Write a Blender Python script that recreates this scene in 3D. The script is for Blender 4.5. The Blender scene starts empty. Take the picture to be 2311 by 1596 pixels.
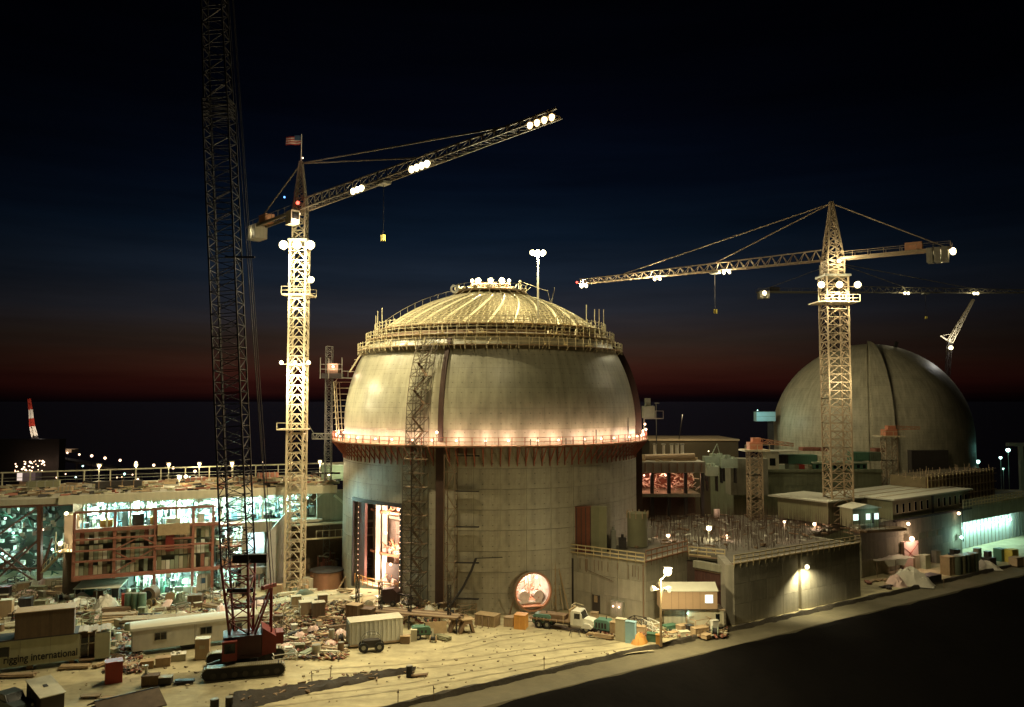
import bpy, bmesh, math, random
from mathutils import Vector, Matrix
random.seed(7)
rnd = random.random
def ru(a, b): return a + (b - a) * random.random()
PI = math.pi
S = bpy.context.scene
COL = S.collection

# ---------------------------------------------------------------- camera
CAM_Z = 29.0
FPX = 1800.0                       # focal length in units of a 2311 wide picture
TH = math.atan(105.0 / FPX)        # pitch up
cam_d = bpy.data.cameras.new('camera'); cam = bpy.data.objects.new('camera', cam_d); COL.objects.link(cam)
cam.location = (0, 0, CAM_Z); cam.rotation_euler = (PI / 2 + TH, 0, 0)
cam_d.sensor_width = 36; cam_d.lens = 36 * FPX / 2311.0
cam_d.clip_start = 0.5; cam_d.clip_end = 30000
S.camera = cam

# ---------------------------------------------------------------- dusk sky
W = bpy.data.worlds.new('World'); S.world = W; W.use_nodes = True
nt = W.node_tree; nt.nodes.clear()
def N(nt, t, **k):
    n = nt.nodes.new(t)
    for a, b in k.items(): setattr(n, a, b)
    return n
def math_n(nt, op, a, b=None, c=None):
    n = N(nt, 'ShaderNodeMath', operation=op)
    for i, v in enumerate((a, b, c)):
        if v is None: continue
        if isinstance(v, (int, float)): n.inputs[i].default_value = v
        else: nt.links.new(v, n.inputs[i])
    return n.outputs[0]
tc = N(nt, 'ShaderNodeTexCoord'); sx = N(nt, 'ShaderNodeSeparateXYZ'); nt.links.new(tc.outputs['Generated'], sx.inputs[0])
elev = math_n(nt, 'DIVIDE', math_n(nt, 'ARCSINE', sx.outputs[2]), math.radians(40))
az = math_n(nt, 'ADD', math_n(nt, 'ARCTAN2', sx.outputs[0], sx.outputs[1]), math.radians(3))
nz = N(nt, 'ShaderNodeTexNoise'); nz.inputs['Scale'].default_value = 1.0; nz.inputs['Detail'].default_value = 4
mp = N(nt, 'ShaderNodeMapping'); mp.inputs['Scale'].default_value = (3, 3, 60); nt.links.new(tc.outputs['Generated'], mp.inputs[0]); nt.links.new(mp.outputs[0], nz.inputs[0])
elev2 = math_n(nt, 'ADD', elev, math_n(nt, 'MULTIPLY', math_n(nt, 'SUBTRACT', nz.outputs[0], 0.5), 0.035))
ramp = N(nt, 'ShaderNodeValToRGB'); nt.links.new(elev2, ramp.inputs[0])
stops = [(0.0, (.0030, .0013, .0022)), (.4, (.010, .0022, .0024)), (1.2, (.028, .0058, .0042)), (2.0, (.037, .0105, .0066)), (2.8, (.036, .0145, .0090)), (4.2, (.029, .0185, .0140)),
         (6.2, (.0205, .0215, .0280)), (8.5, (.0098, .0155, .0262)), (11.5, (.0036, .0085, .0180)), (15, (.0014, .0036, .0092)),
         (20, (.0006, .0011, .0034)), (28, (.0003, .0004, .0010)), (40, (.0002, .0002, .0005))]
cr = ramp.color_ramp
while len(cr.elements) < len(stops): cr.elements.new(0.5)
for e, (d, c) in zip(cr.elements, stops): e.position = d / 40.0; e.color = (*c, 1)
gl = math_n(nt, 'EXPONENT', math_n(nt, 'MULTIPLY', math_n(nt, 'POWER', math_n(nt, 'ABSOLUTE', math_n(nt, 'DIVIDE', az, math.radians(27))), 2.0), -1.0))
gl = math_n(nt, 'ADD', math_n(nt, 'MULTIPLY', gl, 0.92), 0.08)
nz2 = N(nt, 'ShaderNodeTexNoise'); nz2.inputs['Scale'].default_value = 1.0; nz2.inputs['Detail'].default_value = 7; nz2.inputs['Roughness'].default_value = .6
mp2 = N(nt, 'ShaderNodeMapping'); mp2.inputs['Scale'].default_value = (2.2, 2.2, 26); mp2.inputs['Rotation'].default_value = (.03,.02,0); nt.links.new(tc.outputs['Generated'], mp2.inputs[0]); nt.links.new(mp2.outputs[0], nz2.inputs[0])
gl = math_n(nt, 'MULTIPLY', gl, math_n(nt, 'ADD', math_n(nt, 'MULTIPLY', nz2.outputs[0], 1.3), .4))
bg = N(nt, 'ShaderNodeBackground'); nt.links.new(ramp.outputs[0], bg.inputs[0]); nt.links.new(gl, bg.inputs[1])
wo = N(nt, 'ShaderNodeOutputWorld'); nt.links.new(bg.outputs[0], wo.inputs[0])

S.view_settings.view_transform = 'Standard'; S.view_settings.look = 'None'
S.view_settings.exposure = 0.0; S.view_settings.gamma = 1.0; S.view_settings.use_curve_mapping = False
S.render.engine = 'CYCLES'
S.cycles.use_denoising = True; S.cycles.max_bounces = 5; S.cycles.diffuse_bounces = 3; S.cycles.sample_clamp_indirect = 3.0
S.cycles.use_light_tree = True
S.cycles.transparent_max_bounces = 4

# light colours
SODIUM = (1.0, .84, .48); WARM = (1.0, .88, .54); PINK = (1.0, .66, .47); CYAN = (.52, 1.0, .90); WHITE = (1.0, .97, .88)

# ---------------------------------------------------------------- projection helpers (photo reading -> place)
cT, sT = math.cos(TH), math.sin(TH)
def ray(px, py):
    u = (px - 1155.5) / FPX; v = (798 - py) / FPX
    return Vector((u, cT - v * sT, sT + v * cT))
def gz(x, y):
    # gentle rise towards the tall doorway of the reactor building, small ruts elsewhere
    d = math.hypot((x+21)/17, (y-113)/12); h = 2.15*(1-d*d)**1.3 if d < 1 else 0
    return h + .05*math.sin(x*.9+1.3*math.sin(y*.5))*math.sin(y*1.1) - .05
def U(px, py, z=None):
    d = ray(px, py)
    if z is not None:
        t = (z - CAM_Z) / d.z; return Vector((d.x * t, d.y * t, z))
    zz = 0.
    for _ in range(12):
        t = (zz - CAM_Z) / d.z; zz += (gz(d.x * t, d.y * t) - zz) * .6
    return Vector((d.x * t, d.y * t, 0.0 if abs(zz) < .12 else zz))
def V3(px, py, Y):
    d = ray(px, py); t = Y / d.y
    return Vector((d.x * t, Y, CAM_Z + d.z * t))

# ---------------------------------------------------------------- materials
MATS = {}
def mat(name, col, rough=.85, var=.25, scale=1.5, metal=0., bump=.0, bscale=8., streak=0., rand=.12):
    if name in MATS: return MATS[name]
    m = bpy.data.materials.new(name); m.use_nodes = True; t = m.node_tree; b = t.nodes['Principled BSDF']
    b.inputs['Roughness'].default_value = rough; b.inputs['Metallic'].default_value = metal
    tc = N(t, 'ShaderNodeTexCoord'); n1 = N(t, 'ShaderNodeTexNoise'); n1.inputs['Scale'].default_value = scale; n1.inputs['Detail'].default_value = 6; n1.inputs['Roughness'].default_value = .65
    oi = N(t, 'ShaderNodeObjectInfo')
    ad = N(t, 'ShaderNodeVectorMath', operation='ADD'); sc = N(t, 'ShaderNodeVectorMath', operation='SCALE'); 
    cb = N(t, 'ShaderNodeCombineXYZ'); 
    for i in range(3): t.links.new(oi.outputs['Random'], cb.inputs[i])
    t.links.new(cb.outputs[0], sc.inputs[0]); sc.inputs['Scale'].default_value = 37
    t.links.new(tc.outputs['Object'], ad.inputs[0]); t.links.new(sc.outputs[0], ad.inputs[1])
    t.links.new(ad.outputs[0], n1.inputs['Vector'])
    f = math_n(t, 'MULTIPLY', math_n(t, 'SUBTRACT', n1.outputs[0], .5), 2.2 * var)
    if streak:
        mp = N(t, 'ShaderNodeMapping'); mp.inputs['Scale'].default_value = (1.6, 1.6, .12); t.links.new(ad.outputs[0], mp.inputs[0])
        n2 = N(t, 'ShaderNodeTexNoise'); n2.inputs['Scale'].default_value = 1.3; n2.inputs['Detail'].default_value = 5; t.links.new(mp.outputs[0], n2.inputs[0])
        f = math_n(t, 'ADD', f, math_n(t, 'MULTIPLY', math_n(t, 'SUBTRACT', n2.outputs[0], .5), 2.5 * streak))
    f = math_n(t, 'ADD', f, math_n(t, 'MULTIPLY', math_n(t, 'SUBTRACT', oi.outputs['Random'], .5), 2 * rand))
    f = math_n(t, 'MAXIMUM', math_n(t, 'ADD', f, 1.0), .15)
    vm = N(t, 'ShaderNodeVectorMath', operation='SCALE'); vm.inputs[0].default_value = col; t.links.new(f, vm.inputs['Scale'])
    t.links.new(vm.outputs[0], b.inputs['Base Color'])
    if bump:
        bp = N(t, 'ShaderNodeBump'); bp.inputs['Strength'].default_value = bump; bp.inputs['Distance'].default_value = .1
        n3 = N(t, 'ShaderNodeTexNoise'); n3.inputs['Scale'].default_value = bscale; n3.inputs['Detail'].default_value = 5
        t.links.new(tc.outputs['Object'], n3.inputs['Vector']); t.links.new(n3.outputs[0], bp.inputs['Height']); t.links.new(bp.outputs[0], b.inputs['Normal'])
    MATS[name] = m; return m
def emit(name, col, strength):
    if name in MATS: return MATS[name]
    m = bpy.data.materials.new(name); m.use_nodes = True; t = m.node_tree; t.nodes.clear()
    e = N(t, 'ShaderNodeEmission'); e.inputs[0].default_value = (*col, 1); e.inputs[1].default_value = strength
    o = N(t, 'ShaderNodeOutputMaterial'); t.links.new(e.outputs[0], o.inputs[0])
    m.cycles.emission_sampling = 'NONE' if strength < 200 else 'AUTO'
    MATS[name] = m; return m
def round_concrete(name, col, R, kth, lift, z0, dome=True, th_off=0., rough=.50):
    """weathered concrete with faint board and pour lines round a vertical axis"""
    m = bpy.data.materials.new(name); m.use_nodes = True; t = m.node_tree; b = t.nodes['Principled BSDF']; b.inputs['Roughness'].default_value = rough
    tc = N(t, 'ShaderNodeTexCoord'); s = N(t, 'ShaderNodeSeparateXYZ'); t.links.new(tc.outputs['Object'], s.inputs[0])
    x, y, z = s.outputs
    th = math_n(t, 'MULTIPLY', math_n(t, 'ADD', math_n(t, 'ARCTAN2', y, x), th_off), kth / (2 * PI))
    zz = math_n(t, 'SUBTRACT', z, z0)
    if dome:
        rr = math_n(t, 'SQRT', math_n(t, 'ADD', math_n(t, 'MULTIPLY', x, x), math_n(t, 'MULTIPLY', y, y)))
        el = math_n(t, 'MULTIPLY', math_n(t, 'ARCTAN2', zz, rr), R / lift)
    else: el = math_n(t, 'DIVIDE', zz, lift)
    def line(v, w):
        f = math_n(t, 'ABSOLUTE', math_n(t, 'SUBTRACT', math_n(t, 'FRACT', v), .5))
        return math_n(t, 'GREATER_THAN', f, .5 - w)
    ln = math_n(t, 'ADD', math_n(t, 'MULTIPLY', line(el, .016), .12), math_n(t, 'MULTIPLY', line(th, .008), .12))
    ln = math_n(t, 'ADD', ln, math_n(t, 'ADD', math_n(t, 'MULTIPLY', line(math_n(t, 'MULTIPLY', th, 5), .05), .06), math_n(t, 'MULTIPLY', line(math_n(t, 'MULTIPLY', el, 4), .06), .05)))
    cb = N(t, 'ShaderNodeCombineXYZ'); t.links.new(math_n(t, 'MULTIPLY', th, 3.0), cb.inputs[0]); t.links.new(math_n(t, 'MULTIPLY', el, .35), cb.inputs[1])
    n1 = N(t, 'ShaderNodeTexNoise'); n1.inputs['Scale'].default_value = 1.7; n1.inputs['Detail'].default_value = 7; t.links.new(cb.outputs[0], n1.inputs[0])
    n2 = N(t, 'ShaderNodeTexNoise'); n2.inputs['Scale'].default_value = .35; n2.inputs['Detail'].default_value = 8; n2.inputs['Roughness'].default_value = .7; t.links.new(tc.outputs['Object'], n2.inputs[0])
    def cell(v, k_):
        f = math_n(t, 'SUBTRACT', math_n(t, 'FRACT', math_n(t, 'MULTIPLY', v, k_)), .5); return math_n(t, 'MULTIPLY', f, f)
    dots = math_n(t, 'LESS_THAN', math_n(t, 'ADD', cell(th, 3.), cell(el, 2.)), .0035)
    ln = math_n(t, 'ADD', ln, math_n(t, 'MULTIPLY', dots, .45))
    fl = N(t, 'ShaderNodeCombineXYZ'); t.links.new(math_n(t, 'FLOOR', th), fl.inputs[0]); t.links.new(math_n(t, 'FLOOR', el), fl.inputs[1])
    wn = N(t, 'ShaderNodeTexWhiteNoise'); t.links.new(fl.outputs[0], wn.inputs[0])
    f = math_n(t, 'ADD', math_n(t, 'MULTIPLY', math_n(t, 'SUBTRACT', n1.outputs[0], .5), .9), math_n(t, 'MULTIPLY', math_n(t, 'SUBTRACT', n2.outputs[0], .5), .8))
    f = math_n(t, 'ADD', f, math_n(t, 'MULTIPLY', math_n(t, 'SUBTRACT', wn.outputs[0], .5), .13))
    f = math_n(t, 'MAXIMUM', math_n(t, 'SUBTRACT', math_n(t, 'ADD', f, 1.0), ln), .2)
    vm = N(t, 'ShaderNodeVectorMath', operation='SCALE'); vm.inputs[0].default_value = col; t.links.new(f, vm.inputs['Scale']); t.links.new(vm.outputs[0], b.inputs['Base Color'])
    bp = N(t, 'ShaderNodeBump'); bp.inputs['Strength'].default_value = .35; bp.inputs['Distance'].default_value = .15
    t.links.new(math_n(t, 'SUBTRACT', n2.outputs[0], ln), bp.inputs['Height']); t.links.new(bp.outputs[0], b.inputs['Normal'])
    return m

CONC = mat('concrete', (.33, .30, .23), .8, .28, .5, bump=.3, bscale=3, streak=.25)
CONC_D = mat('concrete_old', (.24, .225, .16), .85, .3, .5, bump=.3, bscale=3, streak=.35)
CONC_G = mat('concrete_green', (.17, .18, .11), .85, .3, .4, bump=.3, bscale=3, streak=.3)
STEEL_Y = mat('cream_steel', (.62, .52, .34), .5, .2, 2)
STEEL_O = mat('primer_steel', (.50, .24, .13), .6, .3, 2)
RUST = mat('red_oxide_steel', (.27, .105, .068), .7, .35, 1.2)
STEEL_G = mat('grey_steel', (.28, .27, .22), .5, .3, 2, metal=.2)
STEEL_D = mat('dark_steel', (.045, .038, .035), .55, .4, 2, metal=.3)
REBAR = mat('rebar', (.20, .13, .08), .7, .4, 3)
REBAR_L = mat('bright_rebar', (.62, .54, .33), .5, .4, 1.5)
WOOD = mat('plywood', (.38, .27, .15), .85, .35, 2, bump=.2)
WOOD_D = mat('old_timber', (.20, .13, .075), .9, .4, 2, bump=.3)
WHITEP = mat('white_paint', (.70, .68, .58), .55, .14, 1.2, streak=.12)
CREAM = mat('cream_paint', (.50, .46, .33), .6, .18, 1.2, streak=.15)
TAN = mat('tan_paint', (.40, .29, .18), .7, .2, 1.5, streak=.15)
BROWN = mat('brown_cladding', (.15, .10, .06), .8, .25, 1.5, streak=.2)
OLIVE = mat('olive_siding', (.22, .21, .12), .7, .15, 1.0, streak=.1)
GREEN = mat('green_paint', (.07, .16, .10), .6, .25, 2)
GREENL = mat('pale_green_paint', (.30, .34, .24), .65, .2, 2)
BLUE = mat('pale_blue_paint', (.30, .50, .58), .6, .15, 2)
BLUED = mat('blue_paint', (.04, .10, .18), .6, .2, 2)
RED = mat('red_paint', (.40, .045, .025), .5, .25, 2)
REDD = mat('crane_red', (.17, .016, .010), .5, .35, 1.3)
ORANGE = mat('orange_paint', (.62, .30, .07), .65, .2, 2)
YELLOW = mat('yellow_paint', (.62, .50, .10), .6, .2, 2)
BLACK = mat('black_rubber', (.018, .017, .016), .8, .3, 3)
GLASS_D = mat('dark_glass', (.012, .014, .014), .12, .1, 1)
TARP_W = mat('pale_tarpaulin', (.60, .56, .46), .75, .2, 1.5, bump=.5, bscale=3)
TARP_P = mat('pink_tarpaulin', (.70, .50, .44), .75, .15, 1.5, bump=.5, bscale=3)
TARP_G = mat('green_tarpaulin', (.11, .13, .085), .75, .2, 1.5, bump=.5, bscale=3)
ROOF_L = mat('pale_roof', (.50, .48, .38), .7, .15, .6, streak=.05)
ROOF_D = mat('dark_roof', (.05, .04, .032), .8, .3, .8)
LINER = mat('steel_liner', (.24, .20, .11), .5, .35, .6, metal=.1)
E_WARM = emit('lamp_glow_warm', (1, .84, .46), 7); E_SOD = emit('lamp_glow_sodium', (1, .70, .30), 7)
E_PINK = emit('lamp_glow_pink', (1, .62, .38), 6); E_CYAN = emit('lamp_glow_cyan', (.55, 1, .90), 6)
E_CYANW = emit('tube_glow_cyan', (.60, 1, .93), 5); E_WIN = emit('lit_window', (.75, 1, .92), 1.8); E_RED = emit('red_beacon', (1, .08, .05), 6)
E_FAR = emit('far_lamp_glow', (1, .66, .42), 4); E_BLUE = emit('blue_beacon', (.15, .4, 1), 3)

# ---------------------------------------------------------------- mesh builder
class MB:
    def __init__(s): s.v = []; s.f = []
    def quadbox(s, c8):
        o = len(s.v); s.v += [tuple(c) for c in c8]
        s.f += [(o, o+3, o+2, o+1), (o+4, o+5, o+6, o+7), (o, o+1, o+5, o+4), (o+1, o+2, o+6, o+5), (o+2, o+3, o+7, o+6), (o+3, o, o+4, o+7)]
        return s
    def box(s, x0, x1, y0, y1, z0, z1):
        return s.quadbox([(x0,y0,z0),(x1,y0,z0),(x1,y1,z0),(x0,y1,z0),(x0,y0,z1),(x1,y0,z1),(x1,y1,z1),(x0,y1,z1)])
    def cbox(s, cx, cy, cz, sx, sy, sz, rz=0, rx=0, ry=0):
        R = Matrix.Rotation(rz, 3, 'Z') @ Matrix.Rotation(ry, 3, 'Y') @ Matrix.Rotation(rx, 3, 'X'); c = Vector((cx, cy, cz))
        return s.quadbox([c + R @ Vector((a*sx/2, b*sy/2, d*sz/2)) for d in (-1, 1) for a, b in ((-1,-1),(1,-1),(1,1),(-1,1))])
    def bar(s, p, q, w, h=None):
        p = Vector(p); q = Vector(q); d = q - p
        if d.length < 1e-6: return s
        d.normalize(); up = Vector((0,0,1)) if abs(d.z) < .95 else Vector((1,0,0))
        a = d.cross(up).normalized() * (w/2); b = a.cross(d).normalized() * ((h or w)/2)
        return s.quadbox([p-a-b, p+a-b, p+a+b, p-a+b, q-a-b, q+a-b, q+a+b, q-a+b])
    def tube(s, p, q, r, n=8, r2=None, cap=True):
        p = Vector(p); q = Vector(q); d = (q - p).normalized(); r2 = r if r2 is None else r2
        up = Vector((0,0,1)) if abs(d.z) < .95 else Vector((1,0,0))
        a = d.cross(up).normalized(); b = d.cross(a).normalized(); o = len(s.v)
        for k in range(n):
            t = 2*PI*k/n; e = a*math.cos(t) + b*math.sin(t)
            s.v.append(tuple(p + e*r)); s.v.append(tuple(q + e*r2))
        for k in range(n):
            j = (k+1) % n; s.f.append((o+2*k, o+2*j, o+2*j+1, o+2*k+1))
        if cap: s.f.append(tuple(o+2*k for k in range(n))[::-1]); s.f.append(tuple(o+2*k+1 for k in range(n)))
        return s
    def ball(s, c, r, n=8, m=5, sz=1.0, jit=0.):
        c = Vector(c); o = len(s.v)
        for i in range(1, m):
            a = PI*i/m
            for k in range(n):
                t = 2*PI*k/n; rr = r*(1 + ru(-jit, jit))
                s.v.append((c.x + rr*math.sin(a)*math.cos(t), c.y + rr*math.sin(a)*math.sin(t), c.z + rr*math.cos(a)*sz))
        s.v.append((c.x, c.y, c.z + r*sz)); s.v.append((c.x, c.y, c.z - r*sz)); T = len(s.v)-2
        for i in range(m-2):
            for k in range(n):
                j = (k+1) % n; s.f.append((o+i*n+k, o+(i+1)*n+k, o+(i+1)*n+j, o+i*n+j))
        for k in range(n):
            j = (k+1) % n; s.f.append((T, o+k, o+j)); s.f.append((T+1, o+(m-2)*n+j, o+(m-2)*n+k))
        return s
    def prism(s, poly, y0, y1, ax='y'):
        """poly: list of 2-D points (a,z); extruded along the other axis"""
        o = len(s.v); n = len(poly)
        for yy in (y0, y1):
            for a, z in poly: s.v.append((a, yy, z) if ax == 'y' else (yy, a, z) if ax == 'x' else (a, z, yy))
        s.f.append(tuple(range(o, o+n))[::-1]); s.f.append(tuple(range(o+n, o+2*n)))
        for k in range(n):
            j = (k+1) % n; s.f.append((o+k, o+j, o+n+j, o+n+k))
        return s
    def wallbox(s, a, b, z0, z1, th, into=1):
        """upright slab whose front face runs a->b (xy), thickness th away from the camera"""
        a = Vector(a[:2]); b = Vector(b[:2]); d = (b-a).normalized(); n = Vector((-d.y, d.x)) * th * into
        return s.quadbox([(a.x,a.y,z0),(b.x,b.y,z0),(b.x+n.x,b.y+n.y,z0),(a.x+n.x,a.y+n.y,z0),(a.x,a.y,z1),(b.x,b.y,z1),(b.x+n.x,b.y+n.y,z1),(a.x+n.x,a.y+n.y,z1)])
    def sector(s, outer, inner, t0, t1, n):
        """solid swept round the z axis (angle 0 faces the camera, + to the right) between two (r,z) profiles"""
        prof = list(outer) + list(inner)[::-1]; m = len(prof); o = len(s.v); full = abs(t1 - t0 - 2*PI) < 1e-6; rings = n if full else n+1
        for i in range(rings):
            t = t0 + (t1-t0)*i/n
            for r, z in prof: s.v.append((r*math.sin(t), -r*math.cos(t), z))
        for i in range(n):
            a = o + i*m; b = o + ((i+1) % rings)*m
            for k in range(m):
                j = (k+1) % m; s.f.append((a+k, b+k, b+j, a+j))
        if not full:
            s.f.append(tuple(o+k for k in range(m))); s.f.append(tuple(o+n*m+k for k in range(m))[::-1])
        return s
    def lattice(s, p0, p1, w0, w1, n, rc, rb, pattern='Z', d0=None, d1=None, cross=True):
        p0 = Vector(p0); p1 = Vector(p1); d = (p1-p0).normalized()
        up = Vector((0,0,1)) if abs(d.z) < .9 else Vector((0,1,0))
        a = d.cross(up).normalized(); b = a.cross(d).normalized(); d0 = d0 or w0; d1 = d1 or w1
        def C(k, i):
            f = i/n; w = (w0+(w1-w0)*f)/2; h = (d0+(d1-d0)*f)/2; sa, sb = ((-1,-1),(1,-1),(1,1),(-1,1))[k % 4]
            return p0 + (p1-p0)*f + a*sa*w + b*sb*h
        for k in range(4): s.bar(C(k,0), C(k,n), rc)
        for i in range(n):
            for k in range(4):
                if pattern == 'X': s.bar(C(k,i), C(k+1,i+1), rb); s.bar(C(k+1,i), C(k,i+1), rb)
                elif pattern == 'K':
                    m = (C(k,i+1)+C(k+1,i+1))/2; s.bar(C(k,i), m, rb); s.bar(C(k+1,i), m, rb)
                else:
                    if i % 2: s.bar(C(k,i), C(k+1,i+1), rb)
                    else: s.bar(C(k+1,i), C(k,i+1), rb)
                if cross: s.bar(C(k,i), C(k+1,i), rb)
        for k in range(4): s.bar(C(k,n), C(k+1,n), rb)
        return s
    def mesh(s, name, m, smooth=False):
        me = bpy.data.meshes.new(name); me.from_pydata(s.v, [], s.f); me.materials.append(m)
        bm = bmesh.new(); bm.from_mesh(me); bmesh.ops.recalc_face_normals(bm, faces=bm.faces); bm.to_mesh(me); bm.free()
        if smooth:
            me.polygons.foreach_set('use_smooth', [True]*len(me.polygons))
            try: me.set_sharp_from_angle(angle=math.radians(smooth if smooth is not True else 40))
            except Exception: pass
        return me
    def part(s, name, m, parent=None, world=False, smooth=False, loc=None, rz=0., label=None, stuff=False):
        if world and parent is not None:
            L = parent.location; s.v = [(x-L.x, y-L.y, z-L.z) for x, y, z in s.v]
        o = bpy.data.objects.new(name, s.mesh(name, m, smooth)); COL.objects.link(o)
        if parent is not None: o.parent = parent
        if loc is not None: o.location = loc
        o.rotation_euler.z = rz
        if label: o['label'] = label
        if stuff: o['kind'] = 'stuff'
        return o
def inst(name, me, parent, loc=(0,0,0), rz=0., label=None, rot=None):
    o = bpy.data.objects.new(name, me); COL.objects.link(o); o.parent = parent; o.location = loc
    o.rotation_euler = rot if rot else (0, 0, rz)
    if label: o['label'] = label
    return o
THINGS = []
def thing(name, label, cat, loc=(0,0,0), rz=0., group=None):
    o = bpy.data.objects.new(name, None); COL.objects.link(o); o.empty_display_size = .3
    o.location = loc; o.rotation_euler.z = rz; o['label'] = label; o['category'] = cat
    if group: o['group'] = group
    THINGS.append(o); return o
def struct(mb, name, m, loc=None, smooth=False, rz=0):
    o = mb.part(name, m, None, loc=loc, smooth=smooth, rz=rz); o['kind'] = 'structure'; return o
def light(parent, loc, watts, col, r=.3, spot=None, aim=None, world=False):
    l = bpy.data.lights.new('lamp_light', 'SPOT' if spot else 'POINT'); l.energy = watts; l.color = col; l.shadow_soft_size = r
    o = bpy.data.objects.new('lamp_light', l); COL.objects.link(o)
    loc = Vector(loc)
    if world and parent is not None: loc = loc - parent.location
    o.parent = parent; o.location = loc
    if spot:
        l.spot_size = math.radians(spot); l.spot_blend = .6
        d = Vector(aim) if aim else Vector((0,0,-1)); o.rotation_euler = d.to_track_quat('-Z', 'Y').to_euler()
    return o
CACHE = {}
def cached(key, fn):
    if key not in CACHE: CACHE[key] = fn()
    return CACHE[key]
def globe_mesh(r, m): return cached(('globe', r, m.name), lambda: MB().ball((0,0,0), r, 10, 6).mesh('lamp_globe', m, True))
def flood_mesh(s): # housing facing -y
    return cached(('flood', s), lambda: MB().tube((0,0,0),(0,.45*s,0),.5*s,14,.26*s).cbox(0, .2*s, -.5*s, .2*s, .08*s, .3*s).mesh('lamp_housing', STEEL_G))
def lens_mesh(s, m): return cached(('lens', s, m.name), lambda: MB().ball((0,.12*s,0), .5*s, 14, 8).mesh('lamp_lens', m, True))
def floodlight(parent, loc, s, em, rot=(0,0,0), world=True):
    loc = Vector(loc) - (parent.location if world else Vector())
    h = inst('floodlight', flood_mesh(s), parent, loc, rot=rot); inst('lens', lens_mesh(s, em), h); return h
# ================================================================ GROUND, SEA, SLOPE
m = mat('dirt', (.40, .345, .205), .92, .55, .45, bump=.6, bscale=.7)
t = m.node_tree; b = t.nodes['Principled BSDF']
# wheel tracks: long streaks along the yard
tcn = N(t, 'ShaderNodeTexCoord'); mp = N(t, 'ShaderNodeMapping'); mp.inputs['Rotation'].default_value = (0,0,-.5); mp.inputs['Scale'].default_value = (.10,.42,1)
t.links.new(tcn.outputs['Object'], mp.inputs[0]); nn = N(t, 'ShaderNodeTexNoise'); nn.inputs['Scale'].default_value = 1.2; nn.inputs['Detail'].default_value = 8; nn.inputs['Roughness'].default_value = .7; t.links.new(mp.outputs[0], nn.inputs[0])
rp = N(t, 'ShaderNodeMapRange'); rp.inputs[1].default_value = .30; rp.inputs[2].default_value = .66; rp.inputs[3].default_value = .72; rp.inputs[4].default_value = 1.15; t.links.new(nn.outputs[0], rp.inputs[0])
old = b.inputs['Base Color'].links[0].from_socket; vs = N(t, 'ShaderNodeVectorMath', operation='SCALE'); t.links.new(old, vs.inputs[0]); t.links.new(rp.outputs[0], vs.inputs['Scale']); t.links.new(vs.outputs[0], b.inputs['Base Color'])
DIRT = m
g = MB(); nx, ny = 110, 76; X0, X1, Y0, Y1 = -220, 260, 20, 262
xs = [X0 + (X1-X0)*i/nx for i in range(nx+1)] ; ys = [Y0 + (Y1-Y0)*j/ny for j in range(ny+1)]
xs = sorted(set([x for x in xs if x < -75 or x > 65] + [-75 + i*1.0 for i in range(141)])); ys = sorted(set([y for y in ys if y > 135] + [20 + j*1.0 for j in range(116)]))
for y in ys:
    for x in xs:
        s_ = (x+11.7)*.5460 - (y-77.2)*.8378; g.v.append((x, y, gz(x, y) - (1.5*max(0, s_+.1) if s_ < 5 else 25)))
L = len(xs)
for j in range(len(ys)-1):
    for i in range(L-1):
        a = j*L+i; g.f.append((a, a+1, a+L+1, a+L))
struct(g, 'ground', DIRT, smooth=True)
# sea
m = bpy.data.materials.new('sea_water'); m.use_nodes = True; t = m.node_tree; b = t.nodes['Principled BSDF']; b.inputs['Base Color'].default_value = (.004,.005,.008,1); b.inputs['Roughness'].default_value = .24
tcn = N(t, 'ShaderNodeTexCoord'); mp = N(t, 'ShaderNodeMapping'); mp.inputs['Scale'].default_value = (.02,.06,1); t.links.new(tcn.outputs['Object'], mp.inputs[0])
nn = N(t, 'ShaderNodeTexNoise'); nn.inputs['Scale'].default_value = 3; nn.inputs['Detail'].default_value = 8; t.links.new(mp.outputs[0], nn.inputs[0])
bp = N(t, 'ShaderNodeBump'); bp.inputs['Strength'].default_value = 1; bp.inputs['Distance'].default_value = 1.6; t.links.new(nn.outputs[0], bp.inputs['Height']); t.links.new(bp.outputs[0], b.inputs['Normal'])
struct(MB().box(-14000, 14000, 235, 18000, -14, -9), 'sea', m)
# slope the photographer stands on: runs along the line (-11.7,77.2)->(91.4,144.4)
A0 = Vector((-11.7, 77.2)); DR = Vector((.8378, .5460)); NR = Vector((.5460, -.8378))   # NR points back towards the camera side
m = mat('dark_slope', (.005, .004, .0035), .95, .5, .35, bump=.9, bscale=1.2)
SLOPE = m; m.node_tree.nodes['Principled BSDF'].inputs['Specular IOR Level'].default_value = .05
def slope_z(s):   # s metres from the road line towards the viewer: the bank falls away, then the viewer's hill rises
    if s < 26: return -.25 - (s-4.2)*.40
    if s < 36: return -8.97
    return -8.97 + (s-36)*1.02
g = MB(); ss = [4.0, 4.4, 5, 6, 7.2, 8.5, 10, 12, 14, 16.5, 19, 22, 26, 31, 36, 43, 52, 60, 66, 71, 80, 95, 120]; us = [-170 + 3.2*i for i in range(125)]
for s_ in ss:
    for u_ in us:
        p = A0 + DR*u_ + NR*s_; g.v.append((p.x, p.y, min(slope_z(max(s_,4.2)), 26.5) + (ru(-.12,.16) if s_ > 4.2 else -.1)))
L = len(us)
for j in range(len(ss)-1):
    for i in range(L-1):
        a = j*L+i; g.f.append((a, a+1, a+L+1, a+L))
struct(g, 'hillside', SLOPE, smooth=True)
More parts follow.
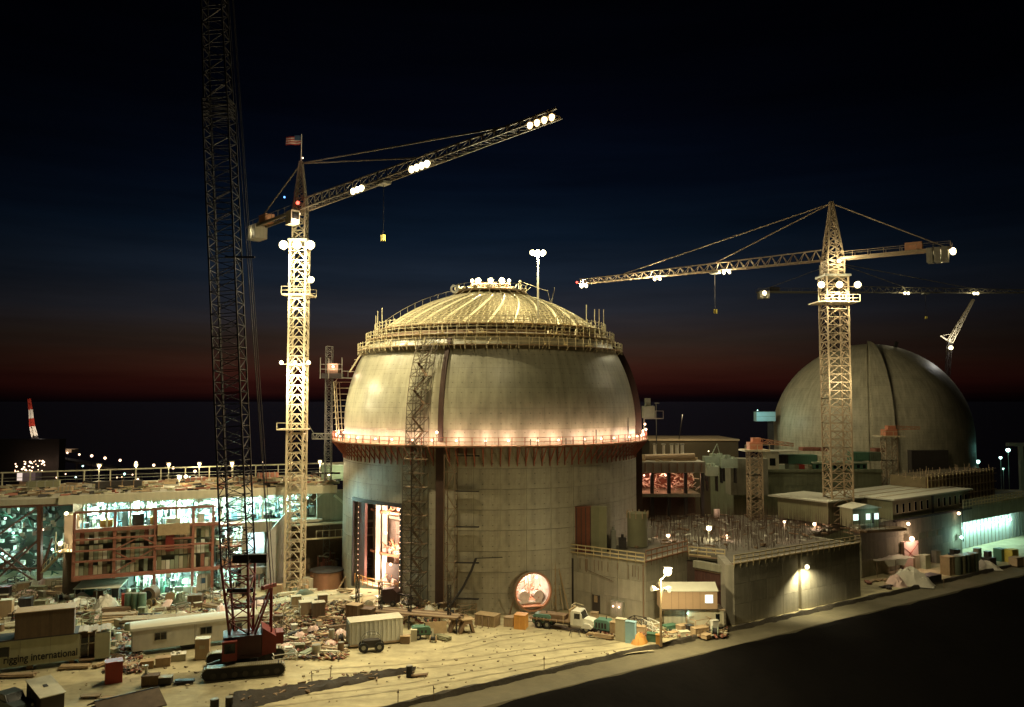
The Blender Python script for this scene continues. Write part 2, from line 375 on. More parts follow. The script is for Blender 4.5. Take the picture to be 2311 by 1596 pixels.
# service path at its foot, with a low ragged earth kerb
g = MB(); us = [-60 + 1.2*i for i in range(190)]
for u_ in us:
    for s_, z_ in ((-.2, -.3), (.1, -.25), (.3, -.24), (.55, -.24), (4.2, -.22), (4.6, -.6)):
        j_ = ru(-.10, .12) if s_ < .5 else 0
        p = A0 + DR*u_ + NR*(s_ + j_); g.v.append((p.x, p.y, z_ + (ru(-.08,.10) if -.3 < s_ < .5 else 0)))
for i in range(len(us)-1):
    for k in range(5):
        a = i*6+k; g.f.append((a, a+1, a+7, a+6))
struct(g, 'path', mat('path_dirt', (.115,.098,.058), .95, .35, .5, bump=.6, bscale=2), smooth=True)
g = MB()
for u_ in us:
    for s_, z_ in ((-.5, -.1), (-.22, .26), (.02, .24), (.26, -.3)):
        p = A0 + DR*u_ + NR*(s_ + ru(-.09, .09)); g.v.append((p.x, p.y, z_ + (ru(-.14,.10) if z_ > 0 else 0)))
for i in range(len(us)-1):
    for k in range(3):
        a = i*4+k; g.f.append((a, a+1, a+5, a+4))
struct(g, 'kerb', mat('kerb_earth_shade', (.045,.036,.024), .95, .5, 1.5, bump=.8, bscale=3), smooth=True)  # shade on the kerb's near side is put into this dark colour
# stakes along the kerb and the trench
def stake(px, py, h=1.1, lab=''):
    p = U(px, py); t = thing('stake', lab, 'stake', p, group='survey stakes beside the service path')
    MB().bar((0,0,-.2), (ru(-.15,.15), 0, h), .07).part('post', WOOD_D, t); MB().cbox(0,0,h*.8,.22,.03,.12).part('flag', TAN, t)
for (x, y, l) in ((898,1588,'thin leaning stake in the pale dirt nearest the lower picture edge'), (980,1580,'thin stake in the dirt just left of the path kerb'), (1228,1510,'stake standing in bright dirt above the earth kerb'),
               (705,1545,'stake on the edge of the dark trench near the crawler track'), (745,1532,'short stake beyond the dark trench'), (2130,1326,'stake beside the path below the wrapped drums')):
    stake(x, y, 1.3, l)
# pairs of wheel ruts pressed into the yard
g = MB()
for pts in (((560,1592),(900,1552),(1250,1490),(1480,1462)),((700,1520),(980,1500),(1250,1462),(1400,1445)),((640,1400),(760,1370),(860,1345)),((1010,1470),(1130,1440),(1240,1425)),((600,1372),(700,1350),(800,1345))):
    P_ = [U(*p) for p in pts]; Q_ = []
    for i in range(len(P_)-1):
        for k in range(16): Q_.append(P_[i].lerp(P_[i+1], k/16))
    for it in range(6): Q_ = [Q_[0]] + [(Q_[i-1]+Q_[i]*2+Q_[i+1])/4 for i in range(1, len(Q_)-1)] + [Q_[-1]]
    for off in (-.85, .85):
        o = len(g.v); w_ = ru(.13,.2)
        for i, q in enumerate(Q_):
            d_ = (Q_[min(i+1,len(Q_)-1)] - Q_[max(i-1,0)]).normalized(); n_ = Vector((-d_.y, d_.x, 0)); j_ = ru(-.05,.05)
            for s_ in (-w_, w_):
                p = q + n_*(off+s_+j_); g.v.append((p.x, p.y, gz(p.x,p.y)+.03))
        for i in range(len(Q_)-1): a = o+2*i; g.f.append((a,a+1,a+3,a+2))
struct(g, 'wheel_ruts', mat('rut_dirt', (.335,.285,.17), .95, .7, .8))
# trench of churned mud
g = MB()
tr = [(528,1588,60),(600,1572,36),(690,1556,26),(780,1540,20),(860,1525,14),(945,1514,7)]
n = len(tr)
rows = []
for (x, y, hw) in tr:
    a = U(x, y-hw*.45); c = U(x, y); b_ = U(x, y+hw*.45)
    rows.append([(a.x,a.y,.03),(a.x*.6+c.x*.4,a.y*.6+c.y*.4,.22+ru(0,.12)),(c.x,c.y,.10),(b_.x*.6+c.x*.4,b_.y*.6+c.y*.4,.20+ru(0,.1)),(b_.x,b_.y,.03)])
rr = []
for i in range(n-1):
    for k in range(8):
        f = k/8; rr.append([tuple(Vector(rows[i][j]).lerp(Vector(rows[i+1][j]), f) + Vector((ru(-.25,.25), ru(-.15,.15), ru(-.05,.12) if 0<j<4 else -.06))) for j in range(5)])
for r_ in rr: g.v += r_
for i in range(len(rr)-1):
    for j in range(4): a = i*5+j; g.f.append((a, a+1, a+6, a+5))
struct(g, 'mud_track', mat('mud', (.035,.027,.018), .95, .5, .8, bump=.8, bscale=2.5), smooth=True)
g = MB()
for k in range(34):
    i = random.randrange(n-1); f = rnd(); x = tr[i][0]+(tr[i+1][0]-tr[i][0])*f; y = tr[i][1]+(tr[i+1][1]-tr[i][1])*f + ru(-14,14)
    p = U(x, y); g.cbox(p.x, p.y, .16, ru(.1,.9), ru(.1,.25), ru(.08,.22), ru(0,3), 0, ru(-.1,.1))
o = g.part('trench_rubble', WOOD_D); o['kind'] = 'stuff'; o['label'] = 'broken timber and rubble lying along the muddy trench'; o['category'] = 'rubble'
g = MB()
for k in range(1500):
    x = ru(-70, 30); y = ru(78, 128); 
    if (Vector((x,y))-A0).dot(NR) > -1: continue
    s_ = ru(.05,.16) if k % 5 else ru(.15,.3); g.cbox(x, y, gz(x,y)+s_*.2, s_*ru(.8,2), s_, s_*ru(.4,.8), ru(0,3), ru(-.3,.3))
o = g.part('scattered_stones', mat('stone', (.30,.25,.16), .9, .4, 3)); o['kind'] = 'stuff'; o['label'] = 'loose stones and lumps of earth scattered over the yard'; o['category'] = 'stones'

# ================================================================ MAIN REACTOR BUILDING
C1 = Vector((-3.6, 134.0, 0)); R1 = 24.0
D2R = PI/180
MAIN = thing('reactor_building', 'large unfinished concrete reactor building with rebar cap and ring of lamps, in the centre', 'reactor building', C1)
CON1 = round_concrete('dome_concrete_main', (.40, .36, .27), R1, 36, 2.8, 0.0, dome=False, th_off=math.radians(2))
CON1D = round_concrete('dome_concrete_upper', (.35, .325, .225), R1, 36, 2.9, 25.0, rough=.36)
def boolean_cut(o, cutter):
    md = o.modifiers.new('cut', 'BOOLEAN'); md.operation = 'DIFFERENCE'; md.object = cutter; md.solver = 'EXACT'
    dg = bpy.context.evaluated_depsgraph_get(); me = bpy.data.meshes.new_from_object(o.evaluated_get(dg)); o.modifiers.clear(); o.data = me
wall = MB().sector([(R1-.06, -1), (R1-.06, 24.9)], [(R1-1.4, -1), (R1-1.4, 24.9)], 0, 2*PI, 144).part('cylinder_wall', CON1, MAIN, smooth=30)
door_cut = MB().sector([(R1+1, 2.3), (R1+1, 14.0)], [(R1-3, 2.3), (R1-3, 14.0)], -56*D2R, -30*D2R, 10).part('cutter', CONC, MAIN)
HA = 15.3*D2R; hd = Vector((math.sin(HA), -math.cos(HA), 0))
hatch_cut = MB().tube(hd*(R1-4) + Vector((0,0,2.95)), hd*(R1+3) + Vector((0,0,2.95)), 2.62, 40).part('cutter', CONC, MAIN)
bpy.context.view_layer.update()
boolean_cut(wall, door_cut); boolean_cut(wall, hatch_cut)
# concrete lift panels, each its own piece
def pan_mesh(i): return MB().sector([(R1+.03, .02), (R1+.03, 2.78)], [(R1-.08, .02), (R1-.08, 2.78)], .06*D2R, 8.607*D2R, 5).mesh('concrete_panel', CON1)
PILS = [(-16.4, -13.6), (81, 86)]; PW = 26/3
for row in range(8):
    for k in range(-6, 20):
        th = -56 + PW*k
        if th > 112: continue
        mid = th+PW/2
        if k in (0,1,2) and row < 5: continue
        if any(abs(mid-(a+b)/2) < .1 for a, b in PILS): continue
        me = cached(('pan', row % 3), lambda: pan_mesh(row % 3))
        o = inst('concrete_panel', me, MAIN, (0,0,row*2.8), th*D2R)
        if abs(mid-15.3) < 12 and row < 2:
            bpy.context.view_layer.update(); boolean_cut(o, hatch_cut)
bpy.data.objects.remove(door_cut); bpy.data.objects.remove(hatch_cut)
# dome shell
prof_o = [(R1, 24.9)] + [(R1*math.cos(a*D2R), 25 + R1*math.sin(a*D2R)) for a in range(2, 36, 3)] ; prof_i = [(r*.94, 25+(z-25)*.94 if z > 25 else 24.9) for r, z in prof_o]
MB().sector(prof_o, prof_i, 0, 2*PI, 144).part('dome_shell', CON1D, MAIN, smooth=30)
# dark steel bands up wall and dome; their shade is put into the colour
BAND_SHADE = mat('shaded_band_steel', (.060,.030,.020), .75, .4, .8)
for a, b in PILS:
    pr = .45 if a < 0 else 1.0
    MB().sector([(R1+pr, 0), (R1+pr, 22.3)], [(R1-.1, 0), (R1-.1, 22.3)], a*D2R, b*D2R, 5).part('wall_shade_band', BAND_SHADE, MAIN, smooth=30)
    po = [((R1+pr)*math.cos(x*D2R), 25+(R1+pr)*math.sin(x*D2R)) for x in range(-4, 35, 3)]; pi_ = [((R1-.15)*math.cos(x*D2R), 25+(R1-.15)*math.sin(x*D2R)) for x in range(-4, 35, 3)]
    MB().sector(po, pi_, (a+.6)*D2R, (b-.6)*D2R, 5).part('dome_shade_band', BAND_SHADE, MAIN, smooth=30)
# tall doorway: jambs with little lamps, interior
frame = MB()
for th in (-56, -30):
    frame.sector([(R1+.35, 1.4), (R1+.35, 14.3)], [(R1-1.5, 1.4), (R1-1.5, 14.3)], (th-(.8 if th < -50 else 0))*D2R, (th+(0 if th < -50 else .8))*D2R, 2)
frame.sector([(R1+.35, 14.0), (R1+.35, 14.5)], [(R1-1.5, 14.0), (R1-1.5, 14.5)], -56.8*D2R, -29.2*D2R, 12)
frame.part('door_frame', STEEL_D, MAIN)
pt = MB()
pt.sector([(R1-.5,2.3),(R1-.5,14)], [(R1-.9,2.3),(R1-.9,14)], -56*D2R, -50.5*D2R, 3)
pt.part('door_leaf', mat('dark_red_steel', (.10,.035,.025), .6, .3, 1), MAIN)
def cyl(th, r, z): return Vector((r*math.sin(th*D2R), -r*math.cos(th*D2R), z))
for th in (-55.2, -29.6):
    for k in range(15): inst('door_lamp', globe_mesh(.055, E_PINK), MAIN, cyl(th, R1+.42 if th > -50 else R1-.40, 2.9+.78*k))
PINKW = mat('interior_plaster', (.62,.52,.44), .8, .3, .6, bump=.3)
MB().cbox(0,0,2.1,32,32,.3).part('inner_floor', CONC, MAIN)
MB().sector([(19.2,.6),(19.2,13.8)], [(18.8,.6),(18.8,13.8)], -80*D2R, 0, 14).part('inner_wall', PINKW, MAIN, label='pale inner wall seen through the tall doorway')
for th, r in ((-49.6, 21.4), (-46.8, 20.9), (-33.0, 20.7)):
    p = cyl(th, r, 0); MB().box(p.x-.35, p.x+.35, p.y-.35, p.y+.35, .6, 13.9).part('inner_column', WHITEP, MAIN)
for z in (6.2, 12.3):
    MB().sector([(21.5, z), (21.5, z+.35)], [(19.4, z), (19.4, z+.35)], -56*D2R, -30*D2R, 8).part('inner_gallery', STEEL_O, MAIN)
g = MB()
for k in range(150):
    th = ru(-46,-31); p = cyl(th, ru(19.6, 21.6), random.choice((2.3, 6.6, 6.6, 12.5)) + ru(.05,1.5)); q = p + Vector((ru(-1,1), ru(-.6,.6), ru(-1,1.2))); g.bar(p, q, ru(.05,.16))
g.part('inner_pipework', STEEL_O, MAIN, stuff=True)
g = MB()
for k in range(60):
    th = ru(-46,-31); p = cyl(th, ru(19.8, 21.4), random.choice((2.3, 6.6, 6.6))); g.cbox(p.x, p.y, p.z+.3, ru(.3,1.1), ru(.3,.8), ru(.3,1.0), ru(0,3))
g.part('inner_equipment', TARP_P, MAIN, stuff=True)
g = MB()
for th in range(-55, -30, 3):
    g.bar(cyl(th, R1+.1, 2.0), cyl(th, R1+.1, 3.3), .08)
for z in (2.7, 3.3): 
    for th in range(-55, -32, 3): g.bar(cyl(th, R1+.1, z), cyl(th+3, R1+.1, z), .07)
g.part('door_barrier', ORANGE, MAIN)
for th, z in ((-36, 13.2), (-43, 9.6), (-34, 9.2), (-40, 5.2)):
    inst('inner_lamp', globe_mesh(.22, E_PINK), MAIN, cyl(th, 21.8, z))
light(MAIN, cyl(-41, 22.9, 12.8), 1700, PINK, .4); light(MAIN, cyl(-44, 22.9, 4.4), 1500, PINK, .4); light(MAIN, cyl(-37, 22.6, 8.0), 900, PINK, .4)
p = cyl(-40, 20.9, 0); MB().cbox(p.x,p.y,3.9,3.6,.5,2.6,-40*D2R).part('dark_room', ROOF_D, MAIN); p = cyl(-34.5, 21.3, 0); MB().cbox(p.x,p.y,3.6,1.4,.3,2.4,-34*D2R).part('orange_screen', ORANGE, MAIN)
p = cyl(-41, 19.8, 0); MB().cbox(p.x,p.y,11.6,6,.5,.5,-40*D2R).part('white_beam', WHITEP, MAIN)
# round equipment hatch
hc = hd*R1 + Vector((0,0,2.95)); ang = math.atan2(hd.y, hd.x)
def ring(mb, c, n_, r0, r1, dep, k=40):
    """washer with axis n_"""
    a = Vector((0,0,1)); b_ = n_.cross(a).normalized(); o = len(mb.v)
    for i in range(k):
        t_ = 2*PI*i/k; e = a*math.cos(t_)+b_*math.sin(t_)
        for r, d_ in ((r0,0),(r1,0),(r1,dep),(r0,dep)): mb.v.append(tuple(c + e*r + n_*d_))
    for i in range(k):
        j = (i+1) % k
        for q in range(4): mb.f.append((o+4*i+q, o+4*j+q, o+4*j+(q+1)%4, o+4*i+(q+1)%4))
    return mb
ring(MB(), hc - hd*1.6, hd, 2.42, 2.66, 2.3).part('hatch_ring', STEEL_O, MAIN, smooth=30)
ring(MB(), hc + hd*.45, hd, 2.45, 2.78, .18).part('hatch_flange', STEEL_G, MAIN, smooth=30)
HL = mat('hatch_liner', (.74,.68,.60), .5, .45, .9, bump=.4)
ring(MB(), hc - hd*7, hd, 2.36, 2.41, 7.2).part('hatch_barrel', HL, MAIN, smooth=30)
MB().tube(hc - hd*7.2, hc - hd*7.0, 2.5, 40).part('hatch_back_wall', HL, MAIN)
b_ = hd.cross(Vector((0,0,1))).normalized()
MB().cbox(hc.x-hd.x*3, hc.y-hd.y*3, .95, 3.0, 7.5, .12, ang-PI/2).part('hatch_floor', STEEL_O, MAIN)
for s_ in (-.28, .28): MB().cbox(hc.x-hd.x*2.2+b_.x*s_, hc.y-hd.y*2.2+b_.y*s_, 3.5, .16, .2, 3.6, ang-PI/2).part('hatch_post', CREAM, MAIN)
g = MB()
for k in range(60):
    p = hc - hd*ru(.5,6) + b_*ru(-1.8,1.8) + Vector((0,0,ru(-1.8,1.2))); g.bar(p, p + b_*ru(-.6,.6) + Vector((0,0,ru(-.5,.5))) + hd*ru(-.6,.6), ru(.05,.18))
g.part('hatch_pipework', STEEL_O, MAIN, stuff=True)
for s_ in (-1.25, .9): MB().tube(hc - hd*.6 + b_*s_ + Vector((0,0,-.9)), hc - hd*1.6 + b_*s_ + Vector((0,0,-.9)), .75, 16).part('hatch_equipment', HL, MAIN)
MB().cbox(hc.x-hd.x*.8, hc.y-hd.y*.8, 1.25, 3.2, .8, .22, ang-PI/2).part('hatch_step', WHITEP, MAIN)
light(MAIN, hc - hd*1.2 + Vector((0,0,1.7)), 420, (1,.80,.66), .2); light(MAIN, hc - hd*5 + Vector((0,0,1.5)), 480, (1,.74,.6), .2)
inst('inner_lamp', globe_mesh(.22, E_PINK), MAIN, hc - hd*1.2 + b_*.9 + Vector((0,0,1.7)))
inst('inner_lamp', globe_mesh(.22, E_PINK), MAIN, hc - hd*1.2 - b_*1.0 + Vector((0,0,1.5)))

# lower ring walkway with brackets, rails and lamps
BRR = mat('bracket_red', (.34,.10,.055), .7, .3, 1.5)
MB().sector([(25.85, 22.6), (25.85, 22.8)], [(R1-.1, 22.55), (R1-.1, 22.8)], 0, 2*PI, 120).part('ring_walkway', mat('walkway_deck', (.30,.17,.10), .8, .3, 1), MAIN, smooth=30)
def bracket_mesh(): return MB().bar((0,-R1-.1,22.5),(0,-25.85,22.5),.12).bar((0,-25.8,22.45),(0,-R1-.1,20.4),.13).bar((0,-R1-.1,22.5),(0,-R1-.1,19.9),.13).mesh('walkway_bracket', BRR)
for th in [-110+2.8*i for i in range(80)]:
    if any(a-1 < th < b+1 for a, b in PILS): continue
    inst('walkway_bracket', cached('brk', bracket_mesh), MAIN, (0,0,0), th*D2R)
g = MB()
for r, z in ((25.75, 23.35), (25.75, 23.9)):
    for k in range(90): g.bar(cyl(4*k, r, z), cyl(4*k+4, r, z), .07)
g.part('handrail', BRR, MAIN)
for th in range(-112, 113, 4): inst('rail_post', cached('rpost', lambda: MB().box(-.05,.05,-25.8,-25.7,22.8,23.95).mesh('rail_post', BRR)), MAIN, (0,0,0), th*D2R)
k = 0
for th in list(range(-104, 105, 8)):
    th2 = th + ru(-1.2, 1.2); p = cyl(th2, 25.3, 23.45)
    inst('ring_lamp', globe_mesh(.17, E_PINK), MAIN, p); light(MAIN, cyl(th2, 25.3, 23.65), 330, (1,.70,.50), .2)
for th, z in ((-15, 24.6), (84, 24.2), (88, 25.0), (92, 23.8)): inst('ring_lamp', globe_mesh(.2, E_PINK), MAIN, cyl(th, 25.7, z)); MB().bar(cyl(th,25.7,22.8), cyl(th,25.7,z-.2), .07).part('lamp_post', STEEL_G, MAIN)
for th, h in ((38, 2.0), (56, 3.6), (-61, 1.2), (14, .9), (26, .9), (68,1.3)): MB().bar(cyl(th,25.3,22.8), cyl(th,25.3,22.8+h), .12).part('walkway_pole', STEEL_D, MAIN)
# cabin on the right of the walkway
p = cyl(88, 25.6, 0); MB().box(p.x-.2,p.x+1.6,p.y-1,p.y+1,26.0,28.0).box(p.x+.2,p.x+1.0,p.y-.6,p.y+.6,28,29.3).part('hoist_cabin', GREENL, MAIN)
g = MB()
for dx in (1.7, 3.0): g.bar((p.x+dx,p.y-1,25.9),(p.x+dx,p.y-1,27.2),.08)
g.bar((p.x+1.6,p.y-1,27.2),(p.x+3.0,p.y-1,27.2),.08).bar((p.x-.2,p.y-1,25.95),(p.x+3.0,p.y-1,25.95),.18).bar((p.x,p.y,22.8),(p.x,p.y,26),.2)
g.part('cabin_platform', STEEL_G, MAIN)

# upper scaffold rings
tiers = [(22.0, 36.8), (20.7, 38.5), (19.3, 40.1)]
for i, (r, z) in enumerate(tiers):
    MB().sector([(r, z), (r, z+.12)], [(r-2.6, z), (r-2.6, z+.12)], 0, 2*PI, 90).part('scaffold_deck', WOOD, MAIN, smooth=30)
    g = MB()
    for zz in (z+.55, z+1.1):
        for k in range(72): g.bar(cyl(5*k, r-.05, zz), cyl(5*k+5, r-.05, zz), .07)
    g.part('scaffold_rail', REBAR_L, MAIN)
    for k in range(-28, 29): inst('scaffold_post', cached(('sp', i), lambda: MB().box(-.05,.05,-r,-r+.1,z-.5,z+1.3).mesh('scaffold_post', REBAR_L)), MAIN, (0,0,0), k*4*D2R)
g = MB()
for k in range(360):
    th = k + ru(-.3,.3); i = random.randrange(3); r, z = tiers[i]; rr = r-ru(.2,2.2)
    g.bar(cyl(th, rr, z+.1), cyl(th+ru(-1.5,1.5), rr-ru(-.3,.8), z+ru(.3,1.3)), ru(.05,.14))
    if k % 2: p = cyl(th, rr, z+.2); g.cbox(p.x, p.y, z+.25, ru(.2,1.4), ru(.15,.4), ru(.1,.4), th*D2R)
    g.bar(cyl(th, r-.1, z), cyl(th, r-1.5, z-1.3), .07)
g.part('scaffold_clutter', REBAR_L, MAIN, stuff=True)
MB().sector([(20.9, 36.2), (18.6, 39.4)], [(20.0, 36.2), (17.9, 39.4)], 0, 2*PI, 96).part('form_ring', WOOD_D, MAIN, smooth=30)
for th in (52,60,66,76,-70,-80,-62): MB().bar(cyl(th, 19.1, 41), cyl(th, 19.1, 41+ru(1.8,2.8)), .10).part('ring_pole', REBAR_L, MAIN)
# rebar cap
CZ0, CR, CH = 40.0, 17.9, 6.7; RS = (CR**2+CH**2)/(2*CH)
def cap(th, f, off=0): # f 0 rim ..1 apex
    phi = math.asin(CR/RS)*(1-f); r = (RS+off)*math.sin(phi); return cyl(th, r, CZ0+CH-RS+(RS+off)*math.cos(phi))
MB().sector([(cap(0, i/12, -.35).length and math.hypot(*cap(0,i/12,-.35)[:2]), cap(0,i/12,-.35).z) for i in range(13)], [(max(0,math.hypot(*cap(0,i/12,-.5)[:2])), cap(0,i/12,-.5).z) for i in range(13)], 0, 2*PI, 72).part('steel_liner', LINER, MAIN, smooth=30)
g = MB()
for k in range(110):
    th = k*360/110
    for i in range(9): g.bar(cap(th, i/10.5, .1), cap(th+1.6, (i+1)/10.5, .1), .08)
for i in range(30):
    f = i/32
    for k in range(48): g.bar(cap(k*7.5, f, .2), cap(k*7.5+7.5, f, .2), .07)
g.part('rebar_mesh', REBAR_L, MAIN, stuff=True)
def rib_m():
    g = MB()
    for i in range(11): g.bar(cap(0+i*2.4, i/12, .3), cap(0+(i+1)*2.4, (i+1)/12, .3), .24)
    return g.mesh('cap_rib', mat('cap_rib_steel', (.85,.76,.48), .45, .2, 2))
for k in range(30): inst('cap_rib', cached('rib', rib_m), MAIN, (0,0,0), k*12*D2R)
g = MB()
for (th0, th1) in ((-88,-84),(-60,-44)):
    pass
for k in range(10): a = cap(-78, .05+.07*k, .3); g.bar(a, a+Vector((0,0,1.1)), .06)
for k in range(9): g.bar(cap(-78,.05+.07*k,1.3), cap(-78,.12+.07*k,1.3), .06)
g.part('cap_ladder', REBAR_L, MAIN)
ring(MB(), cap(-50,.62,.9)+Vector((0,0,.5)), Vector((.3,-.95,0)).normalized(), .38, .7, .2, 16).part('cable_reel', WHITEP, MAIN)
# crown platform and its lamps
MB().sector([(6.0,46.9),(6.0,47.15)], [(.2,46.9),(.2,47.15)], 0, 2*PI, 32).part('crown_deck', WOOD, MAIN)
g = MB()
for k in range(24): g.bar(cyl(15*k,6,47.1), cyl(15*k,6,48.1), .07); g.bar(cyl(15*k,6,48.1), cyl(15*k+15,6,48.1), .06); g.bar(cyl(15*k,6,46.9), cyl(15*k,7.5,45.9), .1)
for k in range(70): p = cyl(ru(0,360), ru(1,6.6), 47.1); g.bar(p, p+Vector((ru(-1.2,1.2),ru(-.5,.5),ru(.2,1.3))), ru(.05,.16))
for k in range(25): p = cyl(ru(0,360), ru(1,5.6), 47.1); g.cbox(p.x,p.y,47.5,ru(.3,1.0),ru(.3,.6),ru(.3,.9),ru(0,3))
g.part('crown_equipment', REBAR_L, MAIN, stuff=True)
g = MB().lattice((-3.3,0,48.3), (3.3,0,48.3), .7, .7, 8, .08, .05)
for x in (-2.4, 0, 2.4): g.bar((x,0,47.1),(x,0,48.1),.14)
g.part('lamp_frame', STEEL_O, MAIN)
for k, (x, s_) in enumerate(((-3.1,.6),(-2.1,.95),(0,.95),(1.9,1.05),(3.1,.6))):
    floodlight(MAIN, (x, -.35, 49.1), s_, E_WARM, rot=(.3,0,ru(-.3,.3)), world=False)
    light(MAIN, (x*1.0, -1.2, 49.4), 2300, WARM, .35)
light(MAIN, (0, 4.5, 49.6), 3000, WARM, .35)
g = MB().lattice((4.8,1,47),(5.0,1,49.4),.5,.3,4,.07,.04).bar((5,1,49.2),(9.6,0,47.4),.07).bar((9.6,0,47.6),(10.2,0,45),.1).bar((10.8,0,48),(10.2,0,45),.1)
g.part('crown_davit', REBAR_L, MAIN)
# light mast standing on the upper ring
LMAST = thing('light_mast', 'tall thin pole with a blazing lamp, rising from the main dome top scaffold', 'light mast', C1 + cyl(24, 18.3, 41.0))
lz = V3(1240, 572, LMAST.location.y).z
MB().tube((0,0,0), (0,0,lz-41.0-.4), .15, 8).part('pole', CREAM, LMAST)
MB().cbox(0,0,lz-41.0-.3,1.8,.2,.12).part('crossarm', STEEL_G, LMAST)
for x in (-.85,0,.85): floodlight(LMAST, (x,-.1,lz-41.0+.1), .8, E_WARM, rot=(.2,0,x*.5), world=False)
light(LMAST, (0,-.9,lz-41.0+.1), 14000, WARM, .5)

# scaffold stair tower up the wall and dome left of the dark band
def follow(th, r_off, z):
    if z <= 25: r = R1 + r_off
    else: r = math.sqrt(max(1., (R1+r_off)**2 - (z-25)**2))
    return C1 + cyl(th, r, z)
ST = thing('scaffold_stair_tower', 'dark scaffold stair tower climbing the reactor wall and dome just left of the dark band', 'scaffold', C1 + cyl(-21.5, 27, 0))
g = MB(); h = 0
for z in [i*1.9 for i in range(20)]:
    for (ta, tb) in ((-24.5,-21.5),(-21.5,-18.5)):
        w = 2.2 if z < 22 else 1.5
        a0, a1 = follow(ta, .95, z), follow(ta, .95+w, z); b0, b1 = follow(tb, .95, z), follow(tb, .95+w, z)
        zn = z+1.9; c0, c1 = follow(ta, .95, zn), follow(ta, .95+w, zn); d0, d1 = follow(tb, .95, zn), follow(tb, .95+w, zn)
        for p, q in ((a0,c0),(a1,c1),(b1,d1),(b0,d0)): g.bar(p, q, .09)
        for p, q in ((a1,b1),(a0,a1),(b0,b1),(a1+(c1-a1)*.5,b1+(d1-b1)*.5),(a1+(c1-a1)*.25,b1+(d1-b1)*.25)): g.bar(p, q, .08)
        g.bar(a1, d0, .07)
        g.bar(a1, d1, .06) if h % 2 else g.bar(b1, c1, .06)
        h += 1
g.part('scaffold_frame', mat('scaffold_dark', (.085,.065,.04), .7, .4, 2), ST, world=True)
for i in range(1, 19):
    z = i*1.9; p = follow(-21.5, 1.9, z); MB().cbox(p.x, p.y, z+.03, 3.0 if i % 2 else 2.1, 1.0, .08, -21.5*D2R).part('scaffold_plank', WOOD_D, ST, world=True)
    q = follow(-21.5+ (2 if i % 2 else -2), 1.7, z); r_ = follow(-21.5 - (2 if i % 2 else -2), 1.7, z+1.9); MB().bar(q, r_, .5, .08).part('stair_flight', WOOD_D, ST, world=True)
ST2 = thing('scaffold_stair_tower', 'second slimmer scaffold tower on the reactor wall, to the right of the dark band', 'scaffold', C1 + cyl(-11, 26, 0))
g = MB()
for i in range(9):
    z = i*2.4; 
    for (ta, tb) in ((-12.6,-9.2),):
        a0, a1, b0, b1 = follow(ta,.1,z), follow(ta,1.7,z), follow(tb,.1,z), follow(tb,1.7,z); zn = z+2.4
        c0, c1, d0, d1 = follow(ta,.1,zn), follow(ta,1.7,zn), follow(tb,.1,zn), follow(tb,1.7,zn)
        for p, q in ((a1,c1),(b1,d1),(a0,c0),(b0,d0)): g.bar(p, q, .08)
        for p, q in ((a1,b1),(a0,a1),(b0,b1)): g.bar(p, q, .06)
        g.bar(a1 if i % 2 else b1, d1 if i % 2 else c1, .07)
g.part('scaffold_frame', REBAR, ST2, world=True)
for i in range(0, 9, 2):
    z = i*2.4+1; p = follow(-6, .6, z+1.2); MB().cbox(p.x, p.y, p.z, 3.4, .5, .14, -6*D2R).part('side_platform', STEEL_D, ST2, world=True)

# left side: hoist mast with platform reaching to the dome
HM = thing('hoist_mast', 'slender dark hoist mast with a machinery cage on top, left of the main dome', 'hoist', U(737, 1302))
hb = HM.location; topz = V3(742, 782, hb.y).z
MB().lattice((0,0,0), (0,0,topz), 1.0, 1.0, 44, .11, .06, 'Z').part('mast', mat('mast_grey', (.16,.15,.13), .6, .3, 2), HM)
cz = V3(742, 850, hb.y).z
g = MB().box(-1.0,2.2,-1.3,1.3,cz-.3,cz+.5); g.part('cage_floor', STEEL_D, HM)
g = MB()
for x in (-1.2,.2,2.4): g.bar((x,-1.3,cz-.4),(x,-1.3,cz+3.1),.12)
for z in (cz+1.2, cz+2.0): g.bar((-1.2,-1.3,z),(2.4,-1.3,z),.08)
g.part('cage_frame', STEEL_G, HM); MB().box(-.2,1.6,-.8,.8,cz+.5,cz+2.2).part('winch', REBAR, HM); 
lp = Vector((.9,-1.2,cz+1.6)); inst('lamp_globe', globe_mesh(.22, E_PINK), HM, lp); light(HM, lp+Vector((0,-.5,0)), 250, PINK, .2)
g = MB(); dx = C1.x-R1-hb.x+5.5
g.bar((2.2,0,cz-.2),(dx,1,cz-.5),1.2,.16)
for k in range(7): x = 2.2+(dx-2.2)*k/6; g.bar((x,-.5,cz-.3),(x,-.5,cz+.9),.08)
g.bar((2.2,-.5,cz+.9),(dx,-.5,cz+.7),.07)
g.part('gangway', STEEL_G, HM)
zb = 23
g = MB().lattice((-2.6,0,zb), (3.4,0,zb), .9,.9, 8, .09,.05).bar((-2.4,0,zb+.4),(-4,0,zb+3),.05)
g.part('tie_frame', STEEL_G, HM)
MB().box(-2.8,2.0,-.2,.2,V3(740,1068,hb.y).z-.15,V3(740,1068,hb.y).z+.15).part('lower_tie', STEEL_D, HM)
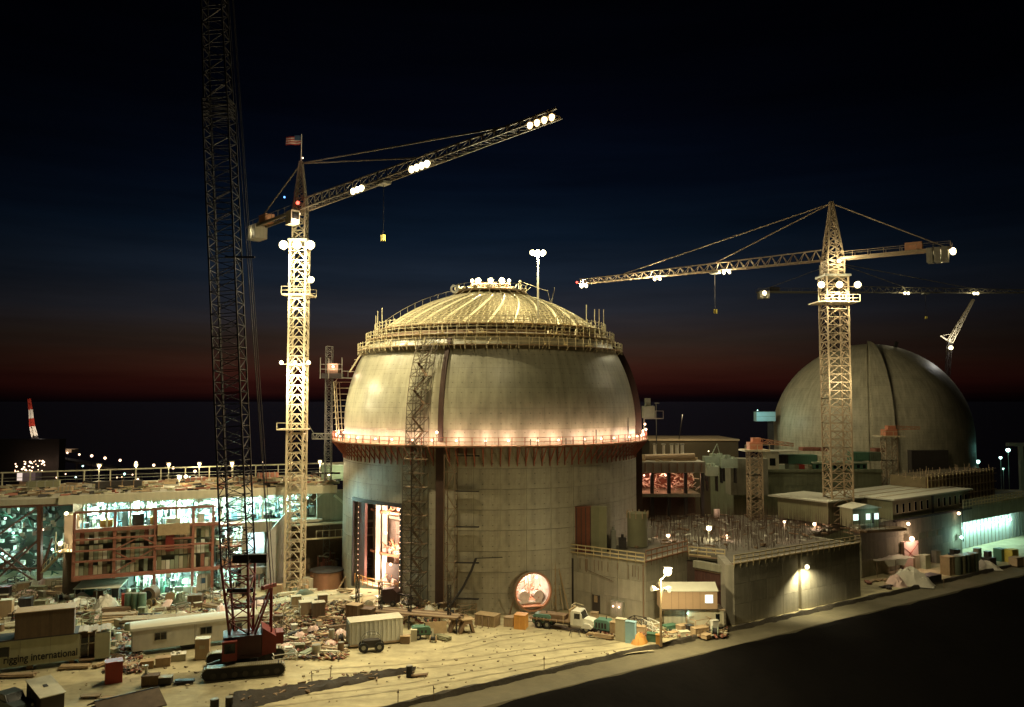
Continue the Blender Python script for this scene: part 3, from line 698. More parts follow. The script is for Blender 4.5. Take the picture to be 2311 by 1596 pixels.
# side scaffold rising beside the left limb
SS = thing('side_scaffold', 'narrow upright scaffold poles on the left edge of the main dome above its walkway', 'scaffold', C1 + cyl(-92, 25.4, 22.8))
g = MB()
for th in (-84,-89,-94):
    g.bar(follow(th, 1.2, 22.8), follow(th,2.8,32), .12)
for z in range(23, 33): g.bar(follow(-82, 1.3+(z-23)*.15, z), follow(-96, 1.3+(z-23)*.15, z), .07); g.bar(follow(-84,1.2+(z-23)*.15,z), follow(-91,1.3+(z-22)*.15,z+1), .06); g.bar(follow(-90,.1,z), follow(-90,1.3+(z-23)*.15,z), .07)
for i in range(5): g.bar(follow(-76+i*1.2, .8, 33.5), follow(-72+i*1.2, .5, 38.5), .10)
for k in range(6): g.bar(follow(-77, .8, 33.5+k), follow(-70, .5, 33.5+k), .07)
g.part('scaffold_frame', STEEL_Y, SS, world=True)

# ================================================================ SECOND DOME
C2 = Vector((93.0, 208.5, 0)); R2 = 24.0; SP2 = 19.6
D2 = thing('reactor_building', 'finished bare concrete reactor dome far right, behind the cream lattice tower crane', 'reactor building', C2)
CON2 = round_concrete('dome_concrete_far', (.44,.395,.28), R2, 40, 2.6, SP2)
fa = math.degrees(math.atan2(-C2.x, C2.y))   # direction of the camera, as an angle in our convention (negative: to its left)
po = [(R2,0),(R2,SP2*.5),(R2,SP2)] + [(R2*math.cos(a*D2R), SP2+R2*math.sin(a*D2R)) for a in range(3, 90, 3)] + [(.05, SP2+R2)]
MB().sector(po, [(r*.96, z*.97) for r, z in po], 0, 2*PI, 120).part('dome_shell', CON2, D2, smooth=30)
fa = fa  # camera-facing angle
def rib2(t0, t1, pr, nm):
    a_ = [((R2+pr)*math.cos(x*D2R), SP2+(R2+pr)*math.sin(x*D2R)) for x in range(0, 86, 3)]; b2 = [((R2-.1)*math.cos(x*D2R), SP2+(R2-.1)*math.sin(x*D2R)) for x in range(0, 86, 3)]
    MB().sector([(R2+pr,0)]+a_, [(R2-.1,0)]+b2, (fa+t0)*D2R, (fa+t1)*D2R, 4).part(nm, CON2, D2, smooth=30)
rib2(2, 13, .8, 'dome_rib'); rib2(-1.0, -.2, .25, 'dome_seam')
g = MB()
for k in range(6):
    p = cyl(fa+30, R2+.2, 0); g.bar(p + Vector((k*1.4-3,-.5,0)), p + Vector((k*1.4-3,-.5,17)), .3)
p = cyl(fa+30, R2+.4, 0); MB().cbox(p.x,p.y,13.5,9,1.6,8,(fa+30)*D2R).part('dark_annex', ROOF_D, D2)
p = cyl(fa+70, 7, SP2+22.5); MB().bar(p, p+Vector((0.4,0,1.8)), .7).part('crown_vent', STEEL_D, D2)
p = V3(1719, 940, C2.y-2); SB = thing('hoist_cabin', 'pale blue box cabin hung on the left edge of the far reactor dome', 'cabin', p)
MB().box(-1.7,3.2,-1.2,1.2,-1.2,1.2).part('cabin_body', BLUE, SB); MB().box(-1.8,3.2,-1.3,1.3,1.2,1.35).part('cabin_roof', STEEL_D, SB); MB().box(1.5,3.0,-.2,.2,-20,-1.2).part('cabin_post', STEEL_D, SB); MB().box(-1.72,3.2,-1.24,-1.2,.02,.07).part('cabin_seam', STEEL_D, SB)
light(SB, (-1.5,-6,.5), 420, CYAN, .3); inst('lamp_globe', globe_mesh(.12, E_CYAN), SB, (-1.5,-1.5,1.6))
# ================================================================ TOWER CRANES
def tower_crane(base, label, w, ztop_mast, zjib, zpeak, jibdir, Rj, Rc, steel, lamps_z, jib_lamps, sec_h=4.6, ties=(.55,.85), cwt=STEEL_O, jw=1.5, upper=None):
    upper = upper or steel
    T = thing('tower_crane', label, 'tower crane', base)
    H = ztop_mast - base.z; n = max(1, round(H/sec_h)); sh = H/n
    jib_dir = Vector((jibdir[0], jibdir[1], 0)).normalized()
    sec = MB()
    sec.lattice((0,0,0), (0,0,sh), w, w, 3, .24, .12, 'K').mesh
    g = MB()
    for sgn in (0,1,2,3): pass
    me = sec.mesh('mast_section', steel)
    for i in range(n): inst('mast_section', me, T, (0,0,i*sh))
    z0 = H
    MB().box(-w*.62,w*.62,-w*.62,w*.62,z0,z0+.35).part('slew_ring', STEEL_G, T)
    zj = zjib - base.z; zp = zpeak - base.z
    MB().lattice((0,0,z0+.3), (0,0,zj-.3), w*.75, w*.8, 3, .22, .14, 'X').part('slew_frame', upper, T)
    MB().lattice((0,0,zj-.4), (0,0,zp), w*.8, .35, 7, .24, .12, 'X').part('tower_peak', upper, T)
    a = math.atan2(jib_dir.y, jib_dir.x)
    def J(r, lat, z): return (jib_dir.x*r - jib_dir.y*lat, jib_dir.y*r + jib_dir.x*lat, z)
    # jib: triangular truss in sections
    ns = 5; r0 = w*.5; L = Rj - r0
    for s_ in range(ns):
        g = MB(); ra = r0 + L*s_/ns; rb = r0 + L*(s_+1)/ns; hh0 = 1.9 - 1.0*(s_/ns); hh1 = 1.9 - 1.0*((s_+1)/ns); m = 5
        for sd in (-1,1): g.bar(J(ra,sd*jw/2,zj), J(rb,sd*jw/2,zj), .17)
        g.bar(J(ra,0,zj+hh0), J(rb,0,zj+hh1), .19)
        for i in range(m):
            f0 = i/m; f1 = (i+1)/m; q0 = ra+(rb-ra)*f0; q1 = ra+(rb-ra)*f1; qm = (q0+q1)/2; hm = hh0+(hh1-hh0)*(f0+f1)/2
            for sd in (-1,1): g.bar(J(q0,sd*jw/2,zj), J(qm,0,zj+hm), .09); g.bar(J(qm,0,zj+hm), J(q1,sd*jw/2,zj), .09)
            g.bar(J(q0,-jw/2,zj), J(q0,jw/2,zj), .09); g.bar(J(q0,-jw/2,zj), J(q1,jw/2,zj), .07)
        g.part('jib_section', upper, T)
    g = MB()
    for sd in (-1,1): g.bar(J(-w*.4,sd*.8,zj), J(-Rc,sd*.8,zj), .28, .45)
    for i in range(7): r = w*.5+(Rc-w*.5)*i/6; g.bar(J(-r,-.8,zj), J(-r,.8,zj), .12)
    for sd in (-1,1):
        g.bar(J(-1,sd*1.0,zj+1.1), J(-Rc,sd*1.0,zj+1.1), .06)
        for i in range(8): r = 1+(Rc-1)*i/7; g.bar(J(-r,sd*1.0,zj), J(-r,sd*1.0,zj+1.1), .06)
    g.part('counter_jib', upper, T)
    g = MB()
    for k in range(3): g.cbox(*J(-Rc+.9+k*1.1,0,zj-.9)[:3], .9, 2.2, 2.4, a)
    g.part('counterweight', CONC, T)
    MB().cbox(*J(-Rc+5.5,0,zj+.8), 2.6, 1.6, 1.5, a).part('winch_house', cwt, T)
    for f in ties: MB().bar((0,0,zp-.3), J(r0+L*f,0,zj+1.9-1.0*f), .16).part('tie_rod', upper, T)
    MB().bar((0,0,zp-.3), J(-Rc+1,0,zj+.4), .16).part('tie_rod', upper, T)
    c = MB().cbox(*J(w*.5,-w*.62-.4,zj-1.5), 1.9, 1.4, 2.1, a).part('operator_cab', CREAM, T); MB().cbox(*J(w*.5+.96,-w*.62-.4,zj-1.3), .05, 1.1, 1.1, a).part('cab_window', GLASS_D, c)
    tr_ = MB().cbox(*J(Rj*.42,0,zj-.35), 1.8, 1.3, .35, a).part('trolley', STEEL_G, T)
    MB().bar(J(Rj*.42,0,zj-.5), J(Rj*.42,0,zj-7.5), .07).part('hoist_rope', STEEL_D, tr_); MB().cbox(*J(Rj*.42,0,zj-7.8), .6,.4,.8, a).part('hook_block', YELLOW, tr_)
    for (r, watts, n_, sz, em, lc, spot) in jib_lamps:
        for k in range(n_):
            rr = r - (n_-1)*.55 + k*1.1
            p = Vector(J(rr, -jw/2-.15, zj-.35)); h = inst('floodlight', flood_mesh(sz), T, p, rot=(.9,0,a-PI/2 if r > 0 else a)); inst('lens', lens_mesh(sz, em), h)
            inst('lamp_globe', globe_mesh(sz*.42, em), T, p + Vector((0,-.15*sz,-.2*sz)))
        light(T, Vector(J(r, -jw/2-.2, zj-1.0)), watts, lc, .4, spot=spot)
    for (z, watts, n_, sz, lc, em) in lamps_z:
        zz = z - base.z
        g = MB()
        for sd in (-1,1): g.bar((sd*w*.95, -w*.6, zz-.2), (-sd*.1, -w*.6, zz-.2), .12)
        g.part('lamp_bracket', steel, T)
        xs_ = [0] if n_ == 1 else [(-.5+k/(n_-1))*w*1.7 for k in range(n_)]
        for x in xs_: floodlight(T, (x, -w*.75, zz), sz, em, rot=(.5,0,0), world=False); 
        light(T, (0, -w*1.1, zz+.1), watts, lc, .5, spot=172, aim=(0,-.1,-1)); light(T, (0, -w*1.25, zz+.2), watts*.07, lc, .5)
    return T, J, zj

# left crane
B1 = Vector((-33.3, 124.0, 0))
T1, J1, zj1 = tower_crane(Vector((B1.x, B1.y, 0)), 'brightly lit cream tower crane with a flag at its peak, left of the main dome', 2.45, 53.7, 58.6, 66.6,
    (.67,-.743), 56.7, 17.6, STEEL_Y,
    [(52.9, 24000, 3, 1.35, WARM, E_WARM), (34.7, 9000, 3, .62, WARM, E_WARM)],
    [(18.5, 34000, 3, .75, E_WARM, WARM, 125), (33.3, 20000, 4, .75, E_WARM, SODIUM, 70), (55.2, 105000, 4, .62, E_SOD, SODIUM, 58), (-15.7, 900, 1, .4, E_WARM, WARM, None)], sec_h=4.4, upper=mat('unlit_jib_steel', (.14,.115,.075), .6, .3, 2))  # cream jib and peak steel darkened in colour to look unlit
# added fill spots at the jib lamps: block wall, left yard, dome front
pj = Vector(J1(55.2, -.9, zj1-1.0)); light(T1, pj, 70000, SODIUM, .4, spot=60, aim=(37,25,-50))
pj = Vector(J1(33.3, -.9, zj1-1.0)); light(T1, pj, 75000, SODIUM, .4, spot=80, aim=(-30,9,-56))
pj = Vector(J1(55.2, -.9, zj1-1.0)); light(T1, pj, 9000, SODIUM, .5, spot=60, aim=(-6,34,-28))
light(T1, (0, -3.2, 44), 1800, WARM, .3); light(T1, (0,-3.0,30), 1600, WARM, .3)  # added lights before the mast so its lattice glows
g = MB().box(-2.2,2.2,-2.0,2.0,45.2,45.4)
for x in (-2.2,2.2): g.bar((x,-2,45.4),(x,-2,46.5),.09).bar((x,2,45.4),(x,2,46.5),.09)
for z in (45.9,46.5): g.bar((-2.2,-2,z),(2.2,-2,z),.08).bar((-2.2,2,z),(2.2,2,z),.08)
g.part('mast_platform', STEEL_Y, T1)
inst('lamp_globe', globe_mesh(.5, E_WARM), T1, (2.2,-1.4,47.6)); light(T1, (2.4,-2.0,47.6), 1500, WARM, .2); MB().bar((1.4,-1.4,47),(2.2,-1.4,47.3),.1).part('lamp_bracket', STEEL_Y, T1)
g = MB().box(-2.6,1.6,-1.8,1.8,24.4,24.6)
for x in (-2.6,1.6): g.bar((x,-1.8,24.4),(x,-1.8,25.5),.08)
g.bar((-2.6,-1.8,25.5),(1.6,-1.8,25.5),.07); g.part('mast_platform', STEEL_Y, T1)
inst('beacon', globe_mesh(.28, E_RED), T1, (0,-1.6,59.6)); inst('cab_lamp', globe_mesh(.2, E_PINK), T1, (0.3,-1.9,57.8)); light(T1, (0.3,-3.2,56.6), 300, PINK, .2)
inst('beacon', globe_mesh(.16, E_BLUE), T1, (-2.2,-1.2,60.6))
# flag and pole on the peak
FL = thing('flag', 'small red and white striped flag flying from the peak of the cream tower crane', 'flag', Vector((B1.x, B1.y, 66.4)))
MB().tube((0,0,0),(0,0,4.6),.06,6).part('flagpole', WHITEP, FL)
for k in range(7):
    g = MB(); z0 = 3.0+.19*k; n = 9; x_end = -2.5
    o = 0
    for i in range(n):
        f = i/(n-1); y = .18*math.sin(f*7+k*.1); x = -.07 + (x_end+.07)*f; dz = -.16*math.sin(f*2.2)
        g.v += [(x,y-.012,z0+dz),(x,y-.012,z0+.188+dz),(x,y+.012,z0+.188+dz),(x,y+.012,z0+dz)]
    for i in range(n-1):
        for q in range(4): g.f.append((4*i+q, 4*i+(q+1)%4, 4*i+4+(q+1)%4, 4*i+4+q))
    g.part('stripe', RED if k % 2 == 0 else WHITEP, FL)
g = MB().box(-1.05,-.08,-.20,-.16,3.55,4.34); g.part('canton', BLUED, FL)
light(FL, (-1.2,-5,1.2), 260, PINK, .2); inst('lamp_globe', globe_mesh(.12, E_PINK), FL, (.4,-.6,.6))

# right crane
P2 = V3(1893, 1165, 140.0); B2 = Vector((P2.x, P2.y, 7.9))
T2, J2, zj2 = tower_crane(B2, 'tan lattice tower crane standing before the far dome, jib pointing left', 3.7, 50.6, 53.8, 64.2,
    (-.82,.57), 51.5, 18.5, mat('tan_steel', (.40,.30,.19), .55, .25, 2),
    [(48.9, 9000, 3, 1.15, WARM, E_WARM)],
    [(51.0, 24000, 2, .75, E_WARM, WARM, None), (34.0, 20000, 2, .6, E_WARM, WARM, None), (19.6, 7000, 2, .55, E_WARM, WARM, None), (-17.5, 20000, 3, 1.0, E_WARM, WARM, None)], sec_h=4.2, ties=(.40,.80))
zz = 46.0 - B2.z
g = MB().box(-3.6,3.6,-2.4,2.4,zz,zz+.2)
for z in (zz+.7, zz+1.3): g.bar((-3.6,-2.4,z),(3.6,-2.4,z),.1)
for k in range(7): g.bar((-3.6+1.2*k,-2.4,zz),(-3.6+1.2*k,-2.4,zz+1.3),.1)
g.part('mast_platform', STEEL_Y, T2)
inst('cab_lamp', globe_mesh(.34, E_WARM), T2, (.2,-2.2,zj2-.6)); light(T2, (.2,-3.4,zj2-.6), 1100, WARM, .2)
inst('beacon', globe_mesh(.22, E_RED), T2, J2(52.2,0,zj2+.4))
light(T2, (0,-5,32-B2.z), 1500, WARM, .3)
# far crane behind, jib level
P3 = V3(1889, 660, 246.0); B3 = Vector((P3.x, P3.y, 0))
T3, J3, zj3 = tower_crane(B3, 'distant dark tower crane behind the far dome, its level jib leaving the picture at right', 3.0, P3.z-6, P3.z, P3.z+9.5, (1,.02), 66, 25, mat('faint_steel', (.16,.14,.09), .6, .3, 2),
    [], [(-23.0, 5200, 1, 1.2, E_WARM, WARM, None), (21.3, 1500, 2, .75, E_WARM, WARM, None), (43.0, 1500, 2, .75, E_WARM, WARM, None)], sec_h=7, ties=(.31,.64), cwt=STEEL_D)
# small lattice boom crane seen above the right shoulder of the far dome
P = V3(2132, 838, 214); LB = thing('luffing_boom', 'small distant lattice boom with a white lamp, above the right shoulder of the far dome', 'crane', P)
k_ = V3(2143, 772, 214) - P; e_ = V3(2197, 676, 214) - P
MB().lattice((0,0,-8), tuple(k_), .9, .9, 8, .13, .07).part('mast', STEEL_D, LB)
MB().lattice(tuple(k_), tuple(e_), 1.2, .4, 8, .14, .08).part('boom', STEEL_Y, LB)
MB().bar(tuple(k_), tuple(V3(2122,758,214)-P), .3).bar(tuple(V3(2122,758,214)-P), tuple(k_+(e_-k_)*.2), .1).part('boom_strut', STEEL_Y, LB)
p = V3(2146,785,213)-P; inst('lamp_globe', globe_mesh(.55, E_WARM), LB, p); light(LB, p+Vector((.5,-3,2)), 1800, WHITE, .3)

# two small pedestal cranes
def small_crane(base, ztop, label, w, boom_end, body):
    t = thing('pedestal_crane', label, 'crane', base); H = ztop-base.z
    n = 3
    for i in range(n): MB().lattice((0,0,H*i/n), (0,0,H*(i+1)/n), w, w, 3, .2, .11, 'X').part('mast_section', MATS['tan_steel'], t)
    MB().box(-w*1.05,w*1.05,-w*.9,w*.9,H,H+.3).part('deck', STEEL_Y, t)
    MB().box(-w*.5,w*.55,-w*.5,w*.5,H+.3,H+1.6).box(-w*.2,w*.5,-w*.3,w*.3,H+1.6,H+2.4).part('machine_house', body, t)
    b_ = Vector(boom_end)-t.location; MB().lattice((w*.2,0,H+1.9), tuple(b_), .9,.5, 7,.12,.07).part('boom', STEEL_O, t)
    g = MB(); 
    for x in (-w,0,w): g.bar((x,-w*.9,H),(x,-w*.9,H+1.2),.07)
    g.bar((-w,-w*.9,H+1.2),(w,-w*.9,H+1.2),.07); g.part('handrail', STEEL_Y, t)
    return t
Pq = V3(1705, 1180, 146); small_crane(Vector((Pq.x,146,6.8)), V3(1705,1018,146).z, 'small orange pedestal crane with boom folded level, left of the stacked containers', 2.2, V3(1790,1004,146), mat('orange_machine', (.55,.22,.12), .6, .3, 2))
Pq = V3(2009, 1100, 172); small_crane(Vector((Pq.x,172,6)), V3(2009,986,172).z, 'small orange pedestal crane in front of the far dome, right of the tan tower crane', 2.4, V3(2075,966,172), mat('orange_machine', (.55,.22,.12), .6, .3, 2))

# ================================================================ CRAWLER CRANE (dark lattice boom left)
CB = U(553, 1512); CR_ = thing('crawler_crane', 'red crawler crane in the left foreground, its dark lattice boom leaving the picture top', 'crawler crane', Vector((CB.x, CB.y, 0)))
ca = math.radians(16); c_, s_ = math.cos(ca), math.sin(ca)
def K(x, y, z): return (x*c_ - y*s_, x*s_ + y*c_, z)
def track(yoff):
    L = 4.1; pts = []
    for i in range(9): a_ = PI/2 + PI*i/8; pts.append((-L+.62 + .62*math.cos(a_), .66+.62*math.sin(a_)))
    for i in range(9): a_ = -PI/2 + PI*i/8; pts.append((L-.62 + .62*math.cos(a_), .66+.62*math.sin(a_)))
    o = MB().prism(pts, yoff-.5, yoff+.5).part('crawler_track', BLACK, CR_, rz=ca, smooth=30)
    sh = MB(); m = 34; per = []
    for i in range(m):
        f = i/m; x = -L+.6+(2*L-1.2)*f; sh.box(x-.09,x+.09,yoff-.56,yoff+.56,1.26,1.36).box(x-.09,x+.09,yoff-.56,yoff+.56,0,.06)
    for i in range(8):
        for sg in (-1,1):
            a_ = (-PI/2+PI*(i+.5)/8); sh.cbox(sg*(L-.62+.66*math.cos(a_)), yoff, .66+.66*math.sin(a_), .12, 1.12, .16, 0, 0, -a_*sg)
    q = sh.part('track_shoes', mat('worn_steel', (.30,.27,.18), .5, .4, 3, metal=.3), o, stuff=True)
    for i in range(7): MB().tube((-L+1.1+i*1.05,yoff-.54,.5),(-L+1.1+i*1.05,yoff-.5,.5),.3,10).part('road_wheel', STEEL_D, o)
    return o
track(-2.6); track(2.6)
MB().box(-1.3,1.3,-2.2,2.2,.5,1.25).tube((0,0,1.2),(0,0,1.6),1.3,16).part('car_body', STEEL_D, CR_, rz=ca)
RC = math.radians(20)
def Q(x, y, z): return (x*math.cos(RC)-y*math.sin(RC), x*math.sin(RC)+y*math.cos(RC), z)
MB().box(-2.3,1.6,-1.5,1.5,1.6,3.9).box(-2.3,1.6,-1.55,1.55,1.6,1.9).part('machine_house', mat('crane_house_dark', (.055,.012,.010), .5, .3, 1), CR_, rz=RC)
MB().prism([(1.65,1.7),(3.1,1.9),(3.1,3.6),(1.65,4.6)], -1.5, 1.5).part('counterweight', REDD, CR_, rz=RC)
MB().box(3.12,3.9,-.9,.9,2.6,3.8).part('power_pack', REDD, CR_, rz=RC)
c = MB().box(-2.4,-.9,-2.35,-1.55,1.7,3.7).part('operator_cab', REDD, CR_, rz=RC); MB().box(-2.2,-1.1,-2.39,-2.36,2.5,3.5).part('cab_window', GLASS_D, c)
MB().bar(Q(-2.6,-.2,1.3),Q(-3.8,-1.0,1.2),.15).part('boarding_step', STEEL_G, CR_)
# gantry and ropes
g = MB()
for sd in (-1,1):
    g.bar(Q(.9,sd*1.1,3.9), Q(2.6,sd*.8,8.6), .20); g.bar(Q(2.6,sd*1.1,4.0), Q(2.6,sd*.8,8.6), .17)
for z in (5.5,7): g.bar(Q(.9+.36*(z-4),-1,z), Q(.9+.36*(z-4),1,z), .12)
g.bar(Q(1.6,-1.0,8.7),Q(3.0,.4,8.7),.4); g.part('gantry', REDD, CR_)
# boom: foot taper, parallel sections, narrower top
foot = Vector(Q(-.55,0,2.4)); 
def bp(zw): # boom axis at height z
    f = (zw-2.4)/70; return foot + Vector((-5.0*f+.2, 1.6*f, 70*f))
bw = 2.85
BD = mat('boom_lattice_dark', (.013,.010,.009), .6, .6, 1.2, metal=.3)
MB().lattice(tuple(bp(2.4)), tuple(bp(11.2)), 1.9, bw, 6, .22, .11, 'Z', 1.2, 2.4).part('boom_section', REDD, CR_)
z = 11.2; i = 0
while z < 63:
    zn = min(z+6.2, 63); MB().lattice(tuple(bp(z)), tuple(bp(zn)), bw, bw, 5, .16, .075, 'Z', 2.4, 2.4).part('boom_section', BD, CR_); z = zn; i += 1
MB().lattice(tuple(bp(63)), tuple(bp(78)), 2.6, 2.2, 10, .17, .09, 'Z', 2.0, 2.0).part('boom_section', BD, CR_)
g = MB()
g.bar(Q(2.5,-.7,8.8), tuple(bp(77)+Vector((1.6,0,0))), .07); g.bar(Q(2.6,.7,8.8), tuple(bp(77)+Vector((1.9,.5,0))), .07)
g.bar(Q(2.8,-1.0,8.8), tuple(bp(77)+Vector((2.1,.2,0))), .06)
g.part('pendant_rope', STEEL_D, CR_)
MB().cbox(*(bp(11.8)+Vector((1.3,0,0))), 3.6, .7, .9, .1).part('boom_spreader', BD, CR_)
MB().cbox(*(bp(8.4)+Vector((.1,0,0))), 2.8, .5, .4, .1).part('boom_spreader', BD, CR_)
MB().bar(tuple(bp(45)), tuple(bp(45)+Vector((3.3,0,0))), .2).part('rope_guide', BD, CR_)
g = MB()
for k in range(26): zz_ = 6+k*2.6; g.bar(tuple(bp(zz_)+Vector((-.4,-1.2,0))), tuple(bp(zz_+2.6)+Vector((-.4,-1.2,0))), .06)
g.part('hoist_rope', STEEL_D, CR_)
# ================================================================ RIGHT-HAND CONCRETE BLOCKS
ZR = 7.7
def q2(px, py, z=0): p = U(px, py, z); return Vector((p.x, p.y))
a0 = Vector((7.6, 113.8)); a1 = q2(1457, 1404); a2 = Vector((24.6, 113.8)); b0 = q2(1657, 1411); b1 = q2(1942, 1345)
DB = (b1-b0).normalized(); NB = Vector((-DB.y, DB.x))      # NB points away from the viewer
b2 = b1 + NB*9; r0 = b0 + Vector((.6, 6.5)); 
BLK = thing('concrete_block', 'low concrete building block with a flat roof full of rebar, right of the main dome', 'concrete building', (20, 115, 0))
def panels(a, b, z0, z1, wish, rows, m, parent, nm='concrete_panel', proud=.05, skip=None):
    a = Vector(a); b = Vector(b); L = (b-a).length; n = max(1, round(L/wish)); d = (b-a)/L; nn = Vector((d.y, -d.x)); hh = (z1-z0)/rows
    me = MB().box(.03, L/n-.03, -proud, .02, .02, hh-.02).mesh(nm, m)
    for i in range(n):
        for r in range(rows):
            if skip and skip(i, r, n): continue
            p = a + d*(L*i/n); o = inst(nm, me, parent, Vector((p.x, p.y, z0+r*hh)) - parent.location, math.atan2(d.y, d.x))
MB().wallbox(a0, a1, -.5, ZR, 1.0).part('side_wall', CONC, BLK, world=True)
MB().wallbox(a1 + (a2-a1).normalized()*.0, a2, -.5, ZR-.02, 1.0).part('front_wall', CONC, BLK, world=True)
panels(a0, a1, 0, ZR, 3.9, 3, CONC, BLK, skip=lambda i, r, n: False); panels(a1, a2, 0, ZR, 3.6, 3, CONC, BLK)
B_ = thing('concrete_block', 'concrete building block with a wall lamp shining down, on the right beside the dirt road', 'concrete building', (40, 113, 0))
slit0 = b0 + (b1-b0)*.475; slit1 = b0 + (b1-b0)*.50
MB().wallbox(b0, slit0, -.5, ZR, 1.0).wallbox(slit1, b1, -.5, ZR, 1.0).wallbox(slit0+NB*.5, slit1+NB*.5, -.5, ZR, .5).part('front_wall', CONC, B_, world=True)
MB().wallbox(r0, b0, -.5, ZR-.02, 1.0, -1).part('side_wall', CONC, B_, world=True)
MB().wallbox(b1, b2, -.5, ZR-.02, 1.0, 1).part('side_wall', CONC_D, B_, world=True)
panels(b0, slit0, 0, ZR, 3.3, 3, CONC, B_); panels(slit1, b1, 0, ZR, 3.3, 3, CONC, B_)
pl = slit0 + (slit1-slit0)*.5 - NB*.8; wl = Vector((pl.x+.4, pl.y, 6.0))
MB().bar((wl.x,wl.y+1.0,6.5),(wl.x,wl.y,6.25),.1).part('lamp_arm', STEEL_G, B_, world=True); inst('lamp_globe', globe_mesh(.3, E_WARM), B_, wl - B_.location); light(B_, wl+Vector((0,-.5,-.3)), 3400, (1,.9,.55), .15, spot=140, aim=(0,.3,-1), world=True)
MB().cbox(wl.x,wl.y+.05,6.42,.8,.6,.12).part('lamp_hood', STEEL_G, B_, world=True)
# roof slab shared by both blocks
back = 150.0
poly = [(a0.x, a0.y+.5), (a1.x-.2, a1.y+.6), (a2.x-.2, a2.y+.6), (r0.x, r0.y), (b0.x+.3, b0.y+.5), (b1.x-.3, b1.y+.4), (b2.x, b2.y), (66, 150), (20, 150)]
poly = [tuple(p) for p in poly]
RF = MB().prism(poly, ZR-1.2, ZR-.12, ax='z'); RFo = RF.part('roof_slab', mat('roof_concrete', (.13,.115,.085), .9, .4, .6, bump=.4), None)
RFo['kind'] = 'structure'; RFo.name = 'roof_deck'
# back walls of the recess
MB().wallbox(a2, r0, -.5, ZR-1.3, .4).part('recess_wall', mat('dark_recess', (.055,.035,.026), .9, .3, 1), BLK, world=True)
# gate of dark boards in the recess
GT = thing('gate', 'tall dark red boarded gate between the two concrete blocks, behind the stacked cabins', 'gate', (r0.x, r0.y, 0))
ga = a2 + (r0-a2)*.15 - Vector((0,1.4)); gb = r0 + (b0-r0)*.55; L = (gb-ga).length; d = (gb-ga)/L; n = 22
me = MB().box(.02, L/n-.02, -.05, .05, 0, 5.6).mesh('board', mat('dark_board', (.075,.03,.022), .9, .4, 1))
for i in range(n): p = ga+d*(L*i/n); inst('board', me, GT, Vector((p.x,p.y,.1+ru(-.05,.1)))-GT.location, math.atan2(d.y,d.x))
MB().bar((ga.x,ga.y-.1,3.4),(gb.x,gb.y-.1,3.4),.14).bar((ga.x,ga.y-.1,5.7),(gb.x,gb.y-.1,5.7),.16).part('gate_rail', WOOD_D, GT, world=True)
MB().bar((ga.x,ga.y,6.4),(gb.x,gb.y,6.4),.8,.9).part('lintel', CONC_D, GT, world=True)
# guard rails (one thing each run), planks as separate pieces of rail
def guard(a, b, z, label, m, h=1.15, step=1.25, out=0., brackets=True):
    a = Vector(a); b = Vector(b); t = thing('guard_rail', label, 'guard rail', (a.x, a.y, z)); L = (b-a).length; d = (b-a)/L; nn = Vector((d.y,-d.x)); n = max(2, round(L/step))
    for k, zz in enumerate((.1, h*.55, h)): MB().bar((nn.x*out,nn.y*out,zz), ((b-a).x+nn.x*out,(b-a).y+nn.y*out,zz), .11, .15).part('rail', m, t)
    pm = MB().box(-.05,.05,-.05,.05,-.1,h+.05); 
    if brackets: pm.bar((0,0,-.1),(0,.12,-.55),.045)
    pme = pm.mesh('post', m)
    for i in range(n+1): p = d*(L*i/n)+nn*out; inst('post', pme, t, (p.x,p.y,0))
    MB().bar((nn.x*(out-.4),nn.y*(out-.4),-.02),((b-a).x+nn.x*(out-.4),(b-a).y+nn.y*(out-.4),-.02),.8,.06).part('walk_plank', WOOD_D, t)
    return t
RW = mat('rail_timber', (.50,.40,.22), .8, .35, 2)
guard(a0+Vector((.6,-.5)), a1, ZR, 'timber guard rail along the left wall top of the concrete block, beside the dome', RW, out=.15)
guard(a1, a2, ZR, 'timber guard rail on the wall top above the bright pole lamp', mat('red_timber', (.32,.16,.09), .8, .35, 2), out=.15, h=1.5)
guard(r0, r0+(Vector((a2.x,a2.y))-r0)*.95, ZR-.5, 'low timber guard rail over the dark gate between the blocks', RW, out=.2)
guard(b0, b1, ZR, 'long timber guard rail along the top of the right concrete block above the wall lamp', RW, out=.15)
# doors and wall fittings on the left block
DA = (a1-a0).normalized(); na = Vector((DA.y,-DA.x)); ra = math.atan2(DA.y, DA.x)
def onA(f, z, out=.1): p = a0+(a1-a0)*f+na*out; return Vector((p.x,p.y,z))
p = onA(.40,1.2); MB().cbox(0,0,0,1.2,.12,2.4).part('door', ROOF_D, BLK, loc=p-BLK.location, rz=ra)
p = onA(.40,1.9,.2); MB().cbox(0,0,0,.5,.1,.9).part('door_sign', WOOD, BLK, loc=p-BLK.location, rz=ra)
MB().wallbox(a0+DA*.3+na*.07, a0+DA*1.3+na*.07, 0, ZR-.8, .1, 1).part('dark_slot', STEEL_D, BLK, world=True)
p = onA(.68,1.1,.35); CB_ = thing('switch_cabinet', 'grey electrical cabinet with two small lit lamps against the concrete wall', 'cabinet', (p.x,p.y,0), ra)
MB().box(-.95,.95,-.3,.3,0,2.2).part('cabinet_body', STEEL_G, CB_)
for x in (-.45,.45): MB().box(x-.4,x+.4,-.34,-.31,.1,2.1).part('cabinet_door', STEEL_G, CB_); inst('indicator_lamp', globe_mesh(.12, E_PINK), CB_, (x,-.42,1.5))
light(CB_, (0,-1.2,1.6), 30, PINK, .1)
g = MB()
for k in range(14): p = onA(ru(.15,.95), ZR-.6, .12); g.bar(p, p+Vector((0,0,-ru(.4,2.2))), .07)
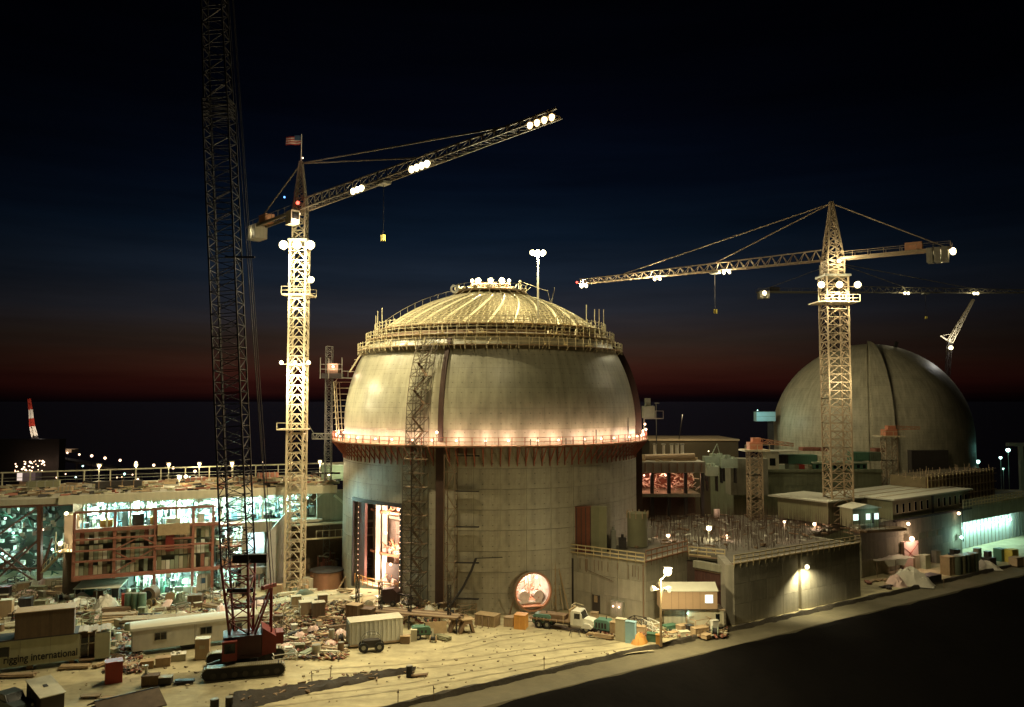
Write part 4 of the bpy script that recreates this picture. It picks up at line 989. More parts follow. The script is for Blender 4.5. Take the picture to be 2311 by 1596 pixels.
p = onA(.985, 0, .2); g.bar((p.x,p.y,0),(p.x,p.y,7.4),.16); g.bar(tuple(onA(.3,5.6,.15)), tuple(onA(.62,4.6,.15)), .05)
g.part('wall_pipe', REBAR, BLK, world=True)
# roof life: rebar forest, clutter, lamps
def in_roof(x, y):
    return y > 119 + max(0,(x-28)*.62 if x > 30 else 0)*1.0 and y > 116 + max(0, (24-x)*.1) and y < 148
g = MB(); c = 0
while c < 2000:
    x = ru(10, 66); y = ru(114, 149)
    if x < 24 and y < 121: continue
    if x >= 24 and y < b0.y + 6 + max(0,(x-b0.x))*.66: continue
    if math.hypot(x-C1.x, y-C1.y) < 26.5: continue
    if x < 22 and rnd() < .6: continue
    h = ru(1.2, 3.8) if rnd() < .8 else ru(3, 5.5)
    g.v += [(x-.025,y-.025,ZR-.1),(x+.025,y-.025,ZR-.1),(x,y+.03,ZR-.1),(x+ru(-.1,.1),y,ZR+h)]; o = len(g.v)-4; g.f += [(o,o+1,o+3),(o+1,o+2,o+3),(o+2,o,o+3)]; c += 1
RBF = g.part('rebar_forest', mat('dark_rebar', (.085,.05,.032), .7, .4, 3)); RBF['kind'] = 'stuff'; RBF['label'] = 'thicket of upright reinforcing bars on the roof of the concrete blocks'; RBF['category'] = 'rebar'
g = MB(); g2 = MB()
for k in range(420):
    x = ru(9, 64); y = ru(112, 148)
    if x < 23 and y < 117: continue
    if x >= 23 and y < b0.y + 7 + max(0,(x-b0.x))*.66: continue
    if math.hypot(x-C1.x, y-C1.y) < 25.5: continue
    (g if k % 3 else g2).cbox(x, y, ZR+ru(0,.4), ru(.2,1.6), ru(.06,.3 if k%3 == 0 else .6), ru(.06,.3), ru(0,3), 0, ru(-.2,.2))
o = g.part('roof_rubble', WOOD_D); o['kind'] = 'stuff'; o['label'] = 'dark timber and building scrap strewn over the roof of the concrete blocks'; o['category'] = 'rubble'
o = g2.part('roof_materials', WHITEP); o['kind'] = 'stuff'; o['label'] = 'pale planks and small loads strewn among the rebar on the block roof'; o['category'] = 'building materials'
def post_lamp(p, h, label, watts, em, col, r=.32, cat='lamp', aimoff=(0,-.5,0)):
    t = thing('site_lamp', label, cat, p); MB().bar((0,0,0),(0,0,h-.3),.12).part('post', STEEL_G, t); MB().cbox(0,0,h+r*.9,r*2.2,r*2.2,.08).part('hood', STEEL_G, t)
    inst('lamp_globe', globe_mesh(r, em), t, (0,0,h)); light(t, Vector((0,0,h))+Vector(aimoff), watts, col, .25); return t
p = V3(1600,1192,125); post_lamp((p.x,p.y,ZR), p.z-ZR, 'bright star-like lamp on a post amid the rebar on the block roof', 620, E_WARM, WARM, .42)
p = V3(1838,1183,135); post_lamp((p.x,p.y,ZR), p.z-ZR, 'smaller orange lamp on the block roof, left of the tan tower crane', 260, E_PINK, PINK, .3)
for k, (x, y, w_) in enumerate(((1508,1212,.3),(1345,1196,.2),(1770,1178,.2),(1640,1225,.15))):
    p = V3(x,y,124); post_lamp((p.x,p.y,ZR), max(.5,p.z-ZR), ['low work lamp close to the rusty tank on the block roof','small work lamp between the dome wall and the guard rail','little work lamp deep in the rebar near the roof rear','small work lamp just above the timber rail left of the gate'][k], 170, E_PINK, PINK, w_)
# tanks on the roof near the dome
RT = thing('tank', 'large dark rust-red steel tank box standing against the reactor wall on the block roof', 'tank', (11.1, 113.3, ZR))
MB().box(-2.8,0,-.1,1.2,0,6.3).part('rust_side', mat('dark_rust', (.16,.05,.025), .8, .35, 1), RT, rz=-.12); MB().prism([(0,-.1),(1.1,.4),(2.2,0),(2.2,1.2),(0,1.2)], 0, 6.3, ax='z').part('olive_side', OLIVE, RT, rz=-.12)
for k in range(5): MB().box(-2.7+.64*k,-2.6+.64*k,-.16,-.11,.1,6.2).part('stiffener', STEEL_D, RT, rz=-.12)
p = Vector((18.4,116.2)); TK = thing('tank', 'round olive tank with a ribbed lid on the block roof right of the reactor wall', 'tank', (p.x, p.y+2, ZR))
MB().tube((0,0,0),(0,0,4.8),1.5,20).part('tank_body', OLIVE, TK, smooth=30)
for k in range(10): MB().bar((math.cos(k*.63)*1.55,math.sin(k*.63)*1.55,4.1),(math.cos(k*.63)*1.55,math.sin(k*.63)*1.55,5.1),.14).part('lid_lug', TAN, TK)
g = MB()
for k in range(12): g.cbox(ru(-1,1)*3+12.5-3.2, ru(118,123)-117, ru(.3,1.4), ru(.4,1), .5, ru(.5,1.6), ru(0,3))
EQ = thing('machine_group', 'dark upright machinery beside the reactor wall on the block roof, between the two tanks', 'machinery', (14.9, 116.2, ZR))
for k, (x, s_, h_) in enumerate(((-1.6,.9,1.9),(-.3,.7,2.6),(1.0,1.0,1.5))):
    MB().box(x-s_/2,x+s_/2,-.4,.5,0,h_).tube((x,0,h_),(x,0,h_+.5),.2,8).part('machine_body', STEEL_D if k != 1 else STEEL_G, EQ)

# mid-ground steel-and-slab building behind the blocks
MD = thing('slab_building', 'half built slab deck on dark columns, lit red inside, between the two reactor domes', 'building', (26, 150, 0))
m0 = V3(1428,1062,148); m1 = V3(1592,1062,148)
MB().box(m0.x,m1.x,148,166,15.6,17.6).part('upper_slab', CONC, MD, world=True); MB().box(m0.x,m1.x-1,147.8,166,11.2,11.8).part('lower_slab', CONC_D, MD, world=True)
for k in range(9): x = m0.x+(m1.x-m0.x)*(k+.5)/9; MB().box(x-.12,x+.12,147.6,147.99,15.8,17.4).part('slab_bracket', REBAR, MD, world=True)
for k in range(5): x = m0.x+.5+(m1.x-m0.x-1)*k/4; MB().box(x-.3,x+.3,148.2,148.8,4,15.59).part('column', STEEL_D, MD, world=True)
MB().box(m0.x,m1.x-1,152,152.4,4,11.2).part('dark_wall', mat('brown_infill', (.11,.055,.035), .9, .5, .8), MD, world=True); MB().box(m0.x,m1.x,158,158.4,11.8,15.6).part('rear_wall', RUST, MD, world=True)
g = MB()
for k in range(120): x = ru(m0.x, m1.x-1); z = ru(11.9,14.8); y = ru(149.5,156); g.bar((x,y,z),(x+ru(-1.5,1.5),y+ru(-1,1),z+ru(-.8,.9)),ru(.06,.2))
g.part('pipework', PINKW, MD, world=True, stuff=True)
for x in (m0.x+2.5, m0.x+6.5): light(MD, (x,151,15.0), 420, (1,.42,.28), .2, world=True); inst('lamp_globe', globe_mesh(.16,E_PINK), MD, Vector((x,150.5,14.9))-MD.location)
light(MD, (m0.x+11,151,14.5), 110, (1,.6,.3), .2, world=True)
p = V3(1618,1172,147); MB().box(p.x-.5,p.x+.5,147,147.4,p.z-1.6,p.z+1.8).part('lit_panel', PINKW, MD, world=True); light(MD, (p.x,145.6,p.z+2), 90, PINK, .2, world=True)
g = MB()
for k in range(36): x = ru(m0.x,m1.x); g.cbox(x, ru(149,160), 17.6+.2, ru(.4,3), ru(.3,.8), ru(.2,.8), ru(-.2,.2))
g.part('deck_materials', WOOD, MD, world=True, stuff=True)
p = V3(1455,1042,150); MB().tube((p.x,150,18.3),(p.x+9.5,151,18.5),.55,10).part('long_pipe', TAN, MD, world=True, smooth=30)
for k in range(5):  # white vertical vents
    p = V3((1478,1498,1516,1528,1540)[k],1027,152); VN = thing('vent_pipe', 'row of short pale upright vents on the deck between the domes', 'vent', (p.x,152,17.6), group='pale vents on the slab deck'); MB().tube((0,0,0),(0,0,2.9),(.3,.25,.3,.32,.32)[k],8).part('vent_pipe_body', WHITEP, VN); MB().tube((0,0,2.9),(0,0,3.1),.42,8).part('vent_cap', STEEL_G, VN)
# warehouse far behind
p0 = V3(1466,1000,205); p1 = V3(1666,1000,205); WH = thing('warehouse', 'long dark warehouse with a pale roof edge on the skyline between the domes', 'warehouse', (p0.x,205,0))
MB().box(p0.x,p1.x,205,225,0,18.6).part('wall', mat('dark_cladding', (.075,.055,.03), .9, .2, .3), WH, world=True); MB().box(p0.x-.3,p1.x+.3,204.7,225,18.6,19.0).part('roof', TAN, WH, world=True)
light(WH, ((p0.x+p1.x)/2-4, 199, 25), 1500, (1,.85,.5), 1, world=True)
MB().bar(((p0.x+p1.x)/2-4,204,19),((p0.x+p1.x)/2-4,199.5,25.4),.15).part('lamp_arm', STEEL_D, WH, world=True)
p = V3(1479,910,205); AP = thing('antenna_pole', 'thin dark pole with a small head rising above the warehouse between the domes', 'pole', (p.x,204,0)); MB().tube((0,0,0),(0,0,p.z),.14,6).part('pole', STEEL_D, AP); MB().cbox(.2,0,p.z,1.2,.3,.3).part('head', STEEL_D, AP)
# pale green wrapped machines
for k, (x, y, w_, l) in enumerate(((1612,1036,4.2,'pale green wrapped machine on the deck between the domes, the larger left one'),(1643,1040,3.2,'smaller pale green wrapped machine just left of the orange pedestal crane'),(1606,1058,2.2,'pale green cabinet below the wrapped machines at the slab edge'))):
    p = V3(x,y,158-k); t = thing('wrapped_machine', l, 'machine', (p.x,p.y,p.z-1.6)); MB().cbox(0,0,1.2,w_,2,1.9).part('cover', GREENL, t)
    for j in range(5): MB().cbox(ru(-.4,.4)*w_,-.4,2.2,ru(.4,1),ru(.5,1),ru(.4,1.1),ru(0,1)).part('bundle', GREENL, t)
    for sx in (-1,1): MB().cbox(sx*w_*.42,0,-1.2,.2,1.6,3).part('stand_leg', STEEL_D, t)
    if k == 0: MB().bar((-.5,0,2.4),(.6,0,4.6),.14).bar((.6,0,4.6),(1.1,0,2.4),.1).part('davit', GREENL, t); light(t, (0,-6,4.5), 260, (1,1,.75), .3); inst('lamp_globe', globe_mesh(.1,E_WARM), t, (-1.4,-1.2,3.2))
# grey-green wall building with containers on it
w0 = V3(1655,1100,165); w1 = V3(1990,1100,165); GW = thing('concrete_building', 'greenish concrete building front below the stacked containers, in front of the far dome', 'concrete building', (w0.x,165,0))
MB().box(w0.x,w1.x,165,184,0,14.2).part('wall', CONC_G, GW, world=True)
panels((w0.x,165),(w1.x,165),3.2,14.2,5.2,4,CONC_G,GW)
MB().box(w0.x,w1.x,164.6,165.3,14.2,14.8).part('parapet', CONC_G, GW, world=True)
p = V3(1680,1045,160); MB().box(p.x-2.5,p.x+5,161,165,10,17.2).part('stair_block', CONC_D, GW, world=True)
def container(px0, px1, py_top, py_bot, Y, m, label, dep=2.6, ribs=14, group=None):
    a = V3(px0,py_bot,Y); b = V3(px1,py_top,Y); t = thing('container', label, 'container', (a.x,Y,a.z), group=group); w_ = b.x-a.x; h = b.z-a.z
    MB().box(0,w_,0,dep,0,h).part('container_body', m, t)
    rm = MB().box(-.05,.05,-.07,0,.15,h-.15).mesh('rib', m)
    for i in range(ribs): inst('rib', rm, t, (w_*(i+.5)/ribs,0,0))
    return t
container(1779,1844,1027,1047,168,GREEN,'dark green ribbed container, upper left of the stack before the far dome')
MB_ = container(1757,1779,1027,1047,168,STEEL_D,'black open-ended container, far left of the upper row before the far dome', ribs=3)
xs_ = [(1781,1793,GREENL,'pale green'),(1793.6,1803,OLIVE,'olive'),(1804,1816,RED,'red'),(1817,1824,CREAM,'cream'),(1825,1833,OLIVE,'drab olive')]
for a_, b_, m_, nm in xs_: container(a_, b_, 1049, 1066, 167, m_, f'small {nm} upright container in the lower row of the stack before the far dome', ribs=3)
container(1846,1870,1028,1046,168,CREAM,'short cream container right beside the dark green ribbed ones', ribs=4)
container(1924,1962,1021,1040,168,GREEN,'dark green container right of the tan tower crane mast, left one', ribs=8); container(1963,1988,1021,1041,168,TARP_G,'dark green container right of the tan tower crane mast, right one', ribs=6)
for k, (a_, b_) in enumerate(((1812,1848),(1850,1870),(1976,2001))): container(a_, b_, 1010+k, 1018+k, 174, RUST, ['long rust-red steel bundle lying on top of the container stack','short rust-red bundle on the containers next to the tower crane mast','faint rust-red bundle on the roof right of the tower crane mast'][k], ribs=4)
p = V3(1744,1068,166); CBN = thing('site_cabin', 'narrow cream cabin with a wide flat roof at the left end of the container stack', 'cabin', (p.x,166,p.z)); hh = V3(1744,1020,166).z-p.z
MB().box(-1.3,1.3,0,3,0,hh).part('cabin_body', CREAM, CBN); MB().box(-2.6,5.2,-.5,3.5,hh,hh+.25).part('cabin_roof', ROOF_L, CBN); MB().box(-.6,.6,-.05,.0,hh*.35,hh*.7).part('cabin_window', GLASS_D, CBN)
p0 = V3(1838,1063,167); p1 = V3(1957,1046,167); RO = thing('row_office', 'long low green site office with small windows, behind the tan tower crane mast', 'office', (p0.x,167,p0.z)); w_ = p1.x-p0.x; hh = p1.z-p0.z
MB().box(0,w_,0,3,0,hh).part('wall', GREEN, RO); MB().box(-.3,w_+.3,-.3,3.3,hh,hh+.3).part('roof', GREENL, RO)
for i in range(9): MB().box(w_*(i+.5)/9-.3,w_*(i+.5)/9+.3,-.05,0,hh*.35,hh*.8).part('window', GLASS_D, RO)
# office block along wall C
c0 = U(1945,1305).xy; c1 = U(2172,1252).xy; DC = (c1-c0).normalized(); NC = Vector((-DC.y,DC.x)); rc = math.atan2(DC.y,DC.x); Lc = (c1-c0).length
WC = thing('retaining_wall', 'long concrete wall with two wall lamps below the white-roofed office', 'wall', (c0.x,c0.y,0), rc)
MB().box(0,Lc,0,1.2,-.5,8.5).part('wall_core', CONC_D, WC)
pm = MB().box(.03,Lc/9-.03,-.05,.02,.02,2.8).mesh('concrete_panel', CONC_D)
for i in range(9):
    for r in range(3): inst('concrete_panel', pm, WC, (Lc*i/9,0,r*2.83))
for f, z in ((.40,7.6),(.93,7.9)):
    inst('lamp_globe', globe_mesh(.3,E_PINK), WC, (Lc*f,-.7,z)); MB().bar((Lc*f,0,z+.3),(Lc*f,-.7,z+.25),.1).part('lamp_arm', STEEL_G, WC); light(WC, (Lc*f,-.8,z-.2), 330, (1,.78,.5), .12, spot=120, aim=(0,.4,-1))
for k in range(3): MB().box(Lc*(.53+.1*k),Lc*(.53+.1*k)+2.4,-.12,-.05,4.4,5.4).part('wall_duct', CONC_G, WC)
# wall return at left so it reads solid
MB().box(-.01,14,1.2,2.2,7.2,8.45).part('wall_cap', CONC_D, WC)
OF = thing('site_office', 'long site office with a wide pale flat roof, on top of the right-hand wall', 'office', (c0.x+DC.x*Lc*.30,c0.y+DC.y*Lc*.30,8.5), rc)
Lo = Lc*.80; 
MB().box(0,Lo,.15,12,0,3.3).part('wall', OLIVE, OF); MB().box(-10,-.2,6,16,-.6,3.0).part('rear_wing', OLIVE, OF)
MB().box(-.6,Lo+.6,-.5,12.5,3.3,3.55).part('roof', ROOF_L, OF); MB().box(-11.5,-.61,5,17,3.2,3.42).part('rear_roof', ROOF_L, OF)
for k in range(3): MB().box(-.6,Lo+.6,2.6+3.1*k,2.75+3.1*k,3.55,3.62).part('roof_seam', TAN, OF)
fr = MB().box(-.42,.42,-.06,.02,-.85,.85).mesh('window', CREAM); pn = MB().box(-.33,.33,-.08,-.06,-.76,.76).mesh('pane', GLASS_D)
for i in range(13):
    x = 1.4 + (Lo-2.6)*i/12
    if i == 6: MB().box(x-.5,x+.2,.05,.14,0,3.3).part('dark_joint', STEEL_D, OF); continue
    w_ = inst('window', fr, OF, (x,.15,1.75)); inst('pane', pn, w_)
MB().box(-.3,Lo+.3,-.35,.1,-.35,-.02).part('floor_beam', STEEL_D, OF)
p = V3(1955,1152,134); KI = thing('kiosk', 'small hut with three bright lit windows in front of the long office', 'hut', (p.x,134,8.3), rc*.5)
kh = 2.7; MB().box(-2.8,2.5,0,3,-.4,kh).part('hut_wall', OLIVE, KI)
MB().prism([(-3.0,kh),(2.9,kh),(2.9,kh+.1),(0,kh+.7),(-3.0,kh+.1)],-.3,3.3).part('hut_roof', ROOF_L, KI)
for x, ww in ((-2.2,.5),(.3,.42),(2.0,.45)):
    w_ = MB().box(x-ww-.08,x+ww+.08,-.06,0,.75,1.9).part('window', CREAM, KI); MB().box(x-ww,x+ww,-.09,-.061,.83,1.82).part('pane', E_WIN, w_)
MB().box(1.1,1.5,-.06,0,0,1.9).part('hut_door', STEEL_D, KI); light(KI, (.8,-1.5,1.4), 60, CYAN, .3)
MB().box(-3.5,6,-2.4,0,-.9,-.45).part('hut_deck', WOOD_D, KI)
# cyan-lit bay at the far right
e0 = c1; e1 = c1 + DC*38; BY = thing('lit_bay', 'open concrete bay glowing cyan at the far right edge', 'concrete building', (e0.x,e0.y,0), rc)
MB().box(0,40,-.2,1.0,5.9,8.6).part('lintel', CONC, BY); MB().box(0,40,2.6,3.0,-.3,8.4).part('back_wall', mat('bay_wall', (.45,.46,.42), .8, .25, .5, bump=.3), BY); MB().box(-.4,0,.0,7.4,-.3,8.4).part('side_wall', CONC, BY); MB().box(-.4,40,-.1,7.4,8.62,8.8).part('bay_roof', CONC_D, BY)
for k in range(9): x = 1.2+3.1*k; inst('bay_lamp', globe_mesh(.3,E_CYAN), BY, (x,2.2,4.0+(k%2)*.25)); light(BY, (x,1.4,4.0), 500, CYAN, .2)
inst('bay_lamp', globe_mesh(.3,E_CYAN), BY, (-2.3,-1.0,3.5)); light(BY, (-2.3,-1.6,3.6), 420, CYAN, .2); MB().bar((-2.3,-.1,3.9),(-2.3,-1,3.7),.1).part('lamp_arm', STEEL_G, BY)
for k in range(22): MB().box(.6+1.6*k,.7+1.6*k,2.5,2.6,0,5.8).part('wall_joint', CONC_D, BY)
MB().box(-.1,.1,-.3,-.22,2.4,8.6).part('downpipe', STEEL_D, BY)
guard(e0, e1, 8.8, 'timber guard rail on top of the cyan-lit bay', RW, out=.4, h=1.3)
SC = thing('formwork', 'tall timber formwork with scaffold boards above the cyan-lit bay at the right edge', 'formwork', (e0.x,e0.y,8.8), rc)
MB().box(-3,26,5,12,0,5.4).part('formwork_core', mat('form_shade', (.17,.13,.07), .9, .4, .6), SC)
bm_ = MB().box(-.35,.35,-.08,0,0,5.4).mesh('form_board', WOOD_D); vm_ = MB().box(-.06,.06,-.3,-.08,0,5.9).mesh('waler_post', RW)
for k in range(36): inst('form_board', bm_, SC, (-2.6+.8*k,5,0)); 
for k in range(20): inst('waler_post', vm_, SC, (-2.6+1.45*k,5,0))
for z in (1.3,2.9,4.6,5.6): MB().box(-3,26,4.55,4.7,z,z+.16).part('waler', TAN, SC)
g = MB()
for k in range(70): g.bar((ru(-8,26),ru(4,11),5.3),(ru(-8,26)*.02+ru(-8,26),ru(4,11),5.3+ru(0,.2)),.1) if k % 7 == 0 else g.bar((x:=ru(-8,26),y:=ru(4,11),5.2),(x,y,5.4+ru(.3,1.2)),.08)
g.part('loose_bars', TAN, SC, stuff=True)
# far-right street lamps and frame
for k, (x, y, s_, em) in enumerate(((2188,1041,.42,E_CYAN),(2207,1042,.55,E_CYAN),(2258,1033,.4,E_CYAN),(2275,1016,.5,E_CYAN),(2264,1058,.2,E_CYAN))):
    p = V3(x,y,240 if k < 3 else 205); post_lamp((p.x,p.y,0), p.z, ['leftmost teal street lamp at the foot of the far dome','larger teal street lamp, second from the far dome','teal street lamp standing alone between the near pair and the tall one','tallest teal street lamp at the right edge','tiny teal lamp low at the right edge'][k], 260 if k != 4 else 60, em, (.3,1,.8), s_)
p = V3(2292,1040,215); FF = thing('portal_frame', 'pale portal frame standing in teal light at the far right edge', 'frame', (p.x,215,0)); zt = V3(2292,1000,215).z
MB().box(-2,10,0,.8,zt-.9,zt).part('beam', CREAM, FF); MB().box(1.2,2.2,0,.8,0,zt-.9).part('column', CREAM, FF); MB().box(9,10,0,.8,0,zt-.9).part('column', CREAM, FF)
# ================================================================ TURBINE HALL (left)
f0 = Vector((-62.6, 115.4)); f1 = Vector((-45.6, 122.4)); DF = (f1-f0).normalized(); rf = math.atan2(DF.y, DF.x); LF = (f1-f0).length
TB = thing('turbine_hall', 'open turbine hall with red steel frame and glowing cyan floors at the left', 'industrial building', (f0.x,f0.y,0), rf)
ZD = 15.2
XR = 37.0   # right end in local x (abuts the main dome)
def tp(name, m, mb, label=None, stuff=False): return mb.part(name, m, TB, label=label, stuff=stuff)
tp('deck_slab', CONC, MB().box(-40, XR, -1.0, 21, ZD-.8, ZD)); tp('deck_edge', CREAM, MB().box(-2, XR, -1.25, -1.0, ZD-.95, ZD+.25))
tp('floor_slab', CONC, MB().box(0, XR-18, .3, 9, 3.2, 3.7)); tp('floor_slab', CONC, MB().box(0, XR-2, .3, 9, 9.6, 10.0))
tp('back_wall', mat('hall_wall', (.50,.52,.48), .8, .35, .4, bump=.3), MB().box(-1, XR-4, 6.5, 6.9, 0, ZD-.8))
# frame
cols = [0, 5.2, 10.6, 15.8, 18.6]
for i, x in enumerate(cols):
    tp('frame_column', RUST, MB().box(x-.2, x+.2, -.25, .15, 0 if i >= 2 else 3.2, 12.9))
for z, a, b, w in ((12.9,0,19,.34),(10.3,0,19.4,.5),(3.6,0,19.4,.5)):
    tp('frame_beam', RUST, MB().box(a, b, -.35, .2, z-w/2, z+w/2))
for (z, a, b) in ((9.0,0,10.6),(7.4,0,18.6),(5.9,0,10.6),(7.0,10.6,15.8),(8.4,13,15.8)): tp('wall_rail', RUST, MB().box(a, b, -.4, -.1, z-.12, z+.12))
for (a, za, b, zb) in ((5.2,4.0,10.6,7.2),(5.2,7.0,8,5.4),(5.4,7.4,8.6,9.0),(8.6,9.0,10.6,7.8),(0,3.2,5.2,3.9)): tp('brace', RUST, MB().bar((a,-.2,za),(b,-.2,zb),.16))
# corrugated cladding behind the frame, in separate panels
cl = [CREAM, CREAM, WHITEP, GREENL, TAN, OLIVE]
pan = {}
for i in range(31):
    for (za, zb) in ((3.9,5.8),(6.0,8.1),(8.3,10.0)):
        if rnd() < .13: continue
        x = .1+i*.6; h = (zb-za)*random.choice((1,1,.95,.7))
        m_ = random.choice(cl if rnd() < .85 else [RUST, BROWN])
        me = cached(('cl', m_.name, round(h,2)), lambda: MB().box(.03,.55,.2,.28,0,h).box(.2,.3,.16,.2,0,h).mesh('cladding_panel', m_)); inst('cladding_panel', me, TB, (x,0,za))
tp('inner_wall', mat('hall_dark', (.10,.09,.055), .9, .4, .8), MB().box(0,18.8,1.2,1.5,3.7,10.0))
bd = MB().box(10.9,15.3,-.55,-.45,9.0,10.7); tp('notice_board', WOOD, bd); tp('red_panel', REDD, MB().box(12.0,13.2,-.3,-.2,6.6,9.0))
# interior clutter and cyan lamps, upper level (z 10.4..14.4) and ground floor (0..3.2), right part full height
def junk(x0, x1, z0, z1, n, mats, y0=.8, y1=8.5, s=1.0):
    gs = [MB() for _ in mats]
    for k in range(n):
        g = gs[k % len(gs)]; x, y, z = ru(x0,x1), ru(y0,y1), ru(z0,z1)
        if k % 3 == 0: g.cbox(x, y, z0+ru(.2,.7)*s if rnd() < .6 else z, ru(.3,1.5)*s, ru(.3,1), ru(.3,1.3)*s, ru(0,3))
        elif k % 3 == 1: g.bar((x,y,z),(x+ru(-2,2)*s,y+ru(-1,1),z+ru(-.4,.4)), ru(.06,.22))
        else: g.bar((x,y,z0),(x+ru(-.4,.4),y,z0+ru(.5,1)*(z1-z0)), ru(.06,.2))
    for g, m_ in zip(gs, mats): 
        for i, v in enumerate(g.v): pass
        g.v = [(x, y, min(max(z, z0), z1)) for x, y, z in g.v]
        tp('hall_equipment', m_, g, stuff=True)
junk(.5, 34, 10.1, 14.2, 460, [WHITEP, WHITEP, BLUE, STEEL_D, CREAM], 2.6, 6)
junk(8, 19, 0, 3.1, 200, [WHITEP, STEEL_D, GREEN, STEEL_G]); junk(19.5, 22.8, .2, 9.4, 300, [WHITEP, STEEL_G, STEEL_D, CREAM])
for (a, b, z0, z1, m_) in ((3.2,4.8,10.5,11.5,ORANGE),(7.4,9.0,10.5,12.2,STEEL_D),(6.1,6.9,10.5,12.6,BLUE),(9.8,10.5,10.5,11.6,ORANGE),(12,14,10.5,11.3,CREAM),(16.4,17.4,10.5,11.8,WHITEP)):
    tp('machine_box', m_, MB().box(a,b,.6,2.2,z0,z1))
for k in range(11):   # roof trusses
    x = 1+3.1*k; g = MB(); g.bar((x,0,ZD-1),(x+1.5,0,ZD-2.2),.16).bar((x+1.5,0,ZD-2.2),(x+3.1,0,ZD-1),.16).bar((x,.2,ZD-1),(x,.2,10.4),.25); tp('roof_truss', CREAM, g)
for k in range(9): tp('cross_pipe', WHITEP, MB().tube((1+ru(0,26),ru(3,6),13.2),(8+ru(0,26),ru(3,6),13.0+ru(-.4,.4)),.25,8))
k = 0
for x in [1.4+2.1*i for i in range(16)]:
    z = ZD-1.9+ru(-.3,.2); y = ru(1.5,6); inst('hall_lamp', globe_mesh(.16, E_CYAN), TB, (x,y,z))
for x in (2.5,8,13.5,19,24.5,30): light(TB, (x,2.2,12.9), 5200 if x < 20 else 2600 if x < 28 else 1300, CYAN, .3)
for x in (9.5,13,16.5): inst('hall_lamp', globe_mesh(.16, E_CYAN), TB, (x,3,2.7)); light(TB, (x,1.4,2.5), 1600, CYAN, .3)
for (x, z) in ((20.5,8.5),(22.3,5.2),(20.8,2.6),(21.9,8.8)): inst('hall_lamp', globe_mesh(.18, E_CYAN), TB, (x,2.5,z)); light(TB, (x,1.5,z), 1100, CYAN, .3)
for z in (3.5,6.6,9.9): tp('gallery', RUST, MB().box(19.4,22.8,.0,3,z-.14,z+.14)); 
g = MB()
for k in range(20): x = 19.6+ru(0,3); z = random.choice((3.6,6.7)); g.bar((x,.1,z),(x+ru(-.6,.6),.3,z+ru(.8,2.5)),.09)
tp('gallery_posts', STEEL_O, g, stuff=True)
g = MB()
for k in range(5): g.bar((15.9+.6*k,-.2,0.0),(15.9+.6*k,-.2,3.3),.07)
tp('fence_bars', STEEL_G, g); tp('site_box', WHITEP, MB().box(16.4,18.6,.2,2.2,.3,2.8)); tp('site_box_window', BLUED, MB().box(17.0,17.7,.12,.19,1.4,2.2))
# right part: concrete opening, sloped wing wall and the wall behind the tower crane
tp('opening_frame', CONC, MB().box(22.8,23.4,-.3,8,0,10.2)); tp('opening_lintel', CONC, MB().box(23.4,27.2,-.4,.4,8.6,10.2)); tp('opening_sill', CONC, MB().box(23.4,27.2,-.4,.6,2.2,3.2))
tp('opening_back', mat('cyan_sheet', (.50,.62,.62), .7, .3, .8, bump=.6, bscale=1.5), MB().box(23.4,27.2,4.5,4.7,3.2,8.6)); light(TB, (25.2,2.6,6.5), 700, (.75,1,1), .3); tp('opening_curtain', TARP_G, MB().box(26.2,27.0,.6,2,3.2,8.5))
tp('wing_wall', mat('grey_concrete', (.42,.40,.37), .8, .25, .5, bump=.3), MB().prism([(26.4,0),(30.0,0),(30.0,11.6),(28.8,11.2),(26.4,8.4)], -1.6, -.9).box(29.7,30.0,-.9,5,0,9.8))
tp('side_hall_wall', CONC_D, MB().box(34.2,XR+9,1.0,1.6,9.4,ZD-.9)); tp('side_hall_ledge', CREAM, MB().box(30,XR+9,-.2,1.0,9.1,9.4)); tp('side_hall_ledge', STEEL_Y, MB().box(30,XR+9,-.2,.1,6.9,7.1))
tp('side_hall_back', BROWN, MB().box(30,XR+9,4,4.4,0,9)); tp('side_beam', CREAM, MB().bar((37,0.8,13.6),(41,.8,10),.35))
g = MB()
for k in range(12): g.bar((34+k,-.1,7.1),(34+k,-.1,8.3),.06)
g.bar((34,-.1,8.2),(45,-.1,8.2),.06); tp('side_rail', STEEL_Y, g)
junk(34.5, 44, 0.2, 4.5, 90, [TAN, STEEL_G, RUST], 0, 3.5)
for k in range(4): tp('lower_post', RUST, MB().bar((23.8+.8*k,-.3,.2),(23.8+.8*k,-.3,2.2),.18))
# guard fence and posts on the far side of the deck
FN = thing('deck_fence', 'long pipe-topped fence along the far edge of the turbine hall deck at left', 'fence', (f0.x,f0.y,0), rf)
yb = 20.4; zt = ZD + 2.1
MB().bar((-40,yb,zt),(XR+8,yb,zt),.20).part('top_rail', CREAM, FN); 
for z in (ZD+.7, ZD+1.2): MB().bar((-40,yb,z),(XR+8,yb,z),.08).part('mid_rail', STEEL_G, FN)
pm = MB().box(-.09,.09,-.09,.09,0,2.1).mesh('fence_post', CREAM)
for k in range(22): inst('fence_post', pm, FN, (-40+3.9*k,yb,ZD))
